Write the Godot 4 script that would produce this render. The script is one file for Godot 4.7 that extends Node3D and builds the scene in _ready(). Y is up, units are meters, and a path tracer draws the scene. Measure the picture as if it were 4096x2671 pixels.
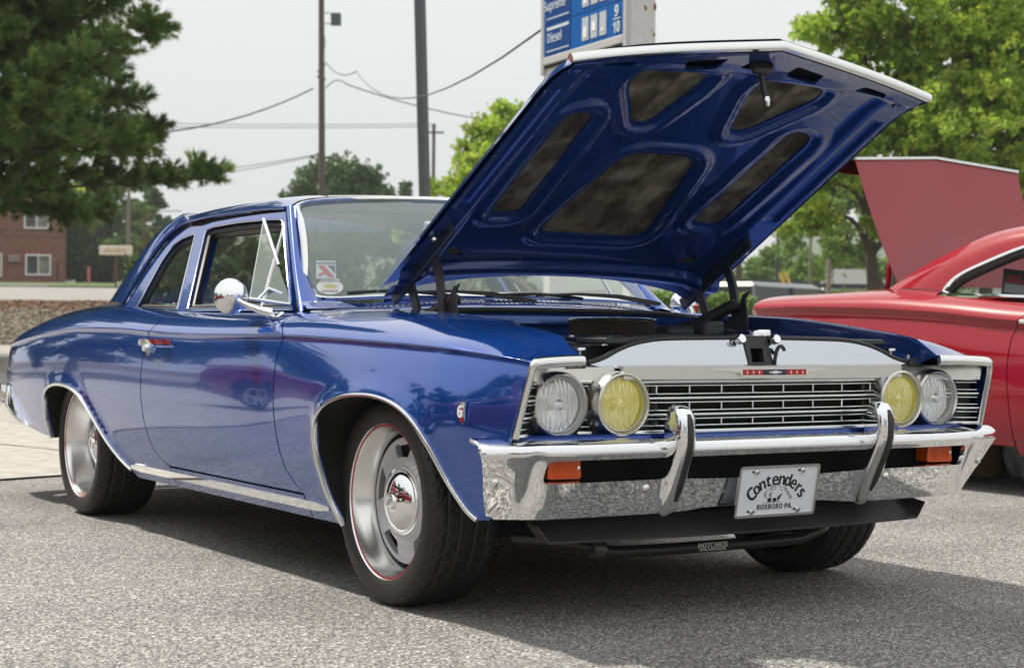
extends Node3D
# ---------------------------------------------------------------- mesh builder
class MB:
	var p := PackedVector3Array()
	var n := PackedVector3Array()   # given normals; ZERO where they are to be worked out
	var uv := PackedVector2Array()
	var has_uv := false
	func tri(a: Vector3, b: Vector3, c: Vector3) -> void:
		p.push_back(a); p.push_back(b); p.push_back(c)
		n.push_back(Vector3.ZERO); n.push_back(Vector3.ZERO); n.push_back(Vector3.ZERO)
		uv.push_back(Vector2.ZERO); uv.push_back(Vector2.ZERO); uv.push_back(Vector2.ZERO)
	func quad(a: Vector3, b: Vector3, c: Vector3, d: Vector3) -> void:
		tri(a, b, c); tri(a, c, d)
	func trin(a: Vector3, b: Vector3, c: Vector3, na: Vector3, nb: Vector3, nc: Vector3) -> void:
		if (c - a).cross(b - a).dot(na + nb + nc) < 0.0:
			var t := b; b = c; c = t
			t = nb; nb = nc; nc = t
		p.push_back(a); p.push_back(b); p.push_back(c)
		n.push_back(na); n.push_back(nb); n.push_back(nc)
		uv.push_back(Vector2.ZERO); uv.push_back(Vector2.ZERO); uv.push_back(Vector2.ZERO)
	func quv(a: Vector3, b: Vector3, c: Vector3, d: Vector3, u0 := Vector2(0, 0), u1 := Vector2(1, 1)) -> void:
		# a top left, b top right, c bottom right, d bottom left
		has_uv = true
		quad(a, b, c, d)
		var k := uv.size() - 6
		var t := [u0, Vector2(u1.x, u0.y), u1, u0, u1, Vector2(u0.x, u1.y)]
		for i in 6: uv[k + i] = t[i]
	func otri(a: Vector3, b: Vector3, c: Vector3, o: Vector3) -> void:
		if (c - a).cross(b - a).dot((a + b + c) / 3.0 - o) < 0.0: tri(a, c, b)
		else: tri(a, b, c)
	func oquad(a: Vector3, b: Vector3, c: Vector3, d: Vector3, o: Vector3) -> void:
		otri(a, b, c, o); otri(a, c, d, o)
	func box(c: Vector3, s: Vector3, bas := Basis(), bev := 0.0) -> void:
		var h := s * 0.5
		var b: float = minf(bev, 0.45 * minf(s.x, minf(s.y, s.z)))
		if b <= 0.0:
			var k := []
			for i in 8: k.push_back(c + bas * Vector3(h.x if i & 1 else -h.x, h.y if i & 2 else -h.y, h.z if i & 4 else -h.z))
			for f in [[0, 1, 3, 2], [4, 5, 7, 6], [0, 1, 5, 4], [2, 3, 7, 6], [0, 2, 6, 4], [1, 3, 7, 5]]:
				oquad(k[f[0]], k[f[1]], k[f[2]], k[f[3]], c)
			return
		var q := []  # corner i: three points, pulled in on all but one axis
		for i in 8:
			var sg := Vector3(1 if i & 1 else -1, 1 if i & 2 else -1, 1 if i & 4 else -1)
			var m := h - Vector3(b, b, b)
			q.push_back([c + bas * (sg * Vector3(h.x, m.y, m.z)), c + bas * (sg * Vector3(m.x, h.y, m.z)), c + bas * (sg * Vector3(m.x, m.y, h.z))])
		for f in [[0, 1, 3, 2, 2], [4, 5, 7, 6, 2], [0, 1, 5, 4, 1], [2, 3, 7, 6, 1], [0, 2, 6, 4, 0], [1, 3, 7, 5, 0]]:
			oquad(q[f[0]][f[4]], q[f[1]][f[4]], q[f[2]][f[4]], q[f[3]][f[4]], c)
		for e in [[0, 1, 1, 2], [2, 3, 1, 2], [4, 5, 1, 2], [6, 7, 1, 2], [0, 2, 0, 2], [1, 3, 0, 2], [4, 6, 0, 2], [5, 7, 0, 2], [0, 4, 0, 1], [1, 5, 0, 1], [2, 6, 0, 1], [3, 7, 0, 1]]:
			oquad(q[e[0]][e[2]], q[e[1]][e[2]], q[e[1]][e[3]], q[e[0]][e[3]], c)
		for i in 8: otri(q[i][0], q[i][1], q[i][2], c)
	func grid(rows: Array, closed := false) -> void:
		for i in rows.size() - 1:
			var a: PackedVector3Array = rows[i]
			var b: PackedVector3Array = rows[i + 1]
			var m := a.size() if closed else a.size() - 1
			for j in m:
				var k := (j + 1) % a.size()
				quad(a[j], a[k], b[k], b[j])
	func fan(ring: PackedVector3Array, rev := false) -> void:
		var c := Vector3.ZERO
		for q in ring: c += q
		c /= ring.size()
		for j in ring.size():
			var k := (j + 1) % ring.size()
			if rev: tri(c, ring[k], ring[j])
			else: tri(c, ring[j], ring[k])
	func sweep(path: Array, prof: PackedVector2Array, up := Vector3.UP, caps := true, loop := false, sc: Array = [], open_prof := false) -> void:
		var rows := []
		var m := path.size()
		for i in m:
			var t: Vector3
			if loop: t = (path[(i + 1) % m] - path[(i + m - 1) % m]).normalized()
			else: t = (path[mini(i + 1, m - 1)] - path[maxi(i - 1, 0)]).normalized()
			var side := t.cross(up).normalized()
			var u := side.cross(t).normalized()
			var row := PackedVector3Array()
			for q in prof:
				var g: float = sc[i] if sc.size() > i else 1.0
				row.push_back(path[i] + side * q.x * g + u * q.y * g)
			rows.push_back(row)
		if loop: rows.push_back(rows[0])
		grid(rows, not open_prof)
		if caps and not loop and not open_prof:
			fan(rows[0], true); fan(rows[-1])
	func tube(path: Array, r: float, sides := 8, caps := true, loop := false, sc: Array = []) -> void:
		# parallel transport, so that it never twists
		var m := path.size()
		var t0: Vector3 = (path[1] - path[0]).normalized()
		var u := t0.cross(Vector3.UP if absf(t0.y) < 0.9 else Vector3.RIGHT).normalized()
		var rows := []
		for i in m:
			var t: Vector3
			if loop: t = (path[(i + 1) % m] - path[(i + m - 1) % m]).normalized()
			else: t = (path[mini(i + 1, m - 1)] - path[maxi(i - 1, 0)]).normalized()
			u = (u - t * u.dot(t)).normalized()
			var w := t.cross(u)
			var row := PackedVector3Array()
			var g: float = r * (sc[i] if sc.size() > i else 1.0)
			for k in sides:
				var a := TAU * k / sides
				row.push_back(path[i] + (u * cos(a) + w * sin(a)) * g)
			rows.push_back(row)
		if loop: rows.push_back(rows[0])
		grid(rows, true)
		if caps and not loop:
			fan(rows[0], true); fan(rows[-1])
	func lathe(prof: Array, sides: int, xf: Transform3D, a0 := 0.0, a1 := TAU) -> void:
		var rows := []
		var full := is_equal_approx(a1 - a0, TAU)
		for q in prof:
			var row := PackedVector3Array()
			for k in (sides if full else sides + 1):
				var a := a0 + (a1 - a0) * k / sides
				row.push_back(xf * Vector3(q[0] * cos(a), q[1], q[0] * sin(a)))
			rows.push_back(row)
		grid(rows, full)
	func prism(poly: PackedVector2Array, d0: float, d1: float, xf: Transform3D, sides := true) -> void:
		var idx := Geometry2D.triangulate_polygon(poly)
		for k in range(0, idx.size(), 3):
			var a := poly[idx[k]]; var b := poly[idx[k + 1]]; var c := poly[idx[k + 2]]
			if (b - a).cross(c - a) < 0.0:
				var t := b; b = c; c = t
			tri(xf * Vector3(a.x, a.y, d1), xf * Vector3(c.x, c.y, d1), xf * Vector3(b.x, b.y, d1))
			if sides: tri(xf * Vector3(a.x, a.y, d0), xf * Vector3(b.x, b.y, d0), xf * Vector3(c.x, c.y, d0))
		if not sides: return
		var rev := Geometry2D.is_polygon_clockwise(poly)
		for k in poly.size():
			var a := poly[k]; var b := poly[(k + 1) % poly.size()]
			if rev:
				var t := a; a = b; b = t
			quad(xf * Vector3(a.x, a.y, d0), xf * Vector3(a.x, a.y, d1), xf * Vector3(b.x, b.y, d1), xf * Vector3(b.x, b.y, d0))
	func add(o: MB, xf := Transform3D()) -> void:
		var k := p.size()
		p.append_array(xf * o.p)
		n.append_array(o.n)
		uv.append_array(o.uv)
		has_uv = has_uv or o.has_uv
		var bb := xf.basis.orthonormalized()
		for i in range(k, n.size()): n[i] = bb * n[i]
		if xf.basis.determinant() < 0.0:
			for i in range(k, p.size(), 3):
				var t := p[i + 1]; p[i + 1] = p[i + 2]; p[i + 2] = t
				t = n[i + 1]; n[i + 1] = n[i + 2]; n[i + 2] = t
				var w := uv[i + 1]; uv[i + 1] = uv[i + 2]; uv[i + 2] = w
	func mirrored() -> MB:
		var o := MB.new()
		o.add(self, Transform3D(Basis(Vector3(-1, 0, 0), Vector3.UP, Vector3.BACK), Vector3.ZERO))
		return o
	func mesh(crease := 32.0) -> ArrayMesh:
		var lim := cos(deg_to_rad(crease))
		var m := p.size()
		var fn := PackedVector3Array(); fn.resize(m / 3)
		var fu := PackedVector3Array(); fu.resize(m / 3)
		var at := {}
		for f in m / 3:
			var g := (p[f * 3 + 2] - p[f * 3]).cross(p[f * 3 + 1] - p[f * 3])
			fn[f] = g; fu[f] = g.normalized()
			if n[f * 3] == Vector3.ZERO:
				for k in 3:
					var key := Vector3i((p[f * 3 + k] * 20000.0).round())
					if at.has(key): at[key].push_back(f)
					else: at[key] = [f]
		var out := PackedVector3Array(); out.resize(m)
		for i in m:
			if n[i] != Vector3.ZERO: out[i] = n[i]; continue
			var f := i / 3
			var s := Vector3.ZERO
			var u := fu[f]
			for g in at[Vector3i((p[i] * 20000.0).round())]:
				if fu[g].dot(u) > lim: s += fn[g]
			out[i] = s.normalized() if s.length_squared() > 1e-24 else (u if u != Vector3.ZERO else Vector3.UP)
		var a := []; a.resize(Mesh.ARRAY_MAX)
		a[Mesh.ARRAY_VERTEX] = p
		a[Mesh.ARRAY_NORMAL] = out
		if has_uv: a[Mesh.ARRAY_TEX_UV] = uv
		var am := ArrayMesh.new()
		am.add_surface_from_arrays(Mesh.PRIMITIVE_TRIANGLES, a)
		return am

# ---------------------------------------------------------------- naming
var taken := {}
func numbered(called: String, parent: Node) -> String:
	var key := str(parent.get_instance_id()) + called
	if not taken.has(key):
		taken[key] = 0
		return called
	taken[key] += 1
	return "%s_%03d" % [called, taken[key]]
func thing(called: String, label: String, category: String, at := Vector3.ZERO, turn := 0.0, group := "") -> Node3D:
	var o := Node3D.new()
	o.name = numbered(called, self)
	add_child(o)
	o.position = at
	o.rotation.y = turn
	tag(o, label, category, group)
	return o
func tag(o: Node, label: String, category: String, group := "", kind := "") -> void:
	if label: o.set_meta("label", label)
	if category: o.set_meta("category", category)
	if group: o.set_meta("group", group)
	if kind: o.set_meta("kind", kind)
func put(parent: Node3D, called: String, mb: MB, m: Material, crease := 32.0, label := "") -> MeshInstance3D:
	return put_mesh(parent, called, mb.mesh(crease), m, label)
func put_mesh(parent: Node3D, called: String, me: Mesh, m: Material, label := "") -> MeshInstance3D:
	var o := MeshInstance3D.new()
	o.mesh = me
	o.material_override = m
	o.name = numbered(called, parent)
	parent.add_child(o)
	if label: o.set_meta("label", label)
	return o
func group_node(parent: Node3D, called: String) -> Node3D:
	var o := Node3D.new()
	o.name = numbered(called, parent)
	parent.add_child(o)
	return o
func again(root: Node3D, label := "", group := "") -> Node3D:
	var o: Node3D = root.duplicate()
	var base := String(root.name)
	o.name = numbered(base, self)
	add_child(o)
	if label: o.set_meta("label", label)
	if group: o.set_meta("group", group)
	return o

# ---------------------------------------------------------------- materials
func mat(c: Color, rough := 0.6, metal := 0.0, coat := 0.0) -> StandardMaterial3D:
	var m := StandardMaterial3D.new()
	m.albedo_color = c.linear_to_srgb()
	m.roughness = rough
	m.metallic = metal
	m.cull_mode = BaseMaterial3D.CULL_DISABLED
	if coat > 0.0:
		m.clearcoat_enabled = true
		m.clearcoat = coat
		m.clearcoat_roughness = 0.02
	return m
func lin(r: float, g: float, b: float) -> Color: return Color(r, g, b)
func noise_tex(size: int, freq: float, ramp: Array, kind := FastNoiseLite.TYPE_SIMPLEX_SMOOTH, oct := 4, sd := 1, normal := 0.0, ret := FastNoiseLite.RETURN_CELL_VALUE) -> NoiseTexture2D:
	var f := FastNoiseLite.new()
	f.seed = sd
	f.noise_type = kind
	f.frequency = freq
	f.fractal_octaves = oct
	f.fractal_type = FastNoiseLite.FRACTAL_FBM if oct > 1 else FastNoiseLite.FRACTAL_NONE
	f.cellular_return_type = ret
	f.cellular_jitter = 1.0
	var t := NoiseTexture2D.new()
	t.width = size; t.height = size
	t.seamless = true
	t.seamless_blend_skirt = 0.08
	t.noise = f
	if normal > 0.0:
		t.as_normal_map = true
		t.bump_strength = normal
	elif ramp.size():
		var g := Gradient.new()
		var offs := PackedFloat32Array(); var cols := PackedColorArray()
		for q in ramp:
			offs.push_back(q[0]); cols.push_back((q[1] as Color).linear_to_srgb())
		g.offsets = offs; g.colors = cols
		t.color_ramp = g
	return t
func tri_world(m: StandardMaterial3D, scale: float) -> StandardMaterial3D:
	m.uv1_triplanar = true
	m.uv1_world_triplanar = true
	m.uv1_scale = Vector3.ONE * scale
	return m
func gr(v: float) -> Color: return Color(v, v, v)

# ---------------------------------------------------------------- curves
func ip(tab: Array, z: float, k: int) -> float:
	# row[0] is the running coordinate, rising; cubic through the rows
	var m := tab.size()
	if z <= tab[0][0]: return tab[0][k]
	if z >= tab[m - 1][0]: return tab[m - 1][k]
	var i := 0
	while z > tab[i + 1][0]: i += 1
	var x0: float = tab[i][0]; var x1: float = tab[i + 1][0]
	var y0: float = tab[i][k]; var y1: float = tab[i + 1][k]
	var h := x1 - x0
	var d := (y1 - y0) / h
	var t0 := d; var t1 := d
	if i > 0: t0 = mono((y0 - tab[i - 1][k]) / (x0 - tab[i - 1][0]), d)
	if i < m - 2: t1 = mono(d, (tab[i + 2][k] - y1) / (tab[i + 2][0] - x1))
	var t := (z - x0) / h
	var t2 := t * t; var t3 := t2 * t
	return y0 * (2 * t3 - 3 * t2 + 1) + h * t0 * (t3 - 2 * t2 + t) + y1 * (3 * t2 - 2 * t3) + h * t1 * (t3 - t2)
func mono(a: float, b: float) -> float:
	if a * b <= 0.0: return 0.0
	return 2.0 * a * b / (a + b)
func spline(pts: Array, per := 6, loop := false) -> Array:
	# Catmull-Rom through Vector3 (or Vector2) points
	var out := []
	var m := pts.size()
	var seg := m if loop else m - 1
	for i in seg:
		var a = pts[(i - 1 + m) % m] if loop or i > 0 else pts[0]
		var b = pts[i]
		var c = pts[(i + 1) % m]
		var d = pts[(i + 2) % m] if loop or i + 2 < m else pts[m - 1]
		for k in per:
			var t := float(k) / per
			out.push_back(0.5 * ((2.0 * b) + (c - a) * t + (2.0 * a - 5.0 * b + 4.0 * c - d) * t * t + (3.0 * b - a - 3.0 * c + d) * t * t * t))
	if not loop: out.push_back(pts[m - 1])
	return out
func round_poly(pts: Array, r: float, per := 4) -> PackedVector2Array:
	# polygon with its corners rounded
	var out := PackedVector2Array()
	var m := pts.size()
	for i in m:
		var a: Vector2 = pts[(i - 1 + m) % m]
		var b: Vector2 = pts[i]
		var c: Vector2 = pts[(i + 1) % m]
		var ra := minf(r, 0.45 * a.distance_to(b))
		var rc := minf(r, 0.45 * c.distance_to(b))
		var s := b + (a - b).normalized() * ra
		var e := b + (c - b).normalized() * rc
		for k in per + 1:
			var t := float(k) / per
			out.push_back(s.lerp(b, t).lerp(b.lerp(e, t), t))
	return out
func with_holes(outer: PackedVector2Array, holes: Array) -> Array:
	# polygons that cover outer without the holes; thin slits join each hole to the outside
	var polys := [outer]
	for h in holes:
		var c := Vector2.ZERO
		for q in h: c += q
		c /= h.size()
		var slit := PackedVector2Array([c + Vector2(-0.00005, 0), c + Vector2(0.00005, 0), c + Vector2(0.00005, 9), c + Vector2(-0.00005, 9)])
		var cut := Geometry2D.merge_polygons(h, slit)
		var big: PackedVector2Array = cut[0]
		for q in cut:
			if q.size() > big.size(): big = q
		var nxt := []
		for q in polys: nxt.append_array(Geometry2D.clip_polygons(q, big))
		polys = nxt
	return polys
func circle2(c: Vector2, r: float, k := 24) -> PackedVector2Array:
	var o := PackedVector2Array()
	for i in k: o.push_back(c + Vector2.from_angle(TAU * i / k) * r)
	return o
func face_z(at: Vector3) -> Transform3D:      # lathe axis along +z
	return Transform3D(Basis(Vector3.RIGHT, Vector3.BACK, Vector3.DOWN), at)
func face_x(at: Vector3, s: float) -> Transform3D:   # lathe axis along x (s = +1 or -1)
	return Transform3D(Basis(Vector3(0, 1, 0), Vector3(s, 0, 0), Vector3(0, 0, -s) if s > 0 else Vector3(0, 0, 1)), at)

# ---------------------------------------------------------------- a surface cut to an outline, with true normals
func panel(mb: MB, surf: Callable, outline: PackedVector2Array, zs: Array, vs: Array, thick: float, ez: float, ev: float, outw: Vector3) -> void:
	var nz := zs.size() - 1
	var nv := vs.size() - 1
	var touched := {}
	var fine := PackedVector2Array()
	for i in outline.size():
		var a := outline[i]
		var b := outline[(i + 1) % outline.size()]
		var st := maxi(1, int(ceil(maxf(absf(a.x - b.x) / 0.006, absf(a.y - b.y) / 0.012))))
		for k in st: fine.push_back(a.lerp(b, float(k) / st))
	for q in fine:
		var i := zs.bsearch(q.x) - 1
		var j := vs.bsearch(q.y) - 1
		for di in [-1, 0, 1]:
			for dj in [-1, 0, 1]: touched[Vector2i(i + di, j + dj)] = true
	var pc := {}
	for i in nz:
		for j in nv:
			var c0 := Vector2(zs[i], vs[j]); var c1 := Vector2(zs[i + 1], vs[j + 1])
			var cell := PackedVector2Array([c0, Vector2(c1.x, c0.y), c1, Vector2(c0.x, c1.y)])
			if not touched.has(Vector2i(i, j)):
				if Geometry2D.is_point_in_polygon((c0 + c1) * 0.5, outline):
					_cell(mb, surf, cell, pc, ez, ev, outw)
				continue
			for q in Geometry2D.intersect_polygons(cell, outline): _cell(mb, surf, q, pc, ez, ev, outw)
	if thick > 0.0:
		var m := fine.size()
		var pp := PackedVector3Array(); var nn := PackedVector3Array()
		for q in fine:
			var r := _pn(surf, q, pc, ez, ev, outw)
			pp.push_back(r[0]); nn.push_back(r[1])
		for k in m:
			var l := (k + 1) % m
			mb.quad(pp[k], pp[l], pp[l] - nn[l] * thick, pp[k] - nn[k] * thick)
func _pn(surf: Callable, q: Vector2, pc: Dictionary, ez: float, ev: float, outw: Vector3) -> Array:
	if pc.has(q): return pc[q]
	var c: Vector3 = surf.call(q.x, q.y)
	var nn: Vector3 = (surf.call(q.x + ez, q.y) - surf.call(q.x - ez, q.y)).cross(surf.call(q.x, q.y + ev) - surf.call(q.x, q.y - ev)).normalized()
	if nn.dot(outw) < 0.0: nn = -nn
	pc[q] = [c, nn]
	return pc[q]
func _cell(mb: MB, surf: Callable, poly: PackedVector2Array, pc: Dictionary, ez: float, ev: float, outw: Vector3) -> void:
	var r := []
	for q in poly: r.push_back(_pn(surf, q, pc, ez, ev, outw))
	if poly.size() <= 4:
		for k in range(1, poly.size() - 1):
			mb.trin(r[0][0], r[k][0], r[k + 1][0], r[0][1], r[k][1], r[k + 1][1])
		return
	var idx := Geometry2D.triangulate_polygon(poly)
	for k in range(0, idx.size(), 3):
		mb.trin(r[idx[k]][0], r[idx[k + 1]][0], r[idx[k + 2]][0], r[idx[k]][1], r[idx[k + 1]][1], r[idx[k + 2]][1])
func steps(a: float, b: float, d: float) -> Array:
	var m := int(ceil((b - a) / d))
	var o := []
	for i in m + 1: o.push_back(a + (b - a) * i / m)
	return o
func text_mb(s: String, size: float, depth: float, font: Font, at: Transform3D) -> MB:
	var t := TextMesh.new()
	t.text = s
	t.font = font
	t.font_size = 64
	t.pixel_size = size / 64.0
	t.depth = depth
	t.curve_step = 2.0
	var mb := MB.new()
	for k in t.get_surface_count():
		var a := t.surface_get_arrays(k)
		var v: PackedVector3Array = a[Mesh.ARRAY_VERTEX]
		var ix: PackedInt32Array = a[Mesh.ARRAY_INDEX]
		for i in range(0, ix.size(), 3): mb.tri(at * v[ix[i]], at * v[ix[i + 1]], at * v[ix[i + 2]])
	return mb
func font(called: String, bold := false, italic := false) -> SystemFont:
	var f := SystemFont.new()
	f.font_names = PackedStringArray([called])
	f.font_weight = 700 if bold else 400
	f.font_italic = italic
	return f
func sub(parent: Node3D, o: MeshInstance3D) -> void:
	o.name = numbered(String(o.name), parent)
	parent.add_child(o)

# ---------------------------------------------------------------- scene
var M := {}
func _ready() -> void:
	var cam := Camera3D.new()
	cam.name = "camera"
	add_child(cam)
	cam.position = Vector3(-3.3907, 0.8693, 4.7060)
	cam.rotation = Vector3(-0.003468, -0.559178, 0.009893)
	cam.fov = 22.1752
	cam.near = 0.1
	cam.far = 3000.0
	var lens := CameraAttributesPhysical.new()
	lens.frustum_focal_length = 61.235
	lens.frustum_focus_distance = 5.7
	lens.frustum_near = 0.1
	lens.frustum_far = 3000.0
	lens.exposure_aperture = 5.6
	cam.attributes = lens
	cam.fov = 22.1752
	cam.current = true
	var we := WorldEnvironment.new()
	we.name = "environment"
	var e := Environment.new()
	e.tonemap_mode = Environment.TONE_MAPPER_LINEAR
	e.tonemap_exposure = 1.15
	e.background_mode = Environment.BG_SKY
	var sky := Sky.new()
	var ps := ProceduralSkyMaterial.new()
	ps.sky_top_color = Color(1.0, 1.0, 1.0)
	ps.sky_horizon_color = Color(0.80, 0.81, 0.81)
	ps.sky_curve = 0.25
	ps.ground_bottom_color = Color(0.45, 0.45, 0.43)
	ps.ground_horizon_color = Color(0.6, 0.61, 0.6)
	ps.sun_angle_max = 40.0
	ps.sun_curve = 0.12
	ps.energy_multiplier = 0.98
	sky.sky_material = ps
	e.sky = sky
	e.sdfgi_enabled = true
	e.ssao_enabled = true
	e.ssil_enabled = true
	e.fog_enabled = true
	e.fog_density = 0.0005
	e.fog_light_color = Color(0.88, 0.9, 0.92)
	we.environment = e
	add_child(we)
	var sun := DirectionalLight3D.new()
	sun.name = "sun"
	add_child(sun)
	sun.look_at_from_position(Vector3.ZERO, Vector3(0.27, -1.0, 0.68))
	sun.light_energy = 1.55
	sun.light_color = Color(1.0, 0.965, 0.91)
	sun.light_angular_distance = 2.0
	sun.shadow_enabled = true
	materials()
	setting()
	blue_car()
	red_cars()
	surroundings()

func materials() -> void:
	M.paint = mat(lin(0.008, 0.070, 0.36), 0.11, 0.5, 1.0)
	M.paint.metallic_specular = 1.0
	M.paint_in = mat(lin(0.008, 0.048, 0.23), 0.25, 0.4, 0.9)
	M.chrome = mat(lin(0.86, 0.87, 0.88), 0.035, 1.0)
	M.steel = mat(lin(0.78, 0.78, 0.77), 0.14, 1.0)
	M.brushed = mat(lin(0.66, 0.65, 0.62), 0.28, 1.0)
	M.silver = mat(lin(0.55, 0.56, 0.58), 0.45, 0.55)
	M.barrel = mat(lin(0.86, 0.86, 0.85), 0.22, 1.0)
	M.trim = mat(lin(0.80, 0.82, 0.80), 0.16, 1.0)
	M.black = mat(lin(0.012, 0.012, 0.013), 0.45)
	M.satin = mat(lin(0.022, 0.022, 0.024), 0.38)
	M.reflector = mat(lin(0.94, 0.95, 0.96), 0.2, 0.45)
	M.flute = mat(lin(0.95, 0.96, 0.97), 0.1, 0.75)
	M.cover = mat(lin(0.62, 0.66, 0.71), 0.07, 1.0)
	M.rubber = mat(lin(0.0105, 0.0105, 0.011), 0.5)

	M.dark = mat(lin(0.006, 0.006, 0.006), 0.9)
	M.red = mat(lin(0.29, 0.001, 0.011), 0.3, 0.0, 1.0)
	M.red.metallic_specular = 0.25
	M.stripe = mat(lin(0.42, 0.012, 0.012), 0.4)
	M.white = mat(lin(0.78, 0.78, 0.77), 0.4)
	M.amber = mat(lin(0.66, 0.085, 0.0), 0.3)
	M.glass = glass(lin(0.36, 0.46, 0.45), 0.22)  # pale colour and alpha paint a veil of reflected sky into the panes
	M.tint = glass(lin(0.01, 0.012, 0.011), 0.15)
	M.tint.metallic_specular = 0.06
	M.lens = glass(lin(0.92, 0.94, 0.95), 0.22)
	M.yellow = glass(lin(0.95, 0.82, 0.0), 0.42)
	M.seat = mat(lin(0.05, 0.043, 0.036), 0.45)
	M.tan = mat(lin(0.42, 0.33, 0.22), 0.5)
	M.liner = tri_world(mat(Color.WHITE, 0.95), 2.2)
	M.liner.albedo_color = Color.WHITE
	M.liner.albedo_texture = noise_tex(256, 0.012, [[0.25, lin(0.025, 0.022, 0.016)], [0.55, lin(0.10, 0.088, 0.066)], [0.8, lin(0.24, 0.215, 0.17)]], FastNoiseLite.TYPE_SIMPLEX_SMOOTH, 5, 4)
func glass(c: Color, a: float) -> StandardMaterial3D:
	var m := mat(c, 0.02)
	m.transparency = BaseMaterial3D.TRANSPARENCY_ALPHA
	m.albedo_color.a = a
	return m

# ---------------------------------------------------------------- blue car: body
const SIDE := [  # z, xc, yc (crease), p1x, p1y, p2x, p2y, yin (inner edge at x 0.70)
	[-4.22, 0.895, 0.735, 0.885, 0.775, 0.80, 0.815, 0.822],
	[-4.10, 0.930, 0.748, 0.915, 0.795, 0.83, 0.842, 0.85],
	[-3.85, 0.962, 0.772, 0.945, 0.83, 0.86, 0.885, 0.893],
	[-3.30, 0.985, 0.815, 0.965, 0.885, 0.87, 0.945, 0.955],
	[-2.80, 0.988, 0.842, 0.965, 0.908, 0.875, 0.960, 0.973],
	[-2.30, 0.988, 0.843, 0.965, 0.903, 0.89, 0.945, 0.957],
	[-1.90, 0.987, 0.834, 0.965, 0.890, 0.90, 0.930, 0.940],
	[-1.40, 0.986, 0.829, 0.962, 0.885, 0.90, 0.926, 0.936],
	[-0.60, 0.986, 0.833, 0.962, 0.885, 0.89, 0.924, 0.934],
	[0.00, 0.985, 0.822, 0.962, 0.872, 0.86, 0.912, 0.919],
	[0.41, 0.970, 0.809, 0.948, 0.850, 0.83, 0.873, 0.882],
	[0.66, 0.928, 0.792, 0.890, 0.816, 0.79, 0.838, 0.850],
	[0.76, 0.905, 0.784, 0.860, 0.793, 0.77, 0.796, 0.797],
	[0.82, 0.893, 0.777, 0.840, 0.777, 0.77, 0.777, 0.775]]
const LOW := [[0.0, -0.088], [0.08, -0.060], [0.16, -0.037], [0.32, -0.009], [0.48, 0.005], [0.62, 0.010], [0.75, 0.009], [0.85, 0.006], [0.93, 0.0015], [1.0, -0.006]]
const ARCH_F := [Vector2(-0.255, 0.225), Vector2(-0.285, 0.35), Vector2(-0.301, 0.462), Vector2(-0.271, 0.552), Vector2(-0.21, 0.602), Vector2(-0.133, 0.632), Vector2(-0.03, 0.653), Vector2(0.073, 0.661), Vector2(0.17, 0.659), Vector2(0.266, 0.645), Vector2(0.34, 0.621), Vector2(0.397, 0.588), Vector2(0.44, 0.543), Vector2(0.478, 0.485), Vector2(0.526, 0.402), Vector2(0.563, 0.352), Vector2(0.595, 0.328)]
const ARCH_R := [Vector2(-2.215, 0.256), Vector2(-2.30, 0.296), Vector2(-2.382, 0.343), Vector2(-2.47, 0.402), Vector2(-2.556, 0.463), Vector2(-2.65, 0.521), Vector2(-2.736, 0.559), Vector2(-2.86, 0.584), Vector2(-2.984, 0.592), Vector2(-3.09, 0.586), Vector2(-3.178, 0.566), Vector2(-3.235, 0.53), Vector2(-3.257, 0.47), Vector2(-3.252, 0.40), Vector2(-3.240, 0.33)]
var arch_lines := []
var side_cache := {}
var side_tab := SIDE
var low_tab := LOW
func side_row(z: float) -> PackedFloat32Array:
	if side_cache.has(z): return side_cache[z]
	var r := PackedFloat32Array()
	for k in range(1, 8): r.push_back(ip(side_tab, z, k))
	side_cache[z] = r
	return r
func side(z: float, v: float) -> Vector3:
	var r := side_row(z)
	if v <= 1.0:
		var y := 0.20 + v * (r[1] - 0.20)
		var x := r[0] + ip(low_tab, v, 1)
		if low_tab == LOW: x += (0.024 * smoothstep(-0.75, 0.0, z) * (1.0 - smoothstep(0.55, 0.80, z)) + 0.006) * ip([[0.3, 0.0], [0.5, 0.5], [0.68, 1.0], [0.76, 0.95], [0.9, 0.42], [1.0, -0.1]], v, 1)
		for l in arch_lines:
			if z > l[1] - 0.1 and z < l[2] + 0.1 and y < 0.75:
				var d := 9.0
				var q := Vector2(z, y)
				var pl: PackedVector2Array = l[0]
				for i in pl.size() - 1:
					d = minf(d, q.distance_squared_to(Geometry2D.get_closest_point_to_segment(q, pl[i], pl[i + 1])))
				x += 0.011 * exp(-d / 0.0012)
		return Vector3(x, y, z)
	var t := minf(v - 1.0, 1.2)
	var s := 1.0 - t
	return Vector3(s * s * s * r[0] + 3 * s * s * t * r[2] + 3 * s * t * t * r[4] + t * t * t * 0.70, s * s * s * r[1] + 3 * s * s * t * r[3] + 3 * s * t * t * r[5] + t * t * t * r[6], z)
func v_of(z: float, y: float) -> float: return (y - 0.20) / (side_row(z)[1] - 0.20)
func v_at_x(z: float, x: float) -> float:
	var a := 1.0; var b := 2.0
	for i in 30:
		var c := (a + b) * 0.5
		if side(z, c).x > x: a = c
		else: b = c
	return a
func outl(pts: Array) -> PackedVector2Array:
	# [z, y] below the crease, [z, v, 1] given in v
	var o := PackedVector2Array()
	for q in pts:
		if q is Vector2: o.push_back(Vector2(q.x, v_of(q.x, q.y)))
		elif q.size() == 2: o.push_back(Vector2(q[0], v_of(q[0], q[1])))
		else: o.push_back(Vector2(q[0], q[1]))
	# straight runs in z and y bend in v: add points
	return o
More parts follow.
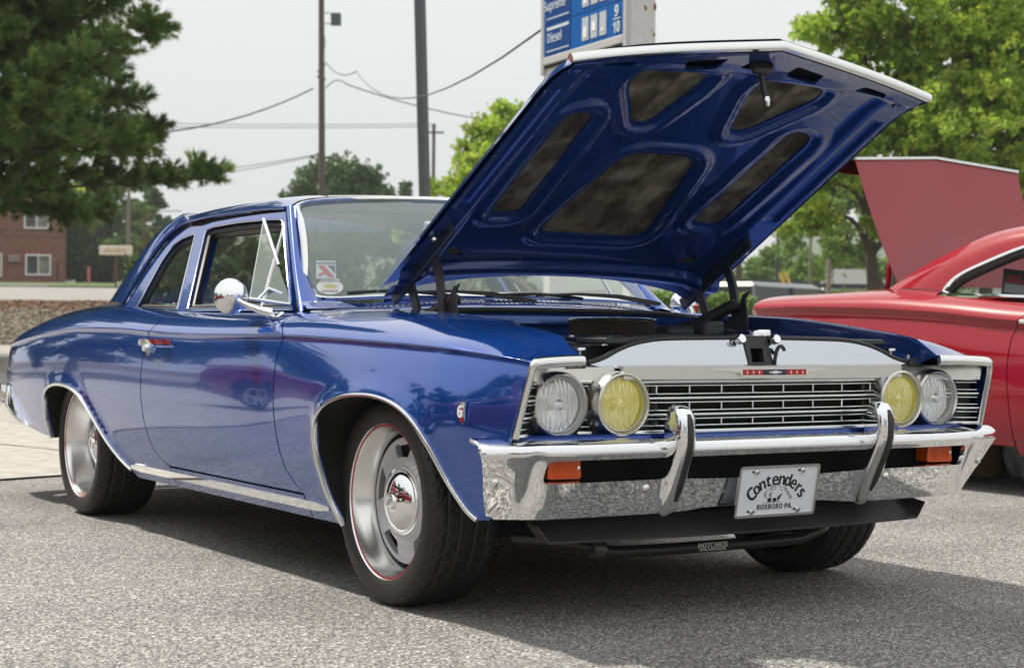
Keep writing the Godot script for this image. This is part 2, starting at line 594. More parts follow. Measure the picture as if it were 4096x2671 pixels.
func side_panel(o: PackedVector2Array) -> MB:
	var z0 := 9.0; var z1 := -9.0
	for q in o:
		z0 = minf(z0, q.x); z1 = maxf(z1, q.x)
	var vs := steps(-0.05, 0.9, 0.038)
	vs.append_array([0.925, 0.95, 0.97, 0.985, 1.0, 1.02, 1.05, 1.09])
	vs.append_array(steps(1.14, 2.05, 0.057))
	var mb := MB.new()
	panel(mb, side, o, steps(z0 - 0.005, z1 + 0.005, 0.024), vs, 0.014, 0.006, 0.02, Vector3(1, 0.4, 0))
	return mb
const BLUE_AT := Vector3(0, 0, -1.6)
func both(root: Node3D, called: String, mb: MB, m: Material, crease := 32.0) -> Array:
	var a := put(root, called, mb.mirrored(), m, crease)
	var b := put(root, called, mb, m, crease)
	a.position = -BLUE_AT; b.position = -BLUE_AT
	return [a, b]
func one(root: Node3D, called: String, mb: MB, m: Material, crease := 32.0) -> MeshInstance3D:
	var a := put(root, called, mb, m, crease)
	a.position = -BLUE_AT
	return a
const GAP_F := [[-0.736, 1.62, 1], [-0.70, 1.35, 1], [-0.628, 1.12, 1], [-0.607, 1.03, 1], [-0.609, 0.83], [-0.625, 0.79], [-0.637, 0.733], [-0.640, 0.62], [-0.634, 0.513], [-0.620, 0.44], [-0.597, 0.384], [-0.545, 0.338]]
const GAP_R := [[-1.905, 1.60, 1], [-1.882, 1.40, 1], [-1.876, 1.25, 1], [-1.895, 1.08, 1], [-1.910, 1.02, 1], [-1.922, 0.80], [-1.938, 0.74], [-1.949, 0.666], [-1.947, 0.56], [-1.935, 0.475], [-1.912, 0.415], [-1.875, 0.363], [-1.81, 0.328]]
func moved(pts: Array, dz: float) -> Array:
	var o := []
	for q in pts:
		var k: Array = q.duplicate()
		k[0] += dz
		o.push_back(k)
	return o
func top_edge(z0: float, z1: float, x: float) -> Array:
	var o := []
	for i in 13:
		var z := lerpf(z0, z1, i / 12.0)
		o.push_back([z, v_at_x(z, x), 1])
	return o
var blue: Node3D
func blue_car() -> void:
	for l in [ARCH_F, ARCH_R]:
		var pl := PackedVector2Array(l)
		var z0 := 9.0; var z1 := -9.0
		for q in pl:
			z0 = minf(z0, q.x); z1 = maxf(z1, q.x)
		arch_lines.push_back([pl, z0, z1])
	blue = thing("parked_car", "glossy dark blue classic coupe with its hood propped open and chrome front bumper", "car", BLUE_AT)
	# front fender
	var o := [[-0.50, 0.225]]
	o.append_array(spline(ARCH_F, 3))
	o.append_array([[0.635, 0.330], [0.655, 0.39], [0.685, 0.46], [0.715, 0.515], [0.75, 0.555], [0.755, 0.565], [0.775, 0.63], [0.795, 0.70], [0.8155, 1.0, 1], [0.802, 1.4, 1], [0.785, 1.75, 1], [0.772, 2.0, 1], [0.4, 2.0, 1], [0.0, 2.0, 1], [-0.4, 2.0, 1], [-0.765, 2.0, 1]])
	o.append_array(moved(GAP_F, 0.004))
	o.append([-0.496, 0.306])
	both(blue, "front_fender", side_panel(outl(o)), M.paint)
	# door
	o = [[-1.745, 0.31], [-1.3, 0.31], [-0.9, 0.31], [-0.502, 0.31]]
	var g := moved(GAP_F, -0.004); g.reverse()
	g.pop_back()
	o.append_array(g)
	o.append_array(top_edge(-0.735, -1.900, 0.845))
	g = moved(GAP_R, 0.004)
	g.remove_at(0)
	o.append_array(g)
	var door := both(blue, "door", side_panel(outl(o)), M.paint)
	# rear quarter
	g = moved(GAP_R, -0.004); g.reverse()
	g.pop_back()
	o = [[-1.751, 0.306]]
	o.append_array(g)
	o.append_array(top_edge(-1.908, -2.70, 0.845))
	o.append_array([[-2.70, 2.0, 1], [-3.2, 2.0, 1], [-3.7, 2.0, 1], [-4.2, 2.0, 1], [-4.205, 1.5, 1], [-4.195, 1.0, 1], [-4.175, 0.62], [-4.11, 0.5], [-4.0, 0.40], [-3.7, 0.365], [-3.45, 0.342]])
	g = spline(ARCH_R, 3); g.reverse()
	o.append_array(g)
	o.append_array([[-2.19, 0.225], [-1.751, 0.225]])
	both(blue, "rear_quarter_panel", side_panel(outl(o)), M.paint)
	# rocker
	both(blue, "rocker_panel", side_panel(outl([[-1.746, 0.225], [-1.3, 0.225], [-0.9, 0.225], [-0.506, 0.225], [-0.506, 0.302], [-0.9, 0.302], [-1.3, 0.302], [-1.746, 0.302]])), M.paint)
	# chrome lips round the arches, rocker moulding
	for l in [ARCH_F, ARCH_R]:
		var path := []
		for q in spline(l, 4):
			var s := side(q.x, v_of(q.x, q.y))
			path.push_back(s + Vector3(0.002, 0, 0))
		var mb := MB.new()
		mb.sweep(path, PackedVector2Array([Vector2(-0.006, -0.008), Vector2(0.006, -0.008), Vector2(0.007, 0.003), Vector2(0.003, 0.007), Vector2(-0.004, 0.007), Vector2(-0.007, 0.003)]), Vector3.RIGHT)
		both(blue, "wheel_arch_trim", mb, M.trim, 50)
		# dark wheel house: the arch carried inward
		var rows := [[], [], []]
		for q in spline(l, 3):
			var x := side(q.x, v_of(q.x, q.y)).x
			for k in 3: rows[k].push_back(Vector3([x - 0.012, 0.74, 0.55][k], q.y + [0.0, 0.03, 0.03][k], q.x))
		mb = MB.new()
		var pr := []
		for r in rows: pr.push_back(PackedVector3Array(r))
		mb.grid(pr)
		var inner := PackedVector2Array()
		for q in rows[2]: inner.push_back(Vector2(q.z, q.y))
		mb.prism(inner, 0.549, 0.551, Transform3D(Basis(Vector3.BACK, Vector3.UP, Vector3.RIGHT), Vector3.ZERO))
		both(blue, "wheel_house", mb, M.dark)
	var mp := []
	for i in 21:
		var z := lerpf(-2.20, -0.322, i / 20.0)
		mp.push_back(side(z, v_of(z, 0.272)) + Vector3(0.004, 0, 0))
	var mm := MB.new()
	var msc := []
	for i in 21: msc.push_back(minf(1.0, 0.45 + 0.55 * minf(i, 20 - i)))
	mm.sweep(mp, PackedVector2Array([Vector2(-0.006, -0.014), Vector2(0.003, -0.013), Vector2(0.012, -0.009), Vector2(0.017, -0.001), Vector2(0.014, 0.007), Vector2(0.006, 0.012), Vector2(-0.006, 0.014)]), Vector3.UP, true, false, msc)
	both(blue, "rocker_molding", mm, M.chrome, 60)
	body_rest(door)
	front_end()
	engine_bay()
	hood()
	cabin()
	wheels()
func tube_mb(path: Array, r: float, sides := 8) -> MB:
	var mb := MB.new()
	mb.tube(path, r, sides)
	return mb
func body_rest(door: Array) -> void:
	# floor pan and rear panels close the shell
	var mb := MB.new()
	mb.box(Vector3(0, 0.30, -1.5), Vector3(1.5, 0.10, 3.2))
	mb.box(Vector3(0, 0.36, -3.6), Vector3(1.3, 0.12, 1.0))
	mb.box(Vector3(0, 0.33, 0.15), Vector3(0.9, 0.12, 0.8))
	one(blue, "floor_pan", mb, M.dark)
	var rows := []
	for i in 13:
		var z := lerpf(-3.16, -4.2, i / 12.0)
		var y := ip(SIDE, z, 7)
		var r := PackedVector3Array()
		for k in 13:
			var x := lerpf(-0.70, 0.70, k / 12.0)
			r.push_back(Vector3(x, y + 0.012 * (1 - x * x / 0.49), z))
		rows.push_back(r)
	mb = MB.new()
	mb.grid(rows)
	one(blue, "trunk_lid", mb, M.paint)
	mb = MB.new()
	rows = []
	for q in [[0.822, -4.2, 0.70], [0.79, -4.205, 0.84], [0.74, -4.205, 0.885], [0.62, -4.175, 0.90], [0.5, -4.11, 0.91], [0.40, -4.0, 0.92]]:
		var r := PackedVector3Array()
		for k in 9:
			var x: float = q[2] * (k / 4.0 - 1.0)
			r.push_back(Vector3(x, q[0], q[1] - 0.03 * (1 - x * x / (q[2] * q[2]))))
		rows.push_back(r)
	mb.grid(rows)
	one(blue, "tail_panel", mb, M.paint)
	for s in [-1, 1]:
		mb = MB.new()
		mb.box(Vector3(s * 0.880, 0.67, -4.185), Vector3(0.05, 0.13, 0.05), Basis(), 0.01)
		one(blue, "tail_light", mb, M.stripe)
	# rear bumper, its end wrapping round the corner
	var path := [Vector3(-0.970, 0.455, -3.66), Vector3(-0.985, 0.455, -3.90), Vector3(-0.965, 0.455, -4.15), Vector3(-0.90, 0.455, -4.25), Vector3(-0.6, 0.455, -4.30), Vector3(0, 0.455, -4.32), Vector3(0.6, 0.455, -4.30), Vector3(0.90, 0.455, -4.25), Vector3(0.965, 0.455, -4.15), Vector3(0.985, 0.455, -3.90), Vector3(0.970, 0.455, -3.66)]
	mb = MB.new()
	rows = []
	var sp := spline(path, 5)
	for i in sp.size():
		var t: Vector3 = (sp[mini(i + 1, sp.size() - 1)] - sp[maxi(i - 1, 0)]).normalized()
		var side_v := t.cross(Vector3.UP)
		var r := PackedVector3Array()
		var e: float = clampf(absf(i - (sp.size() - 1) * 0.5) / ((sp.size() - 1) * 0.5), 0, 1)
		var fall: float = smoothstep(0.72, 1.0, e)
		for q in [[0.0, 0.10], [0.024, 0.098], [0.034, 0.075], [0.022, 0.02], [0.018, -0.04], [0.008, -0.085], [-0.01, -0.09], [-0.02, 0.0]]:
			r.push_back(sp[i] - side_v * q[0] * (-1.0) + Vector3(0, q[1], -fall * 0.27 * smoothstep(-0.09, 0.08, q[1])))
		rows.push_back(r)
	mb.grid(rows, true)
	mb.fan(rows[0]); mb.fan(rows[-1])
	one(blue, "rear_bumper", mb, M.chrome, 40)
	# roof shell: rows from the windscreen header back to the rear window
	roof_and_pillars()
	# door handle, lock, mirror: on the two doors
	for s in [0, 1]:
		var sg := -1.0 if s == 0 else 1.0
		mb = MB.new()
		mb.sweep([Vector3(0.988, 0.796, -1.955), Vector3(1.012, 0.798, -1.93), Vector3(1.022, 0.800, -1.86), Vector3(1.020, 0.801, -1.74), Vector3(1.010, 0.801, -1.675), Vector3(0.985, 0.800, -1.655)], PackedVector2Array([Vector2(-0.006, -0.010), Vector2(0.005, -0.010), Vector2(0.008, 0.0), Vector2(0.005, 0.011), Vector2(-0.006, 0.011)]), Vector3.UP)
		mb.box(Vector3(0.995, 0.797, -1.955), Vector3(0.03, 0.026, 0.03), Basis(), 0.008)
		mb.lathe([[0.0, 0.032], [0.014, 0.032], [0.017, 0.028], [0.019, 0.0]], 14, face_x(Vector3(0.985, 0.776, -1.885), 1))
		var hd := put(door[s], "handle", mb if sg > 0 else mb.mirrored(), M.chrome, 45)
		mb = MB.new()
		mb.lathe([[0.0, 0.006], [0.009, 0.006], [0.011, 0.010], [0.017, 0.009], [0.019, 0.0]], 16, face_x(Vector3(0.987, 0.742, -1.885), 1))
		put(door[s], "lock", mb if sg > 0 else mb.mirrored(), M.chrome, 45)
		mb = MB.new()
		mb.lathe([[0.0, 0.062], [0.02, 0.060], [0.045, 0.046], [0.062, 0.022], [0.066, 0.004], [0.064, -0.004], [0.0, -0.004]], 28, Transform3D(Basis(Vector3.RIGHT, deg_to_rad(90)) * Basis(), Vector3.ZERO))
		var sh := MB.new()
		sh.add(mb, Transform3D(Basis(Vector3.UP, deg_to_rad(-8)), Vector3(1.02, 0.972, -0.985)))
		sh.tube([Vector3(1.02, 0.97, -0.95), Vector3(1.0, 0.945, -0.90), Vector3(0.965, 0.925, -0.855), Vector3(0.925, 0.912, -0.83)], 0.010, 10, true, false, [0.9, 0.9, 1.3, 2.0])
		sh.box(Vector3(0.915, 0.907, -0.825), Vector3(0.035, 0.012, 0.10), Basis(Vector3.BACK, -0.6), 0.005)
		put(door[s], "mirror", sh if sg > 0 else sh.mirrored(), M.chrome, 50)
	# badge with the figure 6 on the front fender
	for sg in [-1.0, 1.0]:
		mb = MB.new()
		var q := side(0.598, v_of(0.598, 0.63))
		var xf := Transform3D(Basis(Vector3(0.08, 0, -1), Vector3.UP, Vector3(1, 0, 0.08)), q + Vector3(0.002, 0, 0))
		mb.prism(PackedVector2Array([Vector2(-0.016, 0.032), Vector2(0.016, 0.032), Vector2(0.013, 0.012), Vector2(0.013, -0.018), Vector2(0.0, -0.032), Vector2(-0.013, -0.018), Vector2(-0.013, 0.012)]), 0.0, 0.006, xf)
		var bd := one(blue, "badge", mb if sg > 0 else mb.mirrored(), M.chrome)
		mb = MB.new()
		mb.prism(PackedVector2Array([Vector2(-0.008, 0.014), Vector2(0.008, 0.014), Vector2(0.008, -0.016), Vector2(0.0, -0.025), Vector2(-0.008, -0.016)]), 0.006, 0.0075, xf)
		put(bd, "badge_field", mb if sg > 0 else mb.mirrored(), M.stripe)
		mb = text_mb("6", 0.046, 0.005, font("Droid Sans", true), (xf if sg > 0 else Transform3D(Basis(-xf.basis.x, xf.basis.y, xf.basis.z), xf.origin)) * Transform3D(Basis(), Vector3(0, 0.004, 0.010)))
		put(bd, "numeral", mb if sg > 0 else mb.mirrored(), M.white)

const DRIP := [Vector3(0.663, 1.322, -1.285), Vector3(0.661, 1.329, -1.48), Vector3(0.659, 1.332, -1.74), Vector3(0.660, 1.330, -2.01), Vector3(0.666, 1.316, -2.29), Vector3(0.680, 1.287, -2.415), Vector3(0.705, 1.232, -2.515), Vector3(0.760, 1.107, -2.613), Vector3(0.824, 0.962, -2.684)]
const SAIL := [Vector3(0.612, 1.363, -2.43), Vector3(0.618, 1.346, -2.53), Vector3(0.630, 1.302, -2.705), Vector3(0.662, 1.195, -2.89), Vector3(0.701, 1.068, -3.045), Vector3(0.735, 0.955, -3.17)]
func along(pts: Array, t: float) -> Vector3:
	var f := clampf(t, 0, 1) * (pts.size() - 1)
	var i := mini(int(f), pts.size() - 2)
	return pts[i].lerp(pts[i + 1], f - i)
func roof_and_pillars() -> void:
	var dr := spline(DRIP, 8)
	var sl := spline(SAIL, 8)
	var mb := MB.new()
	var rows := []
	var roof_tab := [[-2.56, 1.362], [-2.4, 1.390], [-2.2, 1.402], [-1.8, 1.410], [-1.5, 1.406], [-1.33, 1.397], [-1.22, 1.385]]
	for i in 17:
		var t := i / 16.0
		var e := along(dr.slice(0, 33), t)
		var r := PackedVector3Array()
		for k in 33:
			var u := absf(k / 16.0 - 1.0)   # 0 middle, 1 edge
			var zc := lerpf(-1.225, -2.56, t)
			var z := lerpf(zc, e.z, pow(u, lerpf(2.2, 9.0, t)))
			var yc := ip(roof_tab, z, 1)
			var x := e.x * u
			var w: float = clampf((u - 0.74) / 0.26, 0, 1)
			var y := yc - 0.032 * u * u
			y = lerpf(y, e.y, 1.0 - sqrt(maxf(0.0, 1.0 - w * w)))
			r.push_back(Vector3(x if k >= 16 else -x, y, z))
		rows.push_back(r)
	mb.grid(rows)
	one(blue, "roof", mb, M.paint, 60)
	# rear pillar, between the drip rail and the rear window
	mb = MB.new()
	var prow := []
	for i in 13:
		var t := i / 12.0
		var a := along(dr.slice(32), t)
		var b := along(sl, t)
		var r := PackedVector3Array()
		for k in 7:
			var u := k / 6.0
			var q := a.lerp(b, u)
			q.x += 0.028 * sin(PI * u) * (0.4 + 0.6 * (1 - t))
			q.y += 0.012 * sin(PI * u)
			r.push_back(q)
		prow.push_back(r)
	mb.grid(prow)
	both(blue, "rear_pillar", mb, M.paint, 60)
	# rear window
	mb = MB.new()
	rows = []
	for i in 9:
		var b := along(sl, i / 8.0)
		var r := PackedVector3Array()
		for k in 13:
			var u := k / 6.0 - 1.0
			r.push_back(Vector3(b.x * u, b.y + 0.0 * u, b.z - 0.10 * (1 - u * u)))
		rows.push_back(r)
	mb.grid(rows)
	one(blue, "rear_window", mb, M.glass, 60)
	# drip rail: a small gutter
	mb = MB.new()
	mb.sweep(dr, PackedVector2Array([Vector2(-0.004, -0.008), Vector2(0.013, -0.006), Vector2(0.016, 0.0), Vector2(0.012, 0.007), Vector2(-0.004, 0.005)]), Vector3(0.25, 1, 0))
	both(blue, "drip_rail", mb, M.paint, 60)
	# side frames lie in one leaning plane: x = 0.84 - 0.45 (y - 0.93)
	var fr := Transform3D(Basis(Vector3(0, 0, 1), Vector3(-0.45, 1, 0), Vector3(1, 0.45, 0).normalized()), Vector3(0.84, 0, 0) - Vector3(-0.45, 1, 0) * 0.0)
	fr.origin = Vector3(0.84 + 0.45 * 0.93, 0, 0)
	var door_out := PackedVector2Array([Vector2(-0.838, 0.925), Vector2(-1.283, 1.306), Vector2(-1.5, 1.308), Vector2(-1.74, 1.306), Vector2(-2.0, 1.299), Vector2(-2.115, 1.288), Vector2(-1.915, 0.925)])
	var door_in := PackedVector2Array([Vector2(-0.87, 0.936), Vector2(-1.262, 1.262), Vector2(-1.30, 1.276), Vector2(-1.47, 1.282), Vector2(-1.72, 1.284), Vector2(-1.95, 1.279), Vector2(-2.03, 1.268), Vector2(-2.035, 1.25), Vector2(-1.86, 0.936)])
	mb = MB.new()
	for q in with_holes(door_out, [door_in]): mb.prism(q, -0.018, 0.0, fr)
	both(blue, "door_window_frame", mb, M.paint)
	var q_out := PackedVector2Array([Vector2(-1.925, 0.925), Vector2(-2.125, 1.292), Vector2(-2.29, 1.297), Vector2(-2.385, 1.272), Vector2(-2.49, 1.222), Vector2(-2.59, 1.10), Vector2(-2.665, 0.93)])
	var q_in := PackedVector2Array([Vector2(-1.995, 0.938), Vector2(-2.165, 1.256), Vector2(-2.22, 1.254), Vector2(-2.30, 1.243), Vector2(-2.377, 1.217), Vector2(-2.43, 1.150), Vector2(-2.465, 1.04), Vector2(-2.49, 0.945)])
	mb = MB.new()
	for q in with_holes(q_out, [q_in]): mb.prism(q, -0.022, -0.006, fr)
	both(blue, "quarter_window_frame", mb, M.paint)
	for e in [[door_in, 0.001], [q_in, -0.005]]:
		# bright bead and black rubber round the opening
		var path := []
		for q in e[0]: path.push_back(fr * Vector3(q.x, q.y, e[1]))
		mb = MB.new()
		mb.tube(path, 0.003, 6, false, true)
		both(blue, "window_bead", mb, M.trim, 60)
		path = []
		for q in Geometry2D.offset_polygon(e[0], -0.012)[0]: path.push_back(fr * Vector3(q.x, q.y, e[1] - 0.022))
		mb = MB.new()
		mb.tube(path, 0.013, 6, false, true)
		both(blue, "window_seal", mb, M.black, 60)
	# B pillar behind the frames
	mb = MB.new()
	mb.prism(PackedVector2Array([Vector2(-1.86, 0.7), Vector2(-1.87, 0.94), Vector2(-2.05, 1.29), Vector2(-2.17, 1.29), Vector2(-2.0, 0.94), Vector2(-2.0, 0.7)]), -0.06, -0.03, fr)
	both(blue, "center_pillar", mb, M.paint)
	# quarter glass; door glass wound most of the way down
	mb = MB.new()
	mb.prism(q_in, -0.020, -0.016, fr)
	both(blue, "quarter_window", mb, M.tint)
	mb = MB.new()
	mb.prism(PackedVector2Array([Vector2(-1.17, 0.90), Vector2(-1.20, 1.045), Vector2(-1.915, 1.030), Vector2(-1.85, 0.90)]), -0.026, -0.021, fr)
	both(blue, "door_window", mb, M.tint)
	# vent window, swung open on its pivots, with bright frame and latch
	mb = MB.new()
	mb.tube([fr * Vector3(-1.145, 0.93, -0.012), fr * Vector3(-1.20, 1.06, -0.012), fr * Vector3(-1.272, 1.272, -0.012)], 0.007, 8)
	both(blue, "division_bar", mb, M.chrome, 60)
	var vw := MB.new()
	var vf := MB.new()
	var pts := [Vector3(0.925, 0.967, -1.03), Vector3(0.735, 1.278, -1.344), Vector3(0.838, 0.945, -0.86)]
	var pv: Vector3 = pts[1].lerp(pts[2], 0.56)
	vw.tri(pts[0], pts[1], pv); vw.tri(pts[0], pv, pts[2])
	var v2 := both(blue, "vent_window", vw, M.glass)
	vf.tube([pts[0], pts[0].lerp(pts[1], 0.5), pts[1]], 0.002, 5)
	vf.tube([pts[1], pv], 0.007, 6)
	vf.tube([pts[2], pts[0]], 0.007, 6)
	vf.tube([pts[0].lerp(pts[2], 0.15) + Vector3(-0.01, 0, 0), pts[0].lerp(pts[2], 0.1) + Vector3(-0.05, 0.04, 0.02), pts[0].lerp(pts[2], 0.1) + Vector3(-0.09, 0.02, 0.05)], 0.007, 6)
	put(v2[0], "vent_frame", vf.mirrored(), M.chrome, 60)
	put(v2[1], "vent_frame", vf, M.chrome, 60)
	# windscreen and its bright moulding
	var base := spline([Vector3(-0.752, 1.012, -0.925), Vector3(-0.752, 0.982, -0.875), Vector3(-0.70, 0.968, -0.80), Vector3(-0.45, 0.982, -0.735), Vector3(0, 0.990, -0.705), Vector3(0.45, 0.982, -0.735), Vector3(0.70, 0.968, -0.80), Vector3(0.752, 0.982, -0.875), Vector3(0.752, 1.012, -0.925)], 6)
	var head := spline([Vector3(-0.628, 1.318, -1.262), Vector3(-0.618, 1.328, -1.262), Vector3(-0.56, 1.343, -1.25), Vector3(-0.35, 1.362, -1.225), Vector3(0, 1.372, -1.205), Vector3(0.35, 1.362, -1.225), Vector3(0.56, 1.343, -1.25), Vector3(0.618, 1.328, -1.262), Vector3(0.628, 1.318, -1.262)], 6)
	rows = []
	for i in 9:
		var t := i / 8.0
		var r := PackedVector3Array()
		for k in base.size():
			var q: Vector3 = base[k].lerp(head[k], t)
			q += Vector3(0, 0.35, 0.6) * 0.05 * t * (1 - t) * 4.0
			r.push_back(q)
		rows.push_back(r)
	mb = MB.new()
	mb.grid(rows)
	one(blue, "windshield", mb, M.glass, 60)
	var edge := []
	for k in base.size(): edge.push_back(rows[0][k])
	for i in range(1, 8): edge.push_back(rows[i][base.size() - 1])
	for k in base.size(): edge.push_back(rows[8][base.size() - 1 - k])
	for i in range(1, 8): edge.push_back(rows[8 - i][0])
	mb = MB.new()
	var mid := Vector3(0, 1.17, -1.0)
	var ring := []
	var nn := Vector3(0, 0.72, 0.69)
	for q in edge:
		var outv: Vector3 = (q - mid)
		outv = (outv - nn * outv.dot(nn)).normalized()
		var row := PackedVector3Array([q - outv * 0.006 - nn * 0.004, q - outv * 0.004 + nn * 0.010, q + outv * 0.006 + nn * 0.013, q + outv * 0.015 + nn * 0.010, q + outv * 0.018 - nn * 0.004])
		ring.push_back(row)
	ring.push_back(ring[0])
	mb.grid(ring)
	one(blue, "windshield_molding", mb, M.trim, 50)
	# windscreen pillar: from the moulding round to the door frame, flaring into the cowl
	rows = []
	for i in 15:
		var t := i / 14.0
		var a := Vector3(0.842, 0.915, -0.80).lerp(Vector3(0.668, 1.322, -1.290), t)
		var e2 := Vector3(0.772, 0.985, -0.872).lerp(Vector3(0.646, 1.328, -1.258), t)
		var flare := pow(1.0 - t, 6.0)
		e2 += Vector3(-0.02, -0.035, 0.075) * flare
		a += Vector3(0.0, 0.0, 0.02) * flare
		var nn2 := Vector3(0.62, 0.35, 0.70)
		rows.push_back(PackedVector3Array([a + Vector3(-0.05, 0, -0.012), a + Vector3(-0.012, 0, -0.004), a, a.lerp(e2, 0.15) + nn2 * 0.008, a.lerp(e2, 0.4) + nn2 * 0.014, a.lerp(e2, 0.7) + nn2 * 0.013, a.lerp(e2, 0.92) + nn2 * 0.009, e2 + nn2 * 0.002, e2 + Vector3(-0.03, -0.01, -0.02)]))
	mb = MB.new()
	mb.grid(rows)
	both(blue, "windshield_pillar", mb, M.paint, 80)

# ---------------------------------------------------------------- blue car: front
func bump_base(x: float) -> float:
	return ip([[0.0, 0.802], [0.4, 0.802], [0.7, 0.796], [0.82, 0.785], [0.9, 0.765], [0.95, 0.750], [1.0, 0.733], [1.03, 0.715]], absf(x), 1)
func bump(x: float, y: float) -> Vector3:
	var pr := ip([[0.30, -0.078], [0.335, -0.057], [0.44, -0.020], [0.485, -0.006], [0.505, 0.004], [0.522, 0.012], [0.540, 0.009], [0.552, -0.004], [0.560, -0.026], [0.564, -0.06], [0.565, -0.09]], y, 1)
	var low := smoothstep(0.52, 0.33, y)
	var wing := smoothstep(0.78, 0.95, absf(x))
	var valley := exp(-pow((absf(x) - 0.848) / 0.018, 2.0)) * smoothstep(0.345, 0.42, y) * (1.0 - smoothstep(0.49, 0.53, y))
	return Vector3(x, y, bump_base(x) + pr - 0.045 * low * wing - 0.020 * valley)
func bump_s(x: float, y: float) -> Vector3: return bump(x, y)
func front_end() -> void:
	# --- bumper: one pressing with a long slot
	var o := PackedVector2Array()
	for i in 41:
		var x := lerpf(-0.995, 0.995, i / 40.0)
		o.push_back(Vector2(x, 0.5645))
	for q in spline([Vector2(1.003, 0.548), Vector2(1.004, 0.53), Vector2(0.985, 0.485), Vector2(0.958, 0.41), Vector2(0.93, 0.345)], 5): o.push_back(q)
	for i in 31:
		var x := lerpf(0.915, -0.915, i / 30.0)
		var dip: float = 0.012 * smoothstep(0.36, 0.20, absf(x))
		o.push_back(Vector2(x, 0.336 + dip))
	for q in spline([Vector2(-0.93, 0.345), Vector2(-0.958, 0.41), Vector2(-0.985, 0.485), Vector2(-1.004, 0.53), Vector2(-1.003, 0.548)], 5): o.push_back(q)
	var slot := round_poly([Vector2(-0.812, 0.503), Vector2(-0.822, 0.438), Vector2(-0.40, 0.439), Vector2(-0.2, 0.433), Vector2(0.2, 0.433), Vector2(0.40, 0.439), Vector2(0.792, 0.438), Vector2(0.835, 0.503)], 0.016, 4)
	slot = round_poly([Vector2(-0.815, 0.503), Vector2(-0.820, 0.438), Vector2(-0.40, 0.439), Vector2(-0.2, 0.433), Vector2(0.2, 0.433), Vector2(0.40, 0.439), Vector2(0.820, 0.438), Vector2(0.815, 0.503)], 0.02, 4)
	var xs := steps(-1.02, 1.02, 0.02)
	var ys := steps(0.32, 0.48, 0.016)
	ys.append_array([0.488, 0.496, 0.503, 0.509, 0.515, 0.521, 0.527, 0.533, 0.539, 0.545, 0.550, 0.554, 0.558, 0.561, 0.563, 0.5648, 0.57])
	var mb := MB.new()
	for q in with_holes(o, [slot]): panel(mb, bump_s, q, xs, ys, 0.012, 0.008, 0.002, Vector3(0, 0.3, 1))
	# wing returns along the fender
	for s in [-1.0, 1.0]:
		var rows := []
		for q in spline([Vector2(1.003, 0.5635), Vector2(1.003, 0.548), Vector2(1.004, 0.53), Vector2(0.985, 0.485), Vector2(0.958, 0.41), Vector2(0.93, 0.345)], 4):
			var a := bump(q.x, q.y)
			rows.push_back(PackedVector3Array([Vector3(s * a.x, a.y, a.z), Vector3(s * (a.x + 0.003), a.y, a.z - 0.008), Vector3(s * (a.x - 0.004), a.y, a.z - 0.02), Vector3(s * (a.x - 0.05), a.y, a.z - 0.035)]))
		mb.grid(rows)
	var bumper := one(blue, "front_bumper", mb, M.chrome, 40)
	for s in [-1.0, 1.0]:
		for b in [[0.945, 0.445], [0.47, 0.415]]:
			var q := bump(b[0] * s, b[1])
			mb = MB.new()
			mb.lathe([[0.0, 0.007], [0.009, 0.0055], [0.013, 0.001], [0.013, -0.004]], 16, face_z(q))
			put(bumper, "bolt", mb, M.steel, 60)
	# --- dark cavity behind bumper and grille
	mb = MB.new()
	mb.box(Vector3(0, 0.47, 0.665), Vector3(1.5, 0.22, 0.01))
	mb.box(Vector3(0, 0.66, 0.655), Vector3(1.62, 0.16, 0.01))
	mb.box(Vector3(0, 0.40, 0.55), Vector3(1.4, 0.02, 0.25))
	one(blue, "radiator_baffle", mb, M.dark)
	# blue filler panel between bumper and grille
	mb = MB.new()
	var rows := []
	for q in [[0.571, 0.778], [0.566, 0.772], [0.552, 0.76], [0.53, 0.752], [0.50, 0.75]]:
		var r := PackedVector3Array()
		for k in 33:
			var x := lerpf(-0.905, 0.905, k / 32.0)
			r.push_back(Vector3(x, q[0] , q[1] - 0.05 * pow(absf(x) / 0.9, 4.0)))
		rows.push_back(r)
	rows.push_front(PackedVector3Array(rows[0]))
	for k in 33: rows[0][k] += Vector3(0, 0.002, -0.06)
	mb.grid(rows)
	one(blue, "valance_panel", mb, M.paint)
	# --- turn signals
	for s in [-1.0, 1.0]:
		mb = MB.new()
		mb.prism(round_poly([Vector2(-0.058, -0.024), Vector2(0.056, -0.026), Vector2(0.052, 0.028), Vector2(-0.054, 0.028)], 0.01, 3), -0.05, 0.0, Transform3D(Basis(), Vector3(s * 0.735, 0.473, 0.748)))
		for k in 4:
			var ring := []
			for j in 17: ring.push_back(Vector3(s * 0.735 + cos(TAU * j / 16.0) * 0.011 * (k + 1) * 0.9, 0.473 + sin(TAU * j / 16.0) * 0.0058 * (k + 1), 0.7485))
			mb.tube(ring, 0.0016, 5, false)
		var ts := one(blue, "turn_signal", mb, M.amber)
		mb = MB.new()
		mb.lathe([[0.0, 0.003], [0.005, 0.002], [0.005, -0.002]], 10, face_z(Vector3(s * 0.735 + 0.045, 0.478, 0.749)))
		put(ts, "screw", mb, M.steel)
	# --- grille
	var grille := group_node(blue, "grille")
	grille.position = -BLUE_AT
	mb = MB.new()
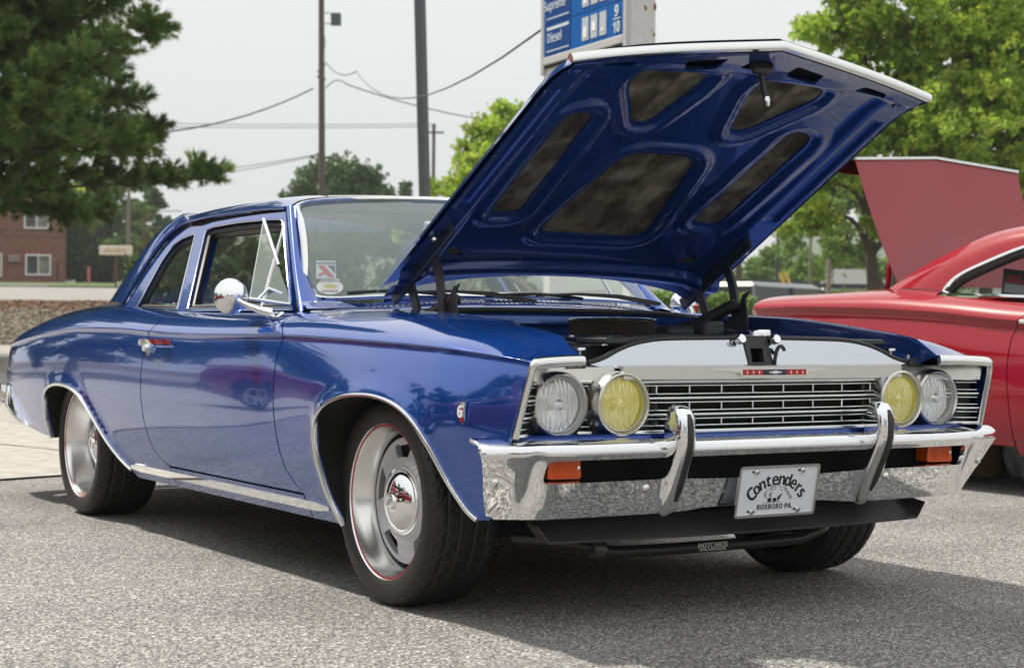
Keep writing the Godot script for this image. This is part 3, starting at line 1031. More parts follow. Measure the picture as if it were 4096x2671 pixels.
	mb.sweep([Vector3(-0.545, 0.7445, 0.758), Vector3(-0.3, 0.7445, 0.766), Vector3(0, 0.7445, 0.770), Vector3(0.3, 0.7445, 0.766), Vector3(0.545, 0.7445, 0.758)], PackedVector2Array([Vector2(-0.004, -0.019), Vector2(0.004, -0.019), Vector2(0.004, 0.019), Vector2(-0.03, 0.022), Vector2(-0.03, 0.018), Vector2(-0.004, 0.015)]), Vector3.UP)
	put(grille, "header_bar", mb, M.brushed, 20)
	# bars: [height, half height, how far out]
	var bars := [[0.7185, 0.0062, 0.012], [0.706, 0.0022, 0.004], [0.682, 0.0022, 0.004], [0.6695, 0.0040, 0.010], [0.657, 0.0022, 0.004], [0.634, 0.0022, 0.004], [0.6215, 0.0040, 0.010], [0.609, 0.0022, 0.004], [0.5895, 0.0022, 0.004], [0.573, 0.0055, 0.012]]
	var spans := [[-0.47, 0.47], [-0.905, -0.80], [0.80, 0.905], [-0.66, -0.62], [0.62, 0.66]]
	for b in bars:
		for sp in spans:
			var path := []
			for i in 9:
				var x := lerpf(sp[0], sp[1], i / 8.0)
				if absf(sp[0] + sp[1]) < 0.01: x *= 1.03
				if absf(sp[0]) > 0.78 or absf(sp[1]) > 0.78:
					var lim: float = lerpf(0.902, 0.868, clampf((b[0] - 0.573) / 0.146, 0, 1))
					x = clampf(x, -lim, lim)
					if i == 0 and x < 0: x = -lim
					if i == 8 and x > 0: x = lim
				path.push_back(Vector3(x, b[0], 0.742 + b[2] - ip([[0.0, 0.0], [0.35, 0.006], [0.5, 0.026], [0.6, 0.040], [0.70, 0.062], [0.80, 0.052], [0.86, -0.01], [0.905, -0.03]], absf(x), 1) + 0.25 * (b[0] - 0.65) * smoothstep(0.72, 0.85, absf(x))))
			mb = MB.new()
			var h: float = b[1]
			mb.sweep(path, PackedVector2Array([Vector2(-0.016, -h), Vector2(0.0, -h), Vector2(h * 0.8, -h * 0.5), Vector2(h * 0.8, h * 0.5), Vector2(0.0, h), Vector2(-0.016, h)]), Vector3.UP, true)
			put(grille, "bar", mb, M.trim, 70)
	# dividers within the three deep rows
	for rr in [[0.682, 0.706], [0.634, 0.657], [0.5895, 0.609]]:
		for k in 8:
			var x := lerpf(-0.42, 0.42, k / 7.0)
			mb = MB.new()
			mb.box(Vector3(x, (rr[0] + rr[1]) * 0.5, 0.742 - 0.008 * x * x), Vector3(0.005, rr[1] - rr[0], 0.022), Basis(Vector3.BACK, 0.0))
			put(grille, "divider", mb, M.steel)
	mb = MB.new()
	for q in [[-0.52, 0.705, 0.20, 0.0], [0.52, 0.705, 0.20, 0.0], [-0.67, 0.672, 0.10, 0.0], [0.67, 0.672, 0.10, 0.0], [-0.83, 0.690, 0.15, 0.35], [0.83, 0.690, 0.15, -0.35]]:
		mb = MB.new()
		mb.box(Vector3(q[0], 0.645, q[1]), Vector3(q[2], 0.15, 0.02), Basis(Vector3.UP, q[3]))
		put(grille, "grille_backing", mb, M.satin)
	# emblem
	var em := group_node(grille, "emblem")
	var emz := 0.7765
	mb = MB.new()
	mb.prism(PackedVector2Array([Vector2(-0.225, 0.006), Vector2(-0.135, 0.0), Vector2(-0.128, -0.012), Vector2(0.128, -0.012), Vector2(0.135, 0.0), Vector2(0.225, 0.006), Vector2(0.13, 0.011), Vector2(-0.13, 0.011)]), -0.006, 0.006, Transform3D(Basis(), Vector3(0, 0.745, emz)))
	sub(em, mi("emblem_frame", mb, M.trim, 15))
	for q in [[-0.124, -0.045, M.stripe], [-0.044, 0.044, mat(lin(0.008, 0.02, 0.06), 0.3)], [0.045, 0.124, M.stripe]]:
		mb = MB.new()
		mb.box(Vector3((q[0] + q[1]) * 0.5, 0.7445, emz + 0.0065), Vector3(q[1] - q[0] - 0.002, 0.017, 0.003))
		sub(em, mi("emblem_field", mb, q[2], 15))
	mb = MB.new()
	bowtie(mb, Vector3(0, 0.7445, emz + 0.008), 0.024, 0.0045)
	sub(em, mi("emblem_mark", mb, M.white, 15))
	for s in [-1, 1]:
		for k in 3:
			var c := Vector3(s * (0.062 + 0.0235 * k), 0.7445, emz + 0.0085)
			mb = MB.new()
			mb.box(c, Vector3(0.0022, 0.011, 0.001)); mb.box(c, Vector3(0.0065, 0.0022, 0.0012))
			sub(em, mi("emblem_mark", mb, M.white, 15))
	# --- headlamps: four, the inner pair yellow
	for q in [[-0.739, 0.714, false], [0.739, 0.714, false], [-0.546, 0.747, true], [0.546, 0.747, true]]:
		headlamp(Vector3(q[0], 0.655, q[1] + 0.002), q[2])
	# panels over the lamps, chrome eyebrows and fender edge trim
	for s in [-1.0, 1.0]:
		mb = MB.new()
		var pr2 := []
		for q in [[0.715, 0.0], [0.760, -0.006], [0.764, -0.02]]:
			var r := PackedVector3Array()
			for k in 12:
				var x := lerpf(0.55, 0.886, k / 11.0)
				var lim: float = 0.872 + (q[0] - 0.715) * 0.3
				x = minf(x, lim)
				r.push_back(Vector3(x, q[0], q[1] + ip([[0.55, 0.728], [0.65, 0.706], [0.74, 0.700], [0.80, 0.735], [0.84, 0.775], [0.89, 0.795]], x, 1)))
			pr2.push_back(r)
		mb.grid(pr2)
		one(blue, "headlamp_panel", mb if s > 0 else mb.mirrored(), M.brushed)
		var path := [Vector3(0.698, 0.786, 0.772), Vector3(0.76, 0.785, 0.787), Vector3(0.82, 0.783, 0.802), Vector3(0.868, 0.780, 0.813), Vector3(0.886, 0.774, 0.817), Vector3(0.893, 0.760, 0.815), Vector3(0.897, 0.73, 0.808), Vector3(0.903, 0.66, 0.786), Vector3(0.908, 0.60, 0.768), Vector3(0.910, 0.568, 0.757)]
		mb = MB.new()
		var tsc := []
		for i in 46: tsc.push_back(lerpf(1.0, 0.62, smoothstep(14, 26, i)))
		mb.sweep(spline(path, 5), PackedVector2Array([Vector2(-0.006, -0.022), Vector2(0.010, -0.020), Vector2(0.015, -0.010), Vector2(0.014, 0.004), Vector2(0.006, 0.010), Vector2(-0.008, 0.008)]), Vector3(0.9, 0.9, 0.0), true, false, tsc)
		one(blue, "fender_edge_trim", mb if s > 0 else mb.mirrored(), M.trim, 60)
	# --- bumper guards with rubber facings
	for s in [-1.0, 1.0]:
		var sp := spline([Vector3(0.388, 0.652, 0.800), Vector3(0.389, 0.648, 0.842), Vector3(0.390, 0.62, 0.866), Vector3(0.390, 0.57, 0.872), Vector3(0.389, 0.525, 0.866), Vector3(0.387, 0.47, 0.842), Vector3(0.384, 0.40, 0.808), Vector3(0.380, 0.345, 0.775), Vector3(0.378, 0.328, 0.745)], 5)
		var sc := []
		for i in sp.size(): sc.push_back(1.0 - 0.25 * pow(absf(2.0 * i / (sp.size() - 1) - 0.9), 4.0))
		mb = MB.new()
		mb.sweep(sp, PackedVector2Array([Vector2(-0.036, -0.075), Vector2(0.036, -0.075), Vector2(0.034, -0.025), Vector2(0.024, -0.004), Vector2(0.012, 0.002), Vector2(-0.012, 0.002), Vector2(-0.024, -0.004), Vector2(-0.034, -0.025)]), Vector3(0, 0.25, 1), true, false, sc)
		var gd := one(blue, "bumper_guard", mb if s > 0 else mb.mirrored(), M.chrome, 45)
		mb = MB.new()
		var sub := sp.slice(9, 33)
		var sc2 := []
		for i in sub.size(): sc2.push_back(0.6 + 0.4 * smoothstep(0.0, 3.0, minf(i, sub.size() - 1 - i)))
		mb.sweep(sub, PackedVector2Array([Vector2(-0.010, -0.002), Vector2(0.010, -0.002), Vector2(0.009, 0.007), Vector2(-0.009, 0.007)]), Vector3(0, 0.25, 1), true, false, sc2)
		put(gd, "rubber_facing", mb if s > 0 else mb.mirrored(), M.satin, 40)
	plate()
	# --- black chin spoiler and sway bar
	var spoil := MB.new()
	rows = []
	for i in 41:
		var x := lerpf(-0.765, 0.765, i / 40.0)
		var e: float = smoothstep(0.768, 0.725, absf(x))
		var z := 0.665 - 0.06 * pow(absf(x) / 0.765, 2.0)
		var yb := lerpf(0.315, 0.262, sqrt(e))
		rows.push_back(PackedVector3Array([Vector3(x, 0.334, z - 0.12), Vector3(x, 0.330, z - 0.06), Vector3(x, lerpf(0.328, yb, 0.3), z - 0.03), Vector3(x, lerpf(0.328, yb, 0.62), z + 0.002), Vector3(x, lerpf(0.328, yb, 0.88), z + 0.035), Vector3(x, yb, z + 0.052), Vector3(x, yb - 0.007, z + 0.048), Vector3(x, yb + 0.002, z - 0.01)]))
	spoil.grid(rows)
	one(blue, "chin_spoiler", spoil, mat(lin(0.06, 0.06, 0.064), 0.38), 60)
	var bar := one(blue, "sway_bar", tube_mb(spline([Vector3(-0.62, 0.225, 0.30), Vector3(-0.52, 0.222, 0.44), Vector3(-0.42, 0.20, 0.47), Vector3(-0.3, 0.188, 0.475), Vector3(0.3, 0.188, 0.475), Vector3(0.42, 0.20, 0.47), Vector3(0.52, 0.222, 0.44), Vector3(0.62, 0.225, 0.30)], 5), 0.019, 12), M.satin, 60)
	var tl := text_mb("HOTCHKIS", 0.034, 0.001, font("Droid Sans", true, true), Transform3D(Basis(Vector3(0.72, 0, 0), Vector3(0.16, 0.62, -0.1), Vector3(0, 0, 1)), Vector3(0, 0.192, 0.4955)))
	tl.add(text_mb("SPORT SUSPENSION", 0.014, 0.001, font("Droid Sans", true, true), Transform3D(Basis(Vector3(0.8, 0, 0), Vector3(0.16, 0.7, -0.2), Vector3(0, 0, 1)), Vector3(0, 0.1785, 0.4945))))
	put(bar, "lettering", tl, M.white)
	mb = MB.new()
	for s in [-1]:
		mb.tube([Vector3(s * 0.45, 0.205, 0.47), Vector3(s * 0.41, 0.203, 0.473)], 0.030, 12)
	one(blue, "sway_bar_bushing", mb, mat(lin(0.12, 0.12, 0.12), 0.4, 0.5), 40)
	# lower arms and frame crossmember, dim under the car
	mb = MB.new()
	mb.box(Vector3(0, 0.30, 0.30), Vector3(1.0, 0.10, 0.35), Basis(), 0.02)
	for s in [-1, 1]:
		mb.tube([Vector3(s * 0.45, 0.24, 0.15), Vector3(s * 0.70, 0.22, 0.02)], 0.03, 8)
		mb.tube([Vector3(s * 0.45, 0.24, -0.2), Vector3(s * 0.70, 0.22, -0.02)], 0.03, 8)
	one(blue, "front_suspension", mb, M.black)
	mb = MB.new()
	mb.tube([Vector3(-0.6, 0.32, -2.92), Vector3(0.6, 0.32, -2.92)], 0.045, 10)
	mb.tube([Vector3(0.28, 0.20, -0.4), Vector3(0.30, 0.19, -1.6), Vector3(0.32, 0.21, -2.6)], 0.032, 8)
	mb.tube([Vector3(-0.28, 0.20, -0.4), Vector3(-0.30, 0.19, -1.6), Vector3(-0.32, 0.21, -2.6)], 0.032, 8)
	mb.box(Vector3(-0.45, 0.20, -1.5), Vector3(0.2, 0.06, 0.7), Basis(), 0.02)
	one(blue, "exhaust_and_axle", mb, M.black)
func mi(called: String, mb: MB, m: Material, crease := 32.0) -> MeshInstance3D:
	var o := MeshInstance3D.new()
	o.mesh = mb.mesh(crease)
	o.material_override = m
	o.name = called
	return o
func bowtie(mb: MB, at: Vector3, w: float, h: float) -> void:
	mb.prism(PackedVector2Array([Vector2(-w, -h * 0.45), Vector2(-w * 0.45, -h * 0.45), Vector2(-w * 0.45, -h), Vector2(w * 0.32, -h), Vector2(w * 0.38, -h * 0.45), Vector2(w * 0.95, -h * 0.45), Vector2(w, h * 0.45), Vector2(w * 0.45, h * 0.45), Vector2(w * 0.45, h), Vector2(-w * 0.32, h), Vector2(-w * 0.38, h * 0.45), Vector2(-w * 0.95, h * 0.45)]), 0.0, 0.0015, Transform3D(Basis(), at))
func headlamp(at: Vector3, yellow: bool) -> void:
	var lamp := group_node(blue, "headlight")
	lamp.position = at - BLUE_AT
	var ax := face_z(Vector3.ZERO)
	var big := Transform3D(Basis().scaled(Vector3(1.11, 1.11, 1.0)), Vector3(0, 0, 0.010)) * face_z(Vector3.ZERO)
	var grow := Transform3D(Basis().scaled(Vector3(1.11, 1.11, 1.0)), Vector3(0, 0, 0.010))
	var mb := MB.new()
	mb.lathe([[0.096, -0.06], [0.0945, -0.015], [0.093, 0.012], [0.090, 0.019], [0.086, 0.021], [0.083, 0.017], [0.080, 0.008], [0.0795, -0.02]], 48, ax)
	sub(lamp, mi("bezel", mb, M.brushed, 50))
	mb = MB.new()
	mb.lathe([[0.0835, 0.006], [0.0825, 0.009], [0.079, 0.005], [0.078, -0.02]], 40, ax)
	sub(lamp, mi("seal_ring", mb, M.black, 40))
	mb = MB.new()
	var prof := []
	for i in 9:
		var r := 0.0705 * i / 8.0
		prof.push_back([r, -0.045 + 3.6 * r * r])
	mb.lathe(prof, 40, ax)
	# the reflector's flutes
	for k in 7:
		var x := -0.051 + 0.017 * k
		var h := sqrt(maxf(0.0, 0.066 * 0.066 - x * x))
		var path := []
		for j in 9:
			var y := lerpf(-h, h, j / 8.0)
			path.push_back(Vector3(x + 0.004 * sin(y * 30.0), y, -0.046 + 3.6 * (x * x + y * y)))
		if absf(x) > 0.014: mb.tube(path, 0.0032, 6, false)
	var rf := MB.new()
	rf.add(mb, grow)
	sub(lamp, mi("reflector", rf, M.reflector, 40))
	# fluted inner face of the lens
	mb = MB.new()
	for k in 9:
		var x := -0.052 + 0.013 * k
		var h := sqrt(maxf(0.0, 0.066 * 0.066 - x * x))
		var path := []
		for q in 9:
			var y := lerpf(-h, h, q / 8.0)
			path.push_back(Vector3(x + 0.006 * (1.0 - pow(y / 0.066, 2.0)) * signf(x + 0.001), y, -0.014 - 3.0 * (x * x + y * y)))
		if absf(x) < 0.02:
			mb.tube(path.slice(6), 0.0026, 6, false); mb.tube(path.slice(0, 3), 0.0026, 6, false)
		else: mb.tube(path, 0.0026, 6, false)
	var lf := MB.new()
	lf.add(mb, grow)
	sub(lamp, mi("lens_flutes", lf, M.flute, 20))
	mb = MB.new()
	mb.lathe([[0.024, -0.045], [0.021, -0.04], [0.016, -0.03], [0.0165, 0.006], [0.009, 0.013], [0.0, 0.0135]], 8, ax)
	sub(lamp, mi("bulb_shield", mb, M.steel, 20))
	mb = MB.new()
	mb.lathe([[0.0, 0.012], [0.03, 0.010], [0.055, 0.004], [0.067, -0.002], [0.0715, -0.007]], 40, big)
	sub(lamp, mi("lens", mb, M.yellow if yellow else M.lens, 40))
	mb = MB.new()
	var ring := []
	for j in 40: ring.push_back(Vector3(cos(TAU * j / 40) * 0.0685, sin(TAU * j / 40) * 0.0685, -0.002) * Vector3(1.11, 1.11, 1) + Vector3(0, 0, 0.01))
	mb.tube(ring, 0.0028, 6, false, true)
	sub(lamp, mi("lens_rim", mb, M.lens, 60))
func plate() -> void:
	var up := Vector3(0, 0.156, 0.030).normalized()
	var nrm := Vector3.RIGHT.cross(up)
	var xf := Transform3D(Basis(Vector3.RIGHT, up, nrm), Vector3(0, 0.390, 0.797) )
	var pl := group_node(blue, "license_plate")
	pl.position = -BLUE_AT
	var mb := MB.new()
	var outer := round_poly([Vector2(-0.157, -0.0795), Vector2(0.157, -0.0795), Vector2(0.157, 0.0795), Vector2(-0.157, 0.0795)], 0.012, 4)
	var inner := round_poly([Vector2(-0.149, -0.0715), Vector2(0.149, -0.0715), Vector2(0.149, 0.0715), Vector2(-0.149, 0.0715)], 0.006, 3)
	for q in with_holes(outer, [inner]): mb.prism(q, -0.002, 0.005, xf)
	sub(pl, mi("plate_frame", mb, M.steel))
	mb = MB.new()
	mb.box(xf * Vector3(0, 0, 0.0005), Vector3(0.302, 0.147, 0.002), xf.basis)
	sub(pl, mi("plate_face", mb, mat(lin(0.72, 0.75, 0.78), 0.4)))
	mb = MB.new()
	for q in [[-0.09, 0.061], [0.09, 0.061], [-0.09, -0.061], [0.09, -0.061]]:
		mb.lathe([[0.0, 0.008], [0.007, 0.007], [0.0095, 0.003], [0.0095, 0.0]], 14, xf * face_z(Vector3(q[0], q[1], 0.0015)))
	sub(pl, mi("plate_bolt", mb, M.steel, 50))
	var ink := MB.new()
	for q in [[-0.09, 0.061], [0.09, 0.061], [-0.09, -0.061], [0.09, -0.061]]: ink.box(xf * Vector3(q[0] - 0.010, q[1], 0.0016), Vector3(0.016, 0.006, 0.0006), xf.basis)
	# the arched word
	var word := "Contenders"
	var f := font("Droid Sans", true)
	for i in word.length():
		var a := deg_to_rad(lerpf(57, -57, i / 9.0))
		var c := Vector2(sin(-a) * 0.118, -0.062 + cos(a) * 0.098)
		var s := 0.058 if i == 0 else 0.05
		ink.add(text_mb(word[i], s, 0.0008, f, xf * Transform3D(Basis(Vector3.BACK, a * 0.75), Vector3(c.x, c.y, 0.0019))))
	ink.add(text_mb("ROXBORO PA.", 0.0215, 0.0008, font("Droid Sans", true, true), xf * Transform3D(Basis(), Vector3(-0.002, -0.049, 0.0019))))
	# line drawing of an old coupe leaping out of its own dust
	var line := func(pts: Array, w: float) -> void:
		for k in pts.size() - 1:
			var a: Vector2 = pts[k]; var b: Vector2 = pts[k + 1]
			var d := (b - a).normalized().orthogonal() * w
			ink.prism(PackedVector2Array([a - d, b - d, b + d, a + d]), 0.0014, 0.0021, xf)
	var w := 0.0007
	line.call(spline([Vector2(-0.028, 0.004), Vector2(-0.022, 0.016), Vector2(-0.004, 0.018), Vector2(0.012, 0.010), Vector2(0.018, -0.004)], 4), w)
	line.call(spline([Vector2(-0.024, 0.006), Vector2(-0.018, 0.013), Vector2(-0.008, 0.013), Vector2(-0.010, 0.004), Vector2(-0.024, 0.006)], 3), w)
	line.call(spline([Vector2(-0.028, 0.004), Vector2(-0.040, 0.002), Vector2(-0.044, -0.014), Vector2(-0.036, -0.022)], 4), w)
	line.call(spline([Vector2(-0.020, 0.0), Vector2(-0.026, -0.012), Vector2(-0.022, -0.020)], 4), w)
	line.call(spline([Vector2(-0.050, -0.008), Vector2(-0.046, -0.003), Vector2(-0.042, -0.010), Vector2(-0.046, -0.018), Vector2(-0.050, -0.008)], 3), w)
	line.call(spline([Vector2(-0.030, -0.012), Vector2(-0.024, -0.006), Vector2(-0.018, -0.014), Vector2(-0.024, -0.020), Vector2(-0.030, -0.012)], 3), w)
	for q in [Vector2(-0.026, -0.026), Vector2(-0.006, -0.026)]:
		ink.prism(round_poly([q + Vector2(-0.008, -0.008), q + Vector2(0.007, -0.008), q + Vector2(0.008, 0.004), q + Vector2(-0.007, 0.004)], 0.004, 3), 0.0014, 0.0021, xf)
	ink.prism(PackedVector2Array([Vector2(0.006, -0.034), Vector2(0.010, -0.030), Vector2(0.022, -0.008), Vector2(0.012, -0.014), Vector2(0.004, -0.020)]), 0.0014, 0.0021, xf)
	for k in 9:
		var c := Vector2(0.026 + 0.004 * k + 0.003 * sin(k * 2.1), 0.010 - 0.0045 * k)
		line.call(spline([c + Vector2(-0.005, -0.002), c + Vector2(-0.002, 0.003), c + Vector2(0.003, 0.002), c + Vector2(0.004, -0.003)], 3), 0.0006)
	line.call([Vector2(-0.05, -0.0365), Vector2(0.02, -0.0355)], 0.0006)
	sub(pl, mi("plate_print", ink, mat(lin(0.006, 0.006, 0.008), 0.5)))

# ---------------------------------------------------------------- blue car: engine bay and hood
func engine_bay() -> void:
	var mb := MB.new()
	# cowl top between windscreen and hood, drooping into the firewall
	var rows := []
	for q in [[-0.022, 0.02, 0.0], [-0.024, 0.10, 1.0], [-0.032, 0.16, 1.0], [-0.037, 0.19, 1.0], [-0.054, 0.205, 1.0], [-0.057, 0.27, 1.0]]:
		var r := PackedVector3Array()
		for k in 25:
			var x := lerpf(-0.72, 0.72, k / 24.0)
			var u := absf(x) / 0.775
			r.push_back(Vector3(x, 0.985 - 0.03 * u * u + q[0] - 0.004 * u, -0.72 - 0.11 * u * u * u + q[1]))
		rows.push_back(r)
	mb.grid(rows)
	for s in [-1, 1]:
		mb.quad(Vector3(s * 0.70, 0.936, -0.60), Vector3(s * 0.84, 0.930, -0.72), Vector3(s * 0.83, 0.955, -0.80), Vector3(s * 0.70, 0.966, -0.80))
	var cowl := one(blue, "cowl", mb, M.paint, 40)
	# louvres
	mb = MB.new()
	for k in 60:
		var x := -0.62 + 1.24 * k / 59.0
		var u := absf(x) / 0.775
		mb.box(Vector3(x, 0.9670 - 0.034 * u * u, -0.635 - 0.11 * u * u * u), Vector3(0.010, 0.004, 0.05), Basis(Vector3.RIGHT, 0.2))
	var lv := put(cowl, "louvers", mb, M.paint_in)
	lv.set_meta("kind", "stuff")
	# firewall, its rubber weather strip
	mb = MB.new()
	mb.box(Vector3(0, 0.72, -0.47), Vector3(1.40, 0.40, 0.02))
	mb.box(Vector3(0, 0.900, -0.455), Vector3(1.36, 0.05, 0.05), Basis(), 0.012)
	one(blue, "firewall", mb, M.paint)
	one(blue, "weather_strip", tube_mb(spline([Vector3(-0.66, 0.916, -0.44), Vector3(-0.4, 0.930, -0.44), Vector3(0, 0.934, -0.44), Vector3(0.4, 0.930, -0.44), Vector3(0.66, 0.916, -0.44)], 6), 0.011, 10), M.black, 60)
	# inner fenders with the turned-down lip under each hood edge
	mb = MB.new()
	rows = []
	for i in 25:
		var z := lerpf(-0.76, 0.765, i / 24.0)
		var y := side(z, 2.0).y
		var zi := minf(z, 0.60)
		var zj := minf(z, 0.70)
		rows.push_back(PackedVector3Array([Vector3(0.70, y, z), Vector3(0.693, y - 0.006, z), Vector3(0.690, maxf(y - 0.052, 0.77), zj), Vector3(0.655, maxf(y - 0.060, 0.765), zj), Vector3(0.648, maxf(y - 0.066, 0.76), zj), Vector3(0.60, y - 0.085 - 0.04, zi), Vector3(0.57, 0.60, zi), Vector3(0.56, 0.40, zi)]))
	mb.grid(rows)
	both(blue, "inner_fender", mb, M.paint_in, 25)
	# radiator support: mirror-polished cover panel in two halves, black centre bracket, rubber seal
	var tl := [Vector2(-0.628, 0.768), Vector2(-0.57, 0.784), Vector2(-0.52, 0.806), Vector2(-0.46, 0.825), Vector2(-0.38, 0.838), Vector2(-0.28, 0.842), Vector2(-0.052, 0.845)]
	var lean := Transform3D(Basis(Vector3.RIGHT, deg_to_rad(-12)), Vector3(0, 0.765, 0.705)) * Transform3D(Basis(), Vector3(0, -0.765, 0))
	for s in [-1.0, 1.0]:
		var poly := PackedVector2Array(tl)
		poly.append_array([Vector2(-0.035, 0.757), Vector2(-0.56, 0.757)])
		mb = MB.new()
		mb.prism(poly, -0.003, 0.0, lean)
		one(blue, "radiator_cover", mb if s < 0 else mb.mirrored(), M.cover)
		var path := []
		for q in spline(tl, 4): path.push_back(lean * Vector3(q.x, q.y + 0.004, -0.004))
		mb = MB.new()
		mb.tube(path, 0.008, 8)
		one(blue, "rubber_seal", mb if s < 0 else mb.mirrored(), M.black, 60)
		# black corner plate between cover and fender
		mb = MB.new()
		mb.prism(PackedVector2Array([Vector2(-0.70, 0.757), Vector2(-0.565, 0.757), Vector2(-0.60, 0.775), Vector2(-0.635, 0.782), Vector2(-0.69, 0.788)]), -0.012, -0.004, lean)
		mb.lathe([[0.0, 0.010], [0.010, 0.009], [0.012, 0.0]], 6, lean * face_z(Vector3(-0.645, 0.770, -0.003)))
		one(blue, "corner_plate", mb if s < 0 else mb.mirrored(), M.satin)
		# adjustable rubber hood stop
		mb = MB.new()
		mb.lathe([[0.0, 0.045], [0.020, 0.043], [0.021, 0.036], [0.007, 0.034], [0.007, 0.0], [0.014, -0.001], [0.014, -0.010]], 12, Transform3D(Basis(), Vector3(s * 0.615, 0.772, 0.64)))
		one(blue, "hood_stop", mb, M.steel, 30)
	mb = MB.new()
	mb.box(Vector3(0, 0.835, 0.60), Vector3(1.1, 0.02, 0.16), Basis(), 0.005)
	mb.box(Vector3(0, 0.62, 0.58), Vector3(1.2, 0.40, 0.03))
	one(blue, "radiator_support", mb, M.satin)
	mb = MB.new()
	for q in with_holes(PackedVector2Array([Vector2(-0.050, 0.850), Vector2(0.045, 0.850), Vector2(0.055, 0.757), Vector2(-0.036, 0.757)]), [PackedVector2Array([Vector2(-0.026, 0.772), Vector2(0.022, 0.772), Vector2(0.022, 0.816), Vector2(-0.026, 0.816)])]): mb.prism(q, -0.02, 0.004, lean)
	mb.tube(spline([Vector3(0.062, 0.755, 0.708), Vector3(0.062, 0.79, 0.712), Vector3(0.068, 0.815, 0.716), Vector3(0.080, 0.822, 0.72), Vector3(0.090, 0.808, 0.722)], 4), 0.006, 6)
	one(blue, "hood_latch", mb, M.satin, 40)
	for x in [-0.075, 0.062]:
		mb = MB.new()
		mb.lathe([[0.0, 0.022], [0.013, 0.022], [0.015, 0.019], [0.015, 0.004], [0.010, 0.003], [0.010, -0.006]], 18, Transform3D(Basis(Vector3.RIGHT, deg_to_rad(70)), Vector3(x, 0.838, 0.70)))
		one(blue, "hood_bumper", mb, M.chrome, 40)
	# air cleaner: black pleated element between two bright plates
	var ac := group_node(blue, "air_cleaner")
	ac.position = Vector3(-0.06, 0.872, 0.02) - BLUE_AT
	mb = MB.new()
	rows = []
	for yy in [-0.026, 0.026]:
		var r := PackedVector3Array()
		for k in 180:
			var a := TAU * k / 180
			var rr := 0.142 + (0.004 if k % 2 == 0 else -0.003)
			r.push_back(Vector3(cos(a) * rr, yy, sin(a) * rr))
		rows.push_back(r)
	mb.grid(rows, true)
	sub(ac, mi("filter_element", mb, mat(lin(0.022, 0.018, 0.015), 0.8), 5))
	mb = MB.new()
	mb.lathe([[0.0, 0.040], [0.02, 0.040], [0.03, 0.036], [0.12, 0.036], [0.142, 0.033], [0.150, 0.028], [0.147, 0.024], [0.0, 0.024]], 48, Transform3D())
	sub(ac, mi("lid", mb, M.steel, 40))
	mb = MB.new()
	mb.lathe([[0.0, -0.036], [0.145, -0.036], [0.151, -0.030], [0.147, -0.024], [0.0, -0.024]], 48, Transform3D())
	sub(ac, mi("base", mb, M.steel, 40))
	# engine block with hoses and fittings, mostly hidden
	mb = MB.new()
	mb.box(Vector3(0, 0.66, -0.02), Vector3(0.5, 0.30, 0.75), Basis(), 0.03)
	for s in [-1, 1]: mb.box(Vector3(s * 0.27, 0.765, -0.02), Vector3(0.16, 0.09, 0.60), Basis(Vector3.BACK, -s * 0.5), 0.03)
	mb.box(Vector3(0.20, 0.855, 0.0), Vector3(0.12, 0.05, 0.14), Basis(), 0.01)
	mb.box(Vector3(0.32, 0.865, 0.02), Vector3(0.09, 0.07, 0.16), Basis(), 0.01)
	one(blue, "engine", mb, M.satin)
	mb = MB.new()
	mb.box(Vector3(-0.20, 0.815, 0.26), Vector3(0.035, 0.05, 0.035), Basis(), 0.006)
	mb.lathe([[0.0, 0.05], [0.018, 0.05], [0.018, 0.02], [0.010, 0.015], [0.010, -0.03]], 12, Transform3D(Basis(), Vector3(-0.20, 0.795, 0.30)))
	mb.tube([Vector3(-0.30, 0.795, 0.30), Vector3(-0.14, 0.795, 0.32)], 0.009, 8)
	mb.tube([Vector3(-0.33, 0.79, 0.28), Vector3(-0.30, 0.79, 0.29)], 0.016, 8)
	mb.tube([Vector3(-0.12, 0.80, 0.30), Vector3(-0.08, 0.81, 0.30)], 0.016, 8)
	one(blue, "fuel_fitting", mb, M.steel, 40)
	mb = MB.new()
	mb.lathe([[0.0, 0.02], [0.03, 0.02], [0.034, 0.012], [0.034, 0.0]], 16, Transform3D(Basis(), Vector3(0.13, 0.852, 0.56)))
	mb.box(Vector3(0.07, 0.852, 0.56), Vector3(0.12, 0.012, 0.05), Basis(), 0.004)
	one(blue, "radiator_cap", mb, M.chrome, 40)
	mb = MB.new()
	mb.tube(spline([Vector3(-0.40, 0.80, 0.30), Vector3(-0.30, 0.83, 0.42), Vector3(-0.15, 0.84, 0.5), Vector3(0.0, 0.83, 0.52)], 5), 0.02, 8)
	mb.tube(spline([Vector3(-0.56, 0.78, 0.45), Vector3(-0.5, 0.81, 0.2), Vector3(-0.45, 0.82, -0.1), Vector3(-0.3, 0.84, -0.3)], 5), 0.010, 8)
	one(blue, "radiator_hose", mb, M.black, 60)
	mb = MB.new()
	for q in [[-0.36, 0.80, 0.40, 0.012], [0.30, 0.83, 0.35, 0.014], [0.40, 0.81, 0.15, 0.016], [-0.42, 0.82, 0.0, 0.012], [0.22, 0.84, 0.45, 0.010]]:
		mb.lathe([[0.0, 0.03], [q[3], 0.028], [q[3] * 1.2, 0.01], [q[3], 0.0], [q[3] * 0.6, -0.04]], 10, Transform3D(Basis(), Vector3(q[0], q[1], q[2])))
	mb.tube(spline([Vector3(0.20, 0.85, 0.50), Vector3(0.34, 0.86, 0.3), Vector3(0.38, 0.87, 0.0), Vector3(0.30, 0.88, -0.3)], 5), 0.007, 6)
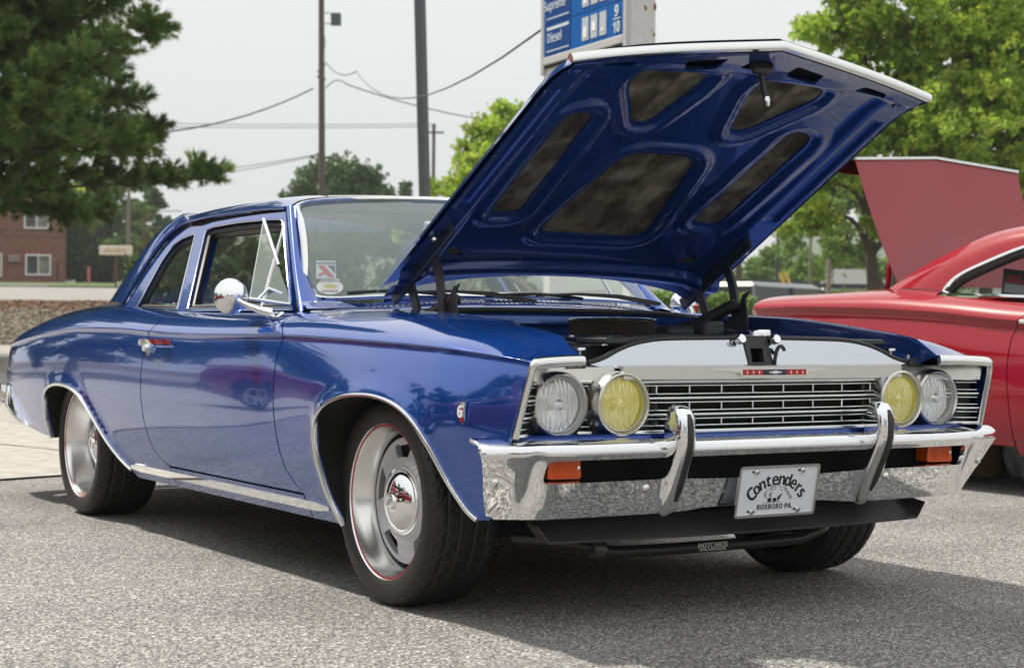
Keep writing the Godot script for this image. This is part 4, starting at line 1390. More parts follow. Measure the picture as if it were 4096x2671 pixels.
	mb.tube(spline([Vector3(-0.5, 0.80, 0.50), Vector3(-0.35, 0.83, 0.3), Vector3(-0.32, 0.84, 0.05), Vector3(-0.25, 0.86, -0.25)], 5), 0.006, 6)
	one(blue, "engine_fitting", mb, M.steel, 40)
	mb = MB.new()
	for k in 4: mb.tube(spline([Vector3(0.20, 0.79, 0.22 - 0.13 * k), Vector3(0.30, 0.84, 0.18 - 0.13 * k), Vector3(0.36, 0.86, 0.0 - 0.08 * k), Vector3(0.30, 0.89, -0.34)], 5), 0.006, 5)
	for k in 4: mb.tube(spline([Vector3(-0.20, 0.79, 0.22 - 0.13 * k), Vector3(-0.30, 0.83, 0.18 - 0.13 * k), Vector3(-0.34, 0.85, 0.0 - 0.08 * k), Vector3(-0.2, 0.88, -0.36)], 5), 0.006, 5)
	one(blue, "spark_plug_wires", mb, M.black, 60).set_meta("kind", "stuff")
	for s in [-1, 1]:
		mb = MB.new()
		for z in [0.60, 0.66]: mb.lathe([[0.0, 0.02], [0.011, 0.02], [0.011, 0.004], [0.017, 0.003], [0.017, 0.0]], 8, Transform3D(Basis(), Vector3(s * 0.672, 0.775, z)))
		one(blue, "fender_bolts", mb, M.steel, 30)
	# hood hinges: two arms, a coil spring, a plate
	for s in [-1.0, 1.0]:
		var hg := group_node(blue, "hood_hinge")
		hg.position = -BLUE_AT
		mb = MB.new()
		var flat := PackedVector2Array([Vector2(-0.006, -0.019), Vector2(0.006, -0.019), Vector2(0.006, 0.019), Vector2(-0.006, 0.019)])
		mb.sweep(spline([Vector3(0.62, 0.86, -0.30), Vector3(0.62, 0.925, -0.325), Vector3(0.62, 1.005, -0.368), Vector3(0.62, 1.04, -0.395)], 5), flat, Vector3(0, 0.4, 1), true)
		mb.sweep(spline([Vector3(0.62, 0.86, -0.15), Vector3(0.62, 0.92, -0.154), Vector3(0.62, 1.026, -0.173), Vector3(0.62, 1.098, -0.209), Vector3(0.62, 1.134, -0.239)], 5), flat, Vector3(0, 0.4, 1), true)
		mb.box(Vector3(0.625, 1.078, -0.285), Vector3(0.02, 0.05, 0.46), Basis(Vector3.RIGHT, -0.523), 0.006)
		sub(hg, mi("hinge_arm", mb if s > 0 else mb.mirrored(), M.satin, 40))
		mb = MB.new()
		mb.prism(PackedVector2Array([Vector2(-0.26, 0.82), Vector2(-0.07, 0.82), Vector2(-0.075, 0.92), Vector2(-0.085, 0.985), Vector2(-0.062, 1.012), Vector2(-0.10, 1.002), Vector2(-0.125, 0.955), Vector2(-0.20, 0.89)]), 0.606, 0.611, Transform3D(Basis(Vector3.BACK, Vector3.UP, Vector3.RIGHT), Vector3.ZERO))
		sub(hg, mi("hinge_plate", mb if s > 0 else mb.mirrored(), M.satin, 40))
		mb = MB.new()
		var coil := []
		var c0 := Vector3(0.590, 0.880, -0.37); var c1 := Vector3(0.590, 0.965, -0.12)
		var ax := (c1 - c0).normalized()
		var pe := ax.cross(Vector3.RIGHT).normalized()
		for k in 22 * 10 + 1:
			var a := TAU * k / 10.0
			coil.push_back(c0.lerp(c1, k / 220.0) + (Vector3.RIGHT * cos(a) + pe * sin(a)) * 0.019)
		mb.tube(coil, 0.0048, 5, true)
		mb.tube([c0, c1], 0.012, 8)
		sub(hg, mi("hinge_spring", mb if s > 0 else mb.mirrored(), M.satin, 60))
	# wipers
	for q in [[0.02, -0.60], [0.60, -0.03]]:
		var piv := Vector3(q[0], 0.972, -0.645)
		var tip := Vector3(q[1] + 0.12, 0.992, -0.685)
		mb = MB.new()
		mb.sweep([piv + Vector3(0.03, -0.004, 0.02), piv, piv.lerp(tip, 0.3) + Vector3(0, 0.016, 0), piv.lerp(tip, 0.65) + Vector3(0, 0.016, 0), tip], PackedVector2Array([Vector2(-0.010, -0.006), Vector2(0.010, -0.006), Vector2(0.008, 0.008), Vector2(-0.008, 0.008)]), Vector3.UP, true, false, [0.9, 1.3, 1.1, 0.7, 0.6])
		mb.tube(spline([tip + Vector3(-0.22, -0.005, -0.005), tip + Vector3(-0.1, 0.004, 0.0), tip + Vector3(0.0, 0.006, 0.002), tip + Vector3(0.12, 0.0, 0.0), tip + Vector3(0.21, -0.008, 0.0)], 4), 0.007, 6)
		one(blue, "wiper", mb, M.black, 50)

func hp(x: float, s: float, h: float) -> Vector3: return Vector3(x, s * 0.4994 + h * 0.8664, s * 0.8664 - h * 0.4994)
func hood_h(x: float, s: float) -> float:
	var e: float = 1.0 - pow(absf(x) / 0.705, 2.6)
	return 0.012 + 0.048 * e - 0.10 * pow(maxf(0.0, s - 1.16) / 0.3, 2.0) * (0.5 + 0.5 * absf(x) / 0.7)
func hood() -> void:
	var hd := group_node(blue, "hood")
	hd.position = Vector3(0, 0.978, -0.473) - BLUE_AT
	var fs := func(x: float) -> float: return 1.475 - 0.125 * absf(x) / 0.7     # front edge
	var bs := func(x: float) -> float: return 0.075 * (1.0 - pow(absf(x) / 0.7, 2.0))   # rear edge
	# outer skin with a turned hem
	var mb := MB.new()
	var rows := []
	for i in 33:
		var r := PackedVector3Array()
		for k in 35:
			var x := clampf(lerpf(-0.725, 0.725, k / 34.0), -0.70, 0.70)
			var s: float = lerpf(bs.call(x), fs.call(x), i / 32.0)
			var h := hood_h(x, s) + 0.032 - 0.022 * pow(absf(x) / 0.7, 6.0)
			if k == 0 or k == 34: h -= 0.022
			r.push_back(hp(x, s, h))
		rows.push_back(r)
	mb.grid(rows)
	sub(hd, mi("hood_skin", mb, M.paint, 40))
	# inner panel: pressed steel with openings that show the liner
	var holes := []
	var R := func(pts: Array, r: float) -> PackedVector2Array: return round_poly(pts, r, 5)
	holes.push_back(R.call([Vector2(-0.225, 0.335), Vector2(0.225, 0.335), Vector2(0.215, 0.46), Vector2(0.145, 0.835), Vector2(-0.145, 0.835), Vector2(-0.215, 0.46)], 0.085))
	for s in [-1.0, 1.0]:
		holes.push_back(R.call([Vector2(s * 0.36, 0.46), Vector2(s * 0.485, 0.46), Vector2(s * 0.505, 0.98), Vector2(s * 0.48, 1.03), Vector2(s * 0.395, 1.03)], 0.045))
		holes.push_back(R.call([Vector2(s * 0.165, 0.985), Vector2(s * 0.225, 0.985), Vector2(s * 0.375, 1.19), Vector2(s * 0.36, 1.265), Vector2(s * 0.11, 1.265), Vector2(s * 0.10, 1.20)], 0.045))
		holes.push_back(R.call([Vector2(s * 0.44, 0.20), Vector2(s * 0.54, 0.205), Vector2(s * 0.515, 0.275)], 0.02))
		holes.push_back(R.call([Vector2(s * 0.135, 1.325), Vector2(s * 0.26, 1.312), Vector2(s * 0.27, 1.355), Vector2(s * 0.135, 1.385)], 0.012))
		holes.push_back(R.call([Vector2(s * 0.44, 1.302), Vector2(s * 0.57, 1.29), Vector2(s * 0.55, 1.325), Vector2(s * 0.45, 1.34)], 0.008))
	holes.push_back(R.call([Vector2(-0.05, 1.33), Vector2(0.045, 1.325), Vector2(0.06, 1.36), Vector2(0.02, 1.395), Vector2(-0.04, 1.385)], 0.012))
	hood_holes = []
	for q in holes: hood_holes.push_back(q)
	var o := PackedVector2Array()
	for i in 15: o.push_back(Vector2(lerpf(-0.685, 0.685, i / 14.0), bs.call(lerpf(-0.685, 0.685, i / 14.0)) + 0.012))
	for i in 15: o.push_back(Vector2(lerpf(0.685, -0.685, i / 14.0), fs.call(lerpf(0.685, -0.685, i / 14.0)) - 0.012))
	mb = MB.new()
	var zs := steps(-0.70, 0.70, 0.0135)
	var vs := steps(0.0, 1.49, 0.0135)
	for q in with_holes(o, holes): panel(mb, hood_in, q, zs, vs, 0.0, 0.004, 0.004, Vector3(0, -0.86, 0.5))
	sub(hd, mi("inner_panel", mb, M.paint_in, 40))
	# folded lip of each hole
	for h in holes:
		mb = MB.new()
		var a := PackedVector3Array(); var b := PackedVector3Array()
		for q in h:
			var c := hood_in(q.x, q.y)
			a.push_back(c); b.push_back(c + Vector3(0, 0.8664, -0.4994) * 0.010)
		mb.grid([a, b], true)
		sub(hd, mi("hole_lip", mb, M.paint_in, 40))
	# fibre liner seen through the holes
	mb = MB.new()
	rows = []
	for i in 25:
		var r := PackedVector3Array()
		for k in 25:
			var x := lerpf(-0.62, 0.62, k / 24.0)
			var s := lerpf(0.15, 1.29, i / 24.0)
			r.push_back(hp(x, s, hood_in_h(x, s, false) + 0.010 + 0.004 * sin(x * 23.0) * sin(s * 19.0)))
		rows.push_back(r)
	mb.grid(rows)
	sub(hd, mi("hood_liner", mb, M.liner, 60))
	mb = MB.new()
	rows = []
	for i in 5:
		var r := PackedVector3Array()
		for k in 21:
			var x := lerpf(-0.64, 0.64, k / 20.0)
			var s: float = lerpf(1.295, fs.call(x) - 0.02, i / 4.0)
			r.push_back(hp(x, s, hood_h(x, s) + 0.016))
		rows.push_back(r)
	mb.grid(rows)
	sub(hd, mi("front_cavity", mb, M.dark))
	# bright moulding along the pointed front edge
	var path := []
	for i in 31:
		var x := lerpf(-0.705, 0.705, i / 30.0)
		var s: float = fs.call(x)
		path.push_back(hp(x, s + 0.004, hood_h(x, s) + 0.004))
	mb = MB.new()
	mb.sweep(path, PackedVector2Array([Vector2(-0.010, -0.012), Vector2(0.006, -0.016), Vector2(0.013, -0.008), Vector2(0.013, 0.006), Vector2(0.006, 0.013), Vector2(-0.012, 0.012)]), Vector3(0, 0.8664, -0.4994), true)
	sub(hd, mi("front_molding", mb, M.trim, 60))
	# latch hook and corner stops
	mb = MB.new()
	mb.box(hp(0, 1.365, 0.012), Vector3(0.075, 0.05, 0.03), Basis(Vector3.RIGHT, -0.5), 0.01)
	mb.tube([hp(0.0, 1.36, 0.0), hp(0.0, 1.345, -0.05), hp(0.004, 1.335, -0.085)], 0.010, 8)
	sub(hd, mi("latch_catch", mb, M.satin, 40))
	mb = MB.new()
	mb.lathe([[0.011, 0.0], [0.011, -0.012], [0.005, -0.028], [0.0, -0.03]], 10, Transform3D(Basis(Vector3.RIGHT, -0.35), hp(0.004, 1.336, -0.080)))
	sub(hd, mi("latch_pin", mb, M.steel, 40))
	for s in [-1.0, 1.0]:
		mb = MB.new()
		mb.lathe([[0.026, 0.0], [0.022, -0.006], [0.012, -0.004], [0.006, -0.008], [0.0, -0.008]], 20, Transform3D(Basis(Vector3.RIGHT, 0.523 - PI * 0.0) * Basis(Vector3.RIGHT, -1.046), hp(s * 0.64, 1.285, hood_in_h(s * 0.64, 1.285, true) - 0.001)))
		sub(hd, mi("stop_pad", mb, M.paint_in, 40))
		mb = MB.new()
		mb.lathe([[0.0, -0.012], [0.010, -0.011], [0.012, -0.002], [0.018, 0.0]], 10, Transform3D(Basis(Vector3.RIGHT, -0.523), hp(s * 0.655, 0.37, -0.004)))
		sub(hd, mi("hinge_bolt", mb, M.steel, 40))
	for q in ["latch_catch"]: pass
var hood_holes := []
func hood_in_h(x: float, s: float, ribs: bool) -> float:
	var base := hood_h(x, s) - 0.012
	# raised border rim along both sides, the rear bar and the front bar
	var h := base + 0.010
	if not ribs: return h
	var side_rim: float = smoothstep(0.545, 0.60, absf(x))
	h -= 0.016 * side_rim * smoothstep(1.36, 1.25, s)
	h += 0.016 * smoothstep(0.612, 0.628, absf(x)) * (1.0 - smoothstep(0.648, 0.662, absf(x))) * smoothstep(0.55, 0.57, s) * (1.0 - smoothstep(1.16, 1.18, s))
	h -= 0.030 * smoothstep(0.17, 0.135, s)
	h += 0.014 * smoothstep(0.115, 0.09, s)
	h -= 0.010 * smoothstep(1.285, 1.30, s)
	# pressed beads round the openings
	var q := Vector2(x, s)
	for k in mini(hood_holes.size(), 5):
		pass
	var d := 9.0
	for k in hood_holes.size():
		var hh: PackedVector2Array = hood_holes[k]
		if hh.size() < 3: continue
		var c: Vector2 = hood_mid[k] if hood_mid.size() > k else Vector2.ZERO
		if hood_mid.size() <= k:
			for w in hh: c += w
			c /= hh.size()
			hood_mid.push_back(c)
		if q.distance_squared_to(c) > 0.26: continue
		if k in [3, 4, 5, 8, 9, 10, 11]: continue
		for i in hh.size():
			d = minf(d, q.distance_squared_to(Geometry2D.get_closest_point_to_segment(q, hh[i], hh[(i + 1) % hh.size()])))
	if d < 9.0:
		var r := sqrt(d)
		h -= 0.015 * smoothstep(0.010, 0.036, r) * (1.0 - smoothstep(0.044, 0.078, r)) 
	return h
var hood_mid := []
func hood_in(x: float, s: float) -> Vector3: return hp(x, s, hood_in_h(x, s, true))

# ---------------------------------------------------------------- blue car: cabin and wheels
func cabin() -> void:
	var mb := MB.new()
	# bench seats, pleated
	for q in [[-1.95, 0.56], [-2.72, 0.58]]:
		var z: float = q[0]
		var st := MB.new()
		st.box(Vector3(0, q[1] - 0.08, z + 0.22), Vector3(1.36, 0.20, 0.52), Basis(), 0.05)
		for k in 14:
			st.box(Vector3(-0.62 + 0.0954 * k, q[1] + 0.17, z - 0.06), Vector3(0.094, 0.44, 0.13), Basis(Vector3.RIGHT, -0.22), 0.03)
		one(blue, "bench_seat", st, M.seat, 50)
	# dash, panel ends and steering wheel (left-hand drive: +x)
	mb = MB.new()
	mb.sweep([Vector3(-0.74, 0.86, -0.98), Vector3(0.74, 0.86, -0.98)], PackedVector2Array([Vector2(-0.16, 0.06), Vector2(-0.05, 0.085), Vector2(0.06, 0.06), Vector2(0.09, 0.02), Vector2(0.08, -0.12), Vector2(-0.16, -0.12)]), Vector3.UP)
	one(blue, "dashboard", mb, M.seat, 30)
	mb = MB.new()
	mb.box(Vector3(0, 0.945, -0.87), Vector3(1.45, 0.012, 0.22))
	one(blue, "dash_top", mb, M.paint_in)
	var sw := group_node(blue, "steering_wheel")
	sw.transform = Transform3D(Basis(Vector3.RIGHT, deg_to_rad(62)), Vector3(0.37, 0.925, -1.36) - BLUE_AT)
	mb = MB.new()
	var ring := []
	for k in 40: ring.push_back(Vector3(cos(TAU * k / 40) * 0.195, 0, sin(TAU * k / 40) * 0.195))
	mb.tube(ring, 0.014, 8, false, true)
	sub(sw, mi("rim", mb, M.tan, 60))
	mb = MB.new()
	mb.tube([Vector3(-0.19, 0, 0), Vector3(-0.06, -0.03, 0.01), Vector3(0.06, -0.03, 0.01), Vector3(0.19, 0, 0)], 0.011, 8)
	mb.lathe([[0.0, 0.0], [0.05, -0.005], [0.055, -0.03], [0.03, -0.06], [0.025, -0.4]], 16, Transform3D())
	sub(sw, mi("hub", mb, M.steel, 40))
	# door inner panels and headliner
	mb = MB.new()
	mb.prism(PackedVector2Array([Vector2(-0.80, 0.35), Vector2(-0.80, 0.93), Vector2(-2.75, 0.94), Vector2(-2.75, 0.35)]), 0.775, 0.805, Transform3D(Basis(Vector3.BACK, Vector3.UP, Vector3.RIGHT), Vector3.ZERO))
	both(blue, "door_card", mb, M.seat)
	mb = MB.new()
	var rows := []
	for i in 7:
		var z := lerpf(-1.33, -2.5, i / 6.0)
		var r := PackedVector3Array()
		for k in 9:
			var u := k / 4.0 - 1.0
			r.push_back(Vector3(0.60 * u, 1.368 - 0.055 * u * u, z))
		rows.push_back(r)
	mb.grid(rows)
	for s in [-1, 1]: mb.box(Vector3(s * 0.645, 1.278, -1.92), Vector3(0.03, 0.10, 1.25), Basis(Vector3.BACK, s * 0.4), 0.01)
	mb.box(Vector3(0, 1.338, -1.34), Vector3(1.16, 0.05, 0.12), Basis(), 0.015)
	one(blue, "headliner", mb, M.seat)
	mb = MB.new()
	mb.box(Vector3(0, 0.93, -2.98), Vector3(1.3, 0.02, 0.40))
	mb.box(Vector3(0, 0.65, -0.86), Vector3(1.5, 0.5, 0.02))
	one(blue, "parcel_shelf", mb, M.seat)
	mb = MB.new()
	mb.box(Vector3(0, 1.262, -1.19), Vector3(0.24, 0.055, 0.02), Basis(Vector3.RIGHT, 0.2), 0.01)
	mb.tube([Vector3(0, 1.275, -1.18), Vector3(0, 1.335, -1.20)], 0.006, 6)
	one(blue, "rear_view_mirror", mb, M.steel)
	# club stickers inside the corner of the windscreen
	var nn := Vector3(-0.33, 0.58, 0.74).normalized()
	var right := Vector3.UP.cross(nn).normalized()
	var up := nn.cross(right)
	var st1 := group_node(blue, "sticker")
	st1.transform = Transform3D(Basis(right, up, nn), Vector3(-0.668, 1.076, -0.930) - BLUE_AT)
	mb = MB.new()
	mb.box(Vector3.ZERO, Vector3(0.072, 0.082, 0.001))
	sub(st1, mi("sticker_ground", mb, mat(lin(0.45, 0.52, 0.56), 0.4)))
	mb = MB.new()
	mb.prism(PackedVector2Array([Vector2(-0.03, 0.018), Vector2(-0.008, 0.018), Vector2(0.03, -0.035), Vector2(0.008, -0.035)]), 0.0, 0.0012, Transform3D())
	mb.prism(PackedVector2Array([Vector2(-0.03, -0.022), Vector2(0.0, -0.008), Vector2(0.0, -0.016), Vector2(-0.026, -0.034)]), 0.0, 0.0014, Transform3D())
	sub(st1, mi("sticker_stripe", mb, M.stripe))
	mb = MB.new()
	mb.prism(PackedVector2Array([Vector2(0.006, 0.018), Vector2(0.033, 0.018), Vector2(0.033, -0.018)]), 0.0, 0.0012, Transform3D())
	mb.add(text_mb("MEMBER", 0.0165, 0.0006, font("Droid Sans", true), Transform3D(Basis(), Vector3(0, 0.029, 0.0009))))
	sub(st1, mi("sticker_print", mb, mat(lin(0.01, 0.015, 0.06), 0.5)))
	var st2 := group_node(blue, "sticker")
	st2.transform = Transform3D(Basis(right, up, nn), Vector3(-0.672, 1.012, -0.889) - BLUE_AT)
	mb = MB.new()
	var ov := PackedVector2Array()
	for k in 28: ov.push_back(Vector2(cos(TAU * k / 28) * 0.048, sin(TAU * k / 28) * 0.033))
	mb.prism(ov, -0.0005, 0.0005, Transform3D())
	mb.box(Vector3(0, 0.012, 0), Vector3(0.07, 0.05, 0.0008))
	sub(st2, mi("sticker_ground", mb, M.white))
	mb = MB.new()
	mb.add(text_mb("MEMBER", 0.0145, 0.0006, font("Droid Sans", true), Transform3D(Basis(), Vector3(0, -0.019, 0.0009))))
	mb.add(text_mb("GOODGUYS", 0.0135, 0.0006, font("Droid Sans", true), Transform3D(Basis(), Vector3(0, 0.026, 0.0009))))
	sub(st2, mi("sticker_print", mb, mat(lin(0.3, 0.03, 0.015), 0.5)))
	mb = MB.new()
	mb.prism(round_poly([Vector2(-0.028, -0.004), Vector2(-0.012, 0.013), Vector2(0.012, 0.011), Vector2(0.03, 0.0), Vector2(0.02, -0.008)], 0.006, 3), 0.0005, 0.0010, Transform3D())
	sub(st2, mi("sticker_picture", mb, mat(lin(0.55, 0.5, 0.03), 0.5)))
	# a paper on the dash is a thing of its own
	mb = MB.new()
	mb.box(Vector3(0, 0, 0), Vector3(0.28, 0.002, 0.20), Basis(Vector3.RIGHT, 0.22) * Basis(Vector3.UP, 0.15))
	for k in 7: mb.box(Vector3(0, 0.004 + 0.0 * k, 0), Vector3(0.001, 0.001, 0.001))
	var pp := put(self, "show_card", mb, mat(lin(0.62, 0.74, 0.68), 0.6))
	pp.position = Vector3(0.10, 0.985, -0.83)
	tag(pp, "pale green paper lying on the dashboard behind the blue car's windshield", "paper")

var wheel_proto: Node3D
func tyre_mesh(w: float) -> MB:
	var mb := MB.new()
	var prof := [[0.243, -0.97], [0.2475, -1.0], [0.262, -1.045], [0.285, -1.055], [0.300, -1.035], [0.311, -0.98], [0.3185, -0.90], [0.3225, -0.80]]
	var xs := []
	for q in prof: xs.push_back([q[0], q[1] * w * 0.5])
	var n0 := 31
	for k in range(1, n0): 
		var u := lerpf(-0.80, 0.80, float(k) / n0)
		xs.push_back([0.3235 + 0.0025 * (1 - u * u), u * w * 0.5])
	for i in prof.size(): xs.push_back([prof[prof.size() - 1 - i][0], -prof[prof.size() - 1 - i][1] * w * 0.5])
	var rows := []
	var sides := 288
	for j in xs.size():
		var r := PackedVector3Array()
		var x: float = xs[j][1]
		var au := absf(x) / (w * 0.5)
		for k in sides:
			var a := TAU * k / sides
			var rr: float = xs[j][0]
			if au < 0.99 and rr > 0.30:
				var dep := 0.0
				if absf(au - 0.24) < 0.035 or absf(au - 0.60) < 0.035: dep = 0.005
				var ph := fposmod(a / TAU * 48.0 + au * 2.6 * (1.0 if x > 0 else -1.0) + (0.5 if au > 0.6 else 0.0), 1.0)
				if ph < 0.11 and au > 0.06: dep = maxf(dep, 0.0032)
				var ph2 := fposmod(a / TAU * 24.0 - au * 2.2 * (1.0 if x > 0 else -1.0), 1.0)
				if ph2 < 0.06 and au > 0.3: dep = maxf(dep, 0.0032)
				rr -= dep
			r.push_back(Vector3(x, rr * sin(a), rr * cos(a)))
		rows.push_back(r)
	mb.grid(rows, true)
	return mb
func wheel(w: float, dish: float) -> Node3D:
	# axle along x, outer face towards +x at x = 0 (the lip)
	var wh := Node3D.new()
	var ax := face_x(Vector3.ZERO, 1)
	var t := mi("tyre", tyre_mesh(w), M.rubber, 25)
	t.position.x = -w * 0.5 + 0.004
	wh.add_child(t)
	var mb := MB.new()
	mb.lathe([[0.232, -w - 0.0], [0.222, -w + 0.02], [0.205, -w * 0.6], [0.203, -dish - 0.03], [0.206, -dish + 0.0], [0.216, -dish + 0.025], [0.226, -0.03], [0.232, -0.014], [0.2345, -0.006]], 64, ax)
	mb.lathe([[0.2405, -0.004], [0.2445, 0.001], [0.2475, 0.0], [0.2485, -0.006], [0.246, -0.012]], 64, ax)
	sub(wh, mi("rim", mb, M.barrel, 40))
	mb = MB.new()
	mb.lathe([[0.2345, -0.006], [0.2365, -0.003], [0.2405, -0.004]], 64, ax)
	sub(wh, mi("red_stripe", mb, M.stripe, 40))
	# centre disc with five slots
	var holes := []
	for k in 5:
		var a0 := TAU * k / 5.0 + PI * 0.5 + 0.08
		var h := PackedVector2Array()
		for i in 9: h.push_back(Vector2.from_angle(a0 + lerpf(-0.33, 0.33, i / 8.0)) * 0.181)
		for i in 9: h.push_back(Vector2.from_angle(a0 + lerpf(0.23, -0.23, i / 8.0)) * 0.137)
		holes.push_back(round_poly(Array(h), 0.012, 2))
	mb = MB.new()
	var disc := circle2(Vector2.ZERO, 0.198, 60)
	var zs := steps(-0.204, 0.204, 0.012)
	var surf := func(p: float, q: float) -> Vector3:
		var r := sqrt(p * p + q * q)
		var h := ip([[0.0, 0.012], [0.10, 0.012], [0.118, 0.014], [0.135, 0.006], [0.16, 0.006], [0.178, 0.002], [0.190, 0.006], [0.205, -0.006]], r, 1)
		return Vector3(-dish + h, q, -p)
	for q in with_holes(disc, holes): panel(mb, surf, q, zs, zs, 0.0, 0.003, 0.003, Vector3(1, 0, 0))
	for h in holes:
		var a := PackedVector3Array(); var b := PackedVector3Array()
		for q in h:
			var c: Vector3 = surf.call(q.x, q.y)
			a.push_back(c); b.push_back(c - Vector3(0.02, 0, 0))
		mb.grid([a, b], true)
	sub(wh, mi("wheel_center", mb, M.silver, 40))
	# brake drum behind the slots
	mb = MB.new()
	mb.lathe([[0.0, -dish - 0.03], [0.185, -dish - 0.03], [0.19, -dish - 0.06], [0.18, -w]], 32, ax)
	sub(wh, mi("brake", mb, M.dark, 40))
	mb = MB.new()
	var b := -dish + 0.014
	mb.lathe([[0.0, b + 0.046], [0.026, b + 0.045], [0.030, b + 0.041], [0.032, b + 0.036], [0.042, b + 0.0345], [0.066, b + 0.029], [0.086, b + 0.019], [0.094, b + 0.012], [0.097, b + 0.008], [0.104, b + 0.008], [0.109, b + 0.003], [0.110, b - 0.006]], 56, ax)
	sub(wh, mi("hub_cap", mb, M.chrome, 40))
	mb = MB.new()
	bowtie(mb, Vector3.ZERO, 0.020, 0.0075)
	var em := mi("emblem", mb, M.silver)
	em.transform = Transform3D(Basis(Vector3(0, 0, -1), Vector3(0, 1, 0), Vector3(1, 0, 0)), Vector3(b + 0.046, 0, 0)) * Transform3D(Basis(Vector3.BACK, 0.5), Vector3.ZERO)
	wh.add_child(em)
	mb = MB.new()
	mb.tube([Vector3(-dish + 0.03, 0.185, -0.06), Vector3(-dish + 0.055, 0.182, -0.058)], 0.004, 6)
	sub(wh, mi("valve_stem", mb, M.steel))
	return wh
func wheels() -> void:
	var f := wheel(0.235, 0.075)
	var r := wheel(0.27, 0.105)
	var k := 0
	for q in [[f, -1, 0.908, 0.0, 0.3245, 0.0, 0.0], [f, 1, 0.908, 0.0, 0.3245, 0.0, 0.7], [r, -1, 0.935, -2.921, 0.3245, 0.0, 0.9], [r, 1, 0.935, -2.921, 0.3245, 0.0, 0.4]]:
		var w: Node3D = q[0] if (k == 0 or k == 2) else q[0].duplicate()
		k += 1
		w.name = numbered("wheel", blue)
		var b := Basis(Vector3.RIGHT, q[6])
		if q[1] < 0: b = Basis(Vector3.UP, PI) * b
		w.transform = Transform3D(b, Vector3(q[1] * q[2], q[4], q[3]) - BLUE_AT)
		blue.add_child(w)

# ---------------------------------------------------------------- setting
# Places are given by their distance ahead of the camera and to its right, in metres on the ground.
const EYE := Vector3(-3.3907, 0.0, 4.7060)
func spot(right: float, ahead: float, y := 0.0) -> Vector3:
	return EYE + Vector3(0.53039, 0, -0.84775) * ahead + Vector3(0.84775, 0, 0.53039) * right + Vector3(0, y, 0)
const RISE := [[8.0, 0.0], [14.0, 0.03], [24.0, 0.2], [34.0, 0.47], [39.0, 0.98], [44.0, 1.45], [60.0, 1.92], [85.0, 2.66], [100.0, 3.22], [115.0, 3.45], [260.0, 6.0], [600.0, 10.0]]
func land(right: float, ahead: float) -> float:
	var w := 1.0 - smoothstep(-0.19, -0.04, right / maxf(ahead, 1.0))
	return ip(RISE, ahead, 1) * lerpf(0.06, 1.0, w)
func patch(a0: float, a1: float, left: Callable, right: Callable, na: int, nr: int, lift: float) -> MB:
	var rows := []
	for i in na + 1:
		var a := lerpf(a0, a1, i / float(na))
		var l: float = left.call(a)
		var r: float = right.call(a)
		var row := PackedVector3Array()
		for k in nr + 1:
			var x := lerpf(l, r, k / float(nr))
			row.push_back(spot(x, a, land(x, a) + lift))
		rows.push_back(row)
	var mb := MB.new()
	mb.grid(rows)
	return mb
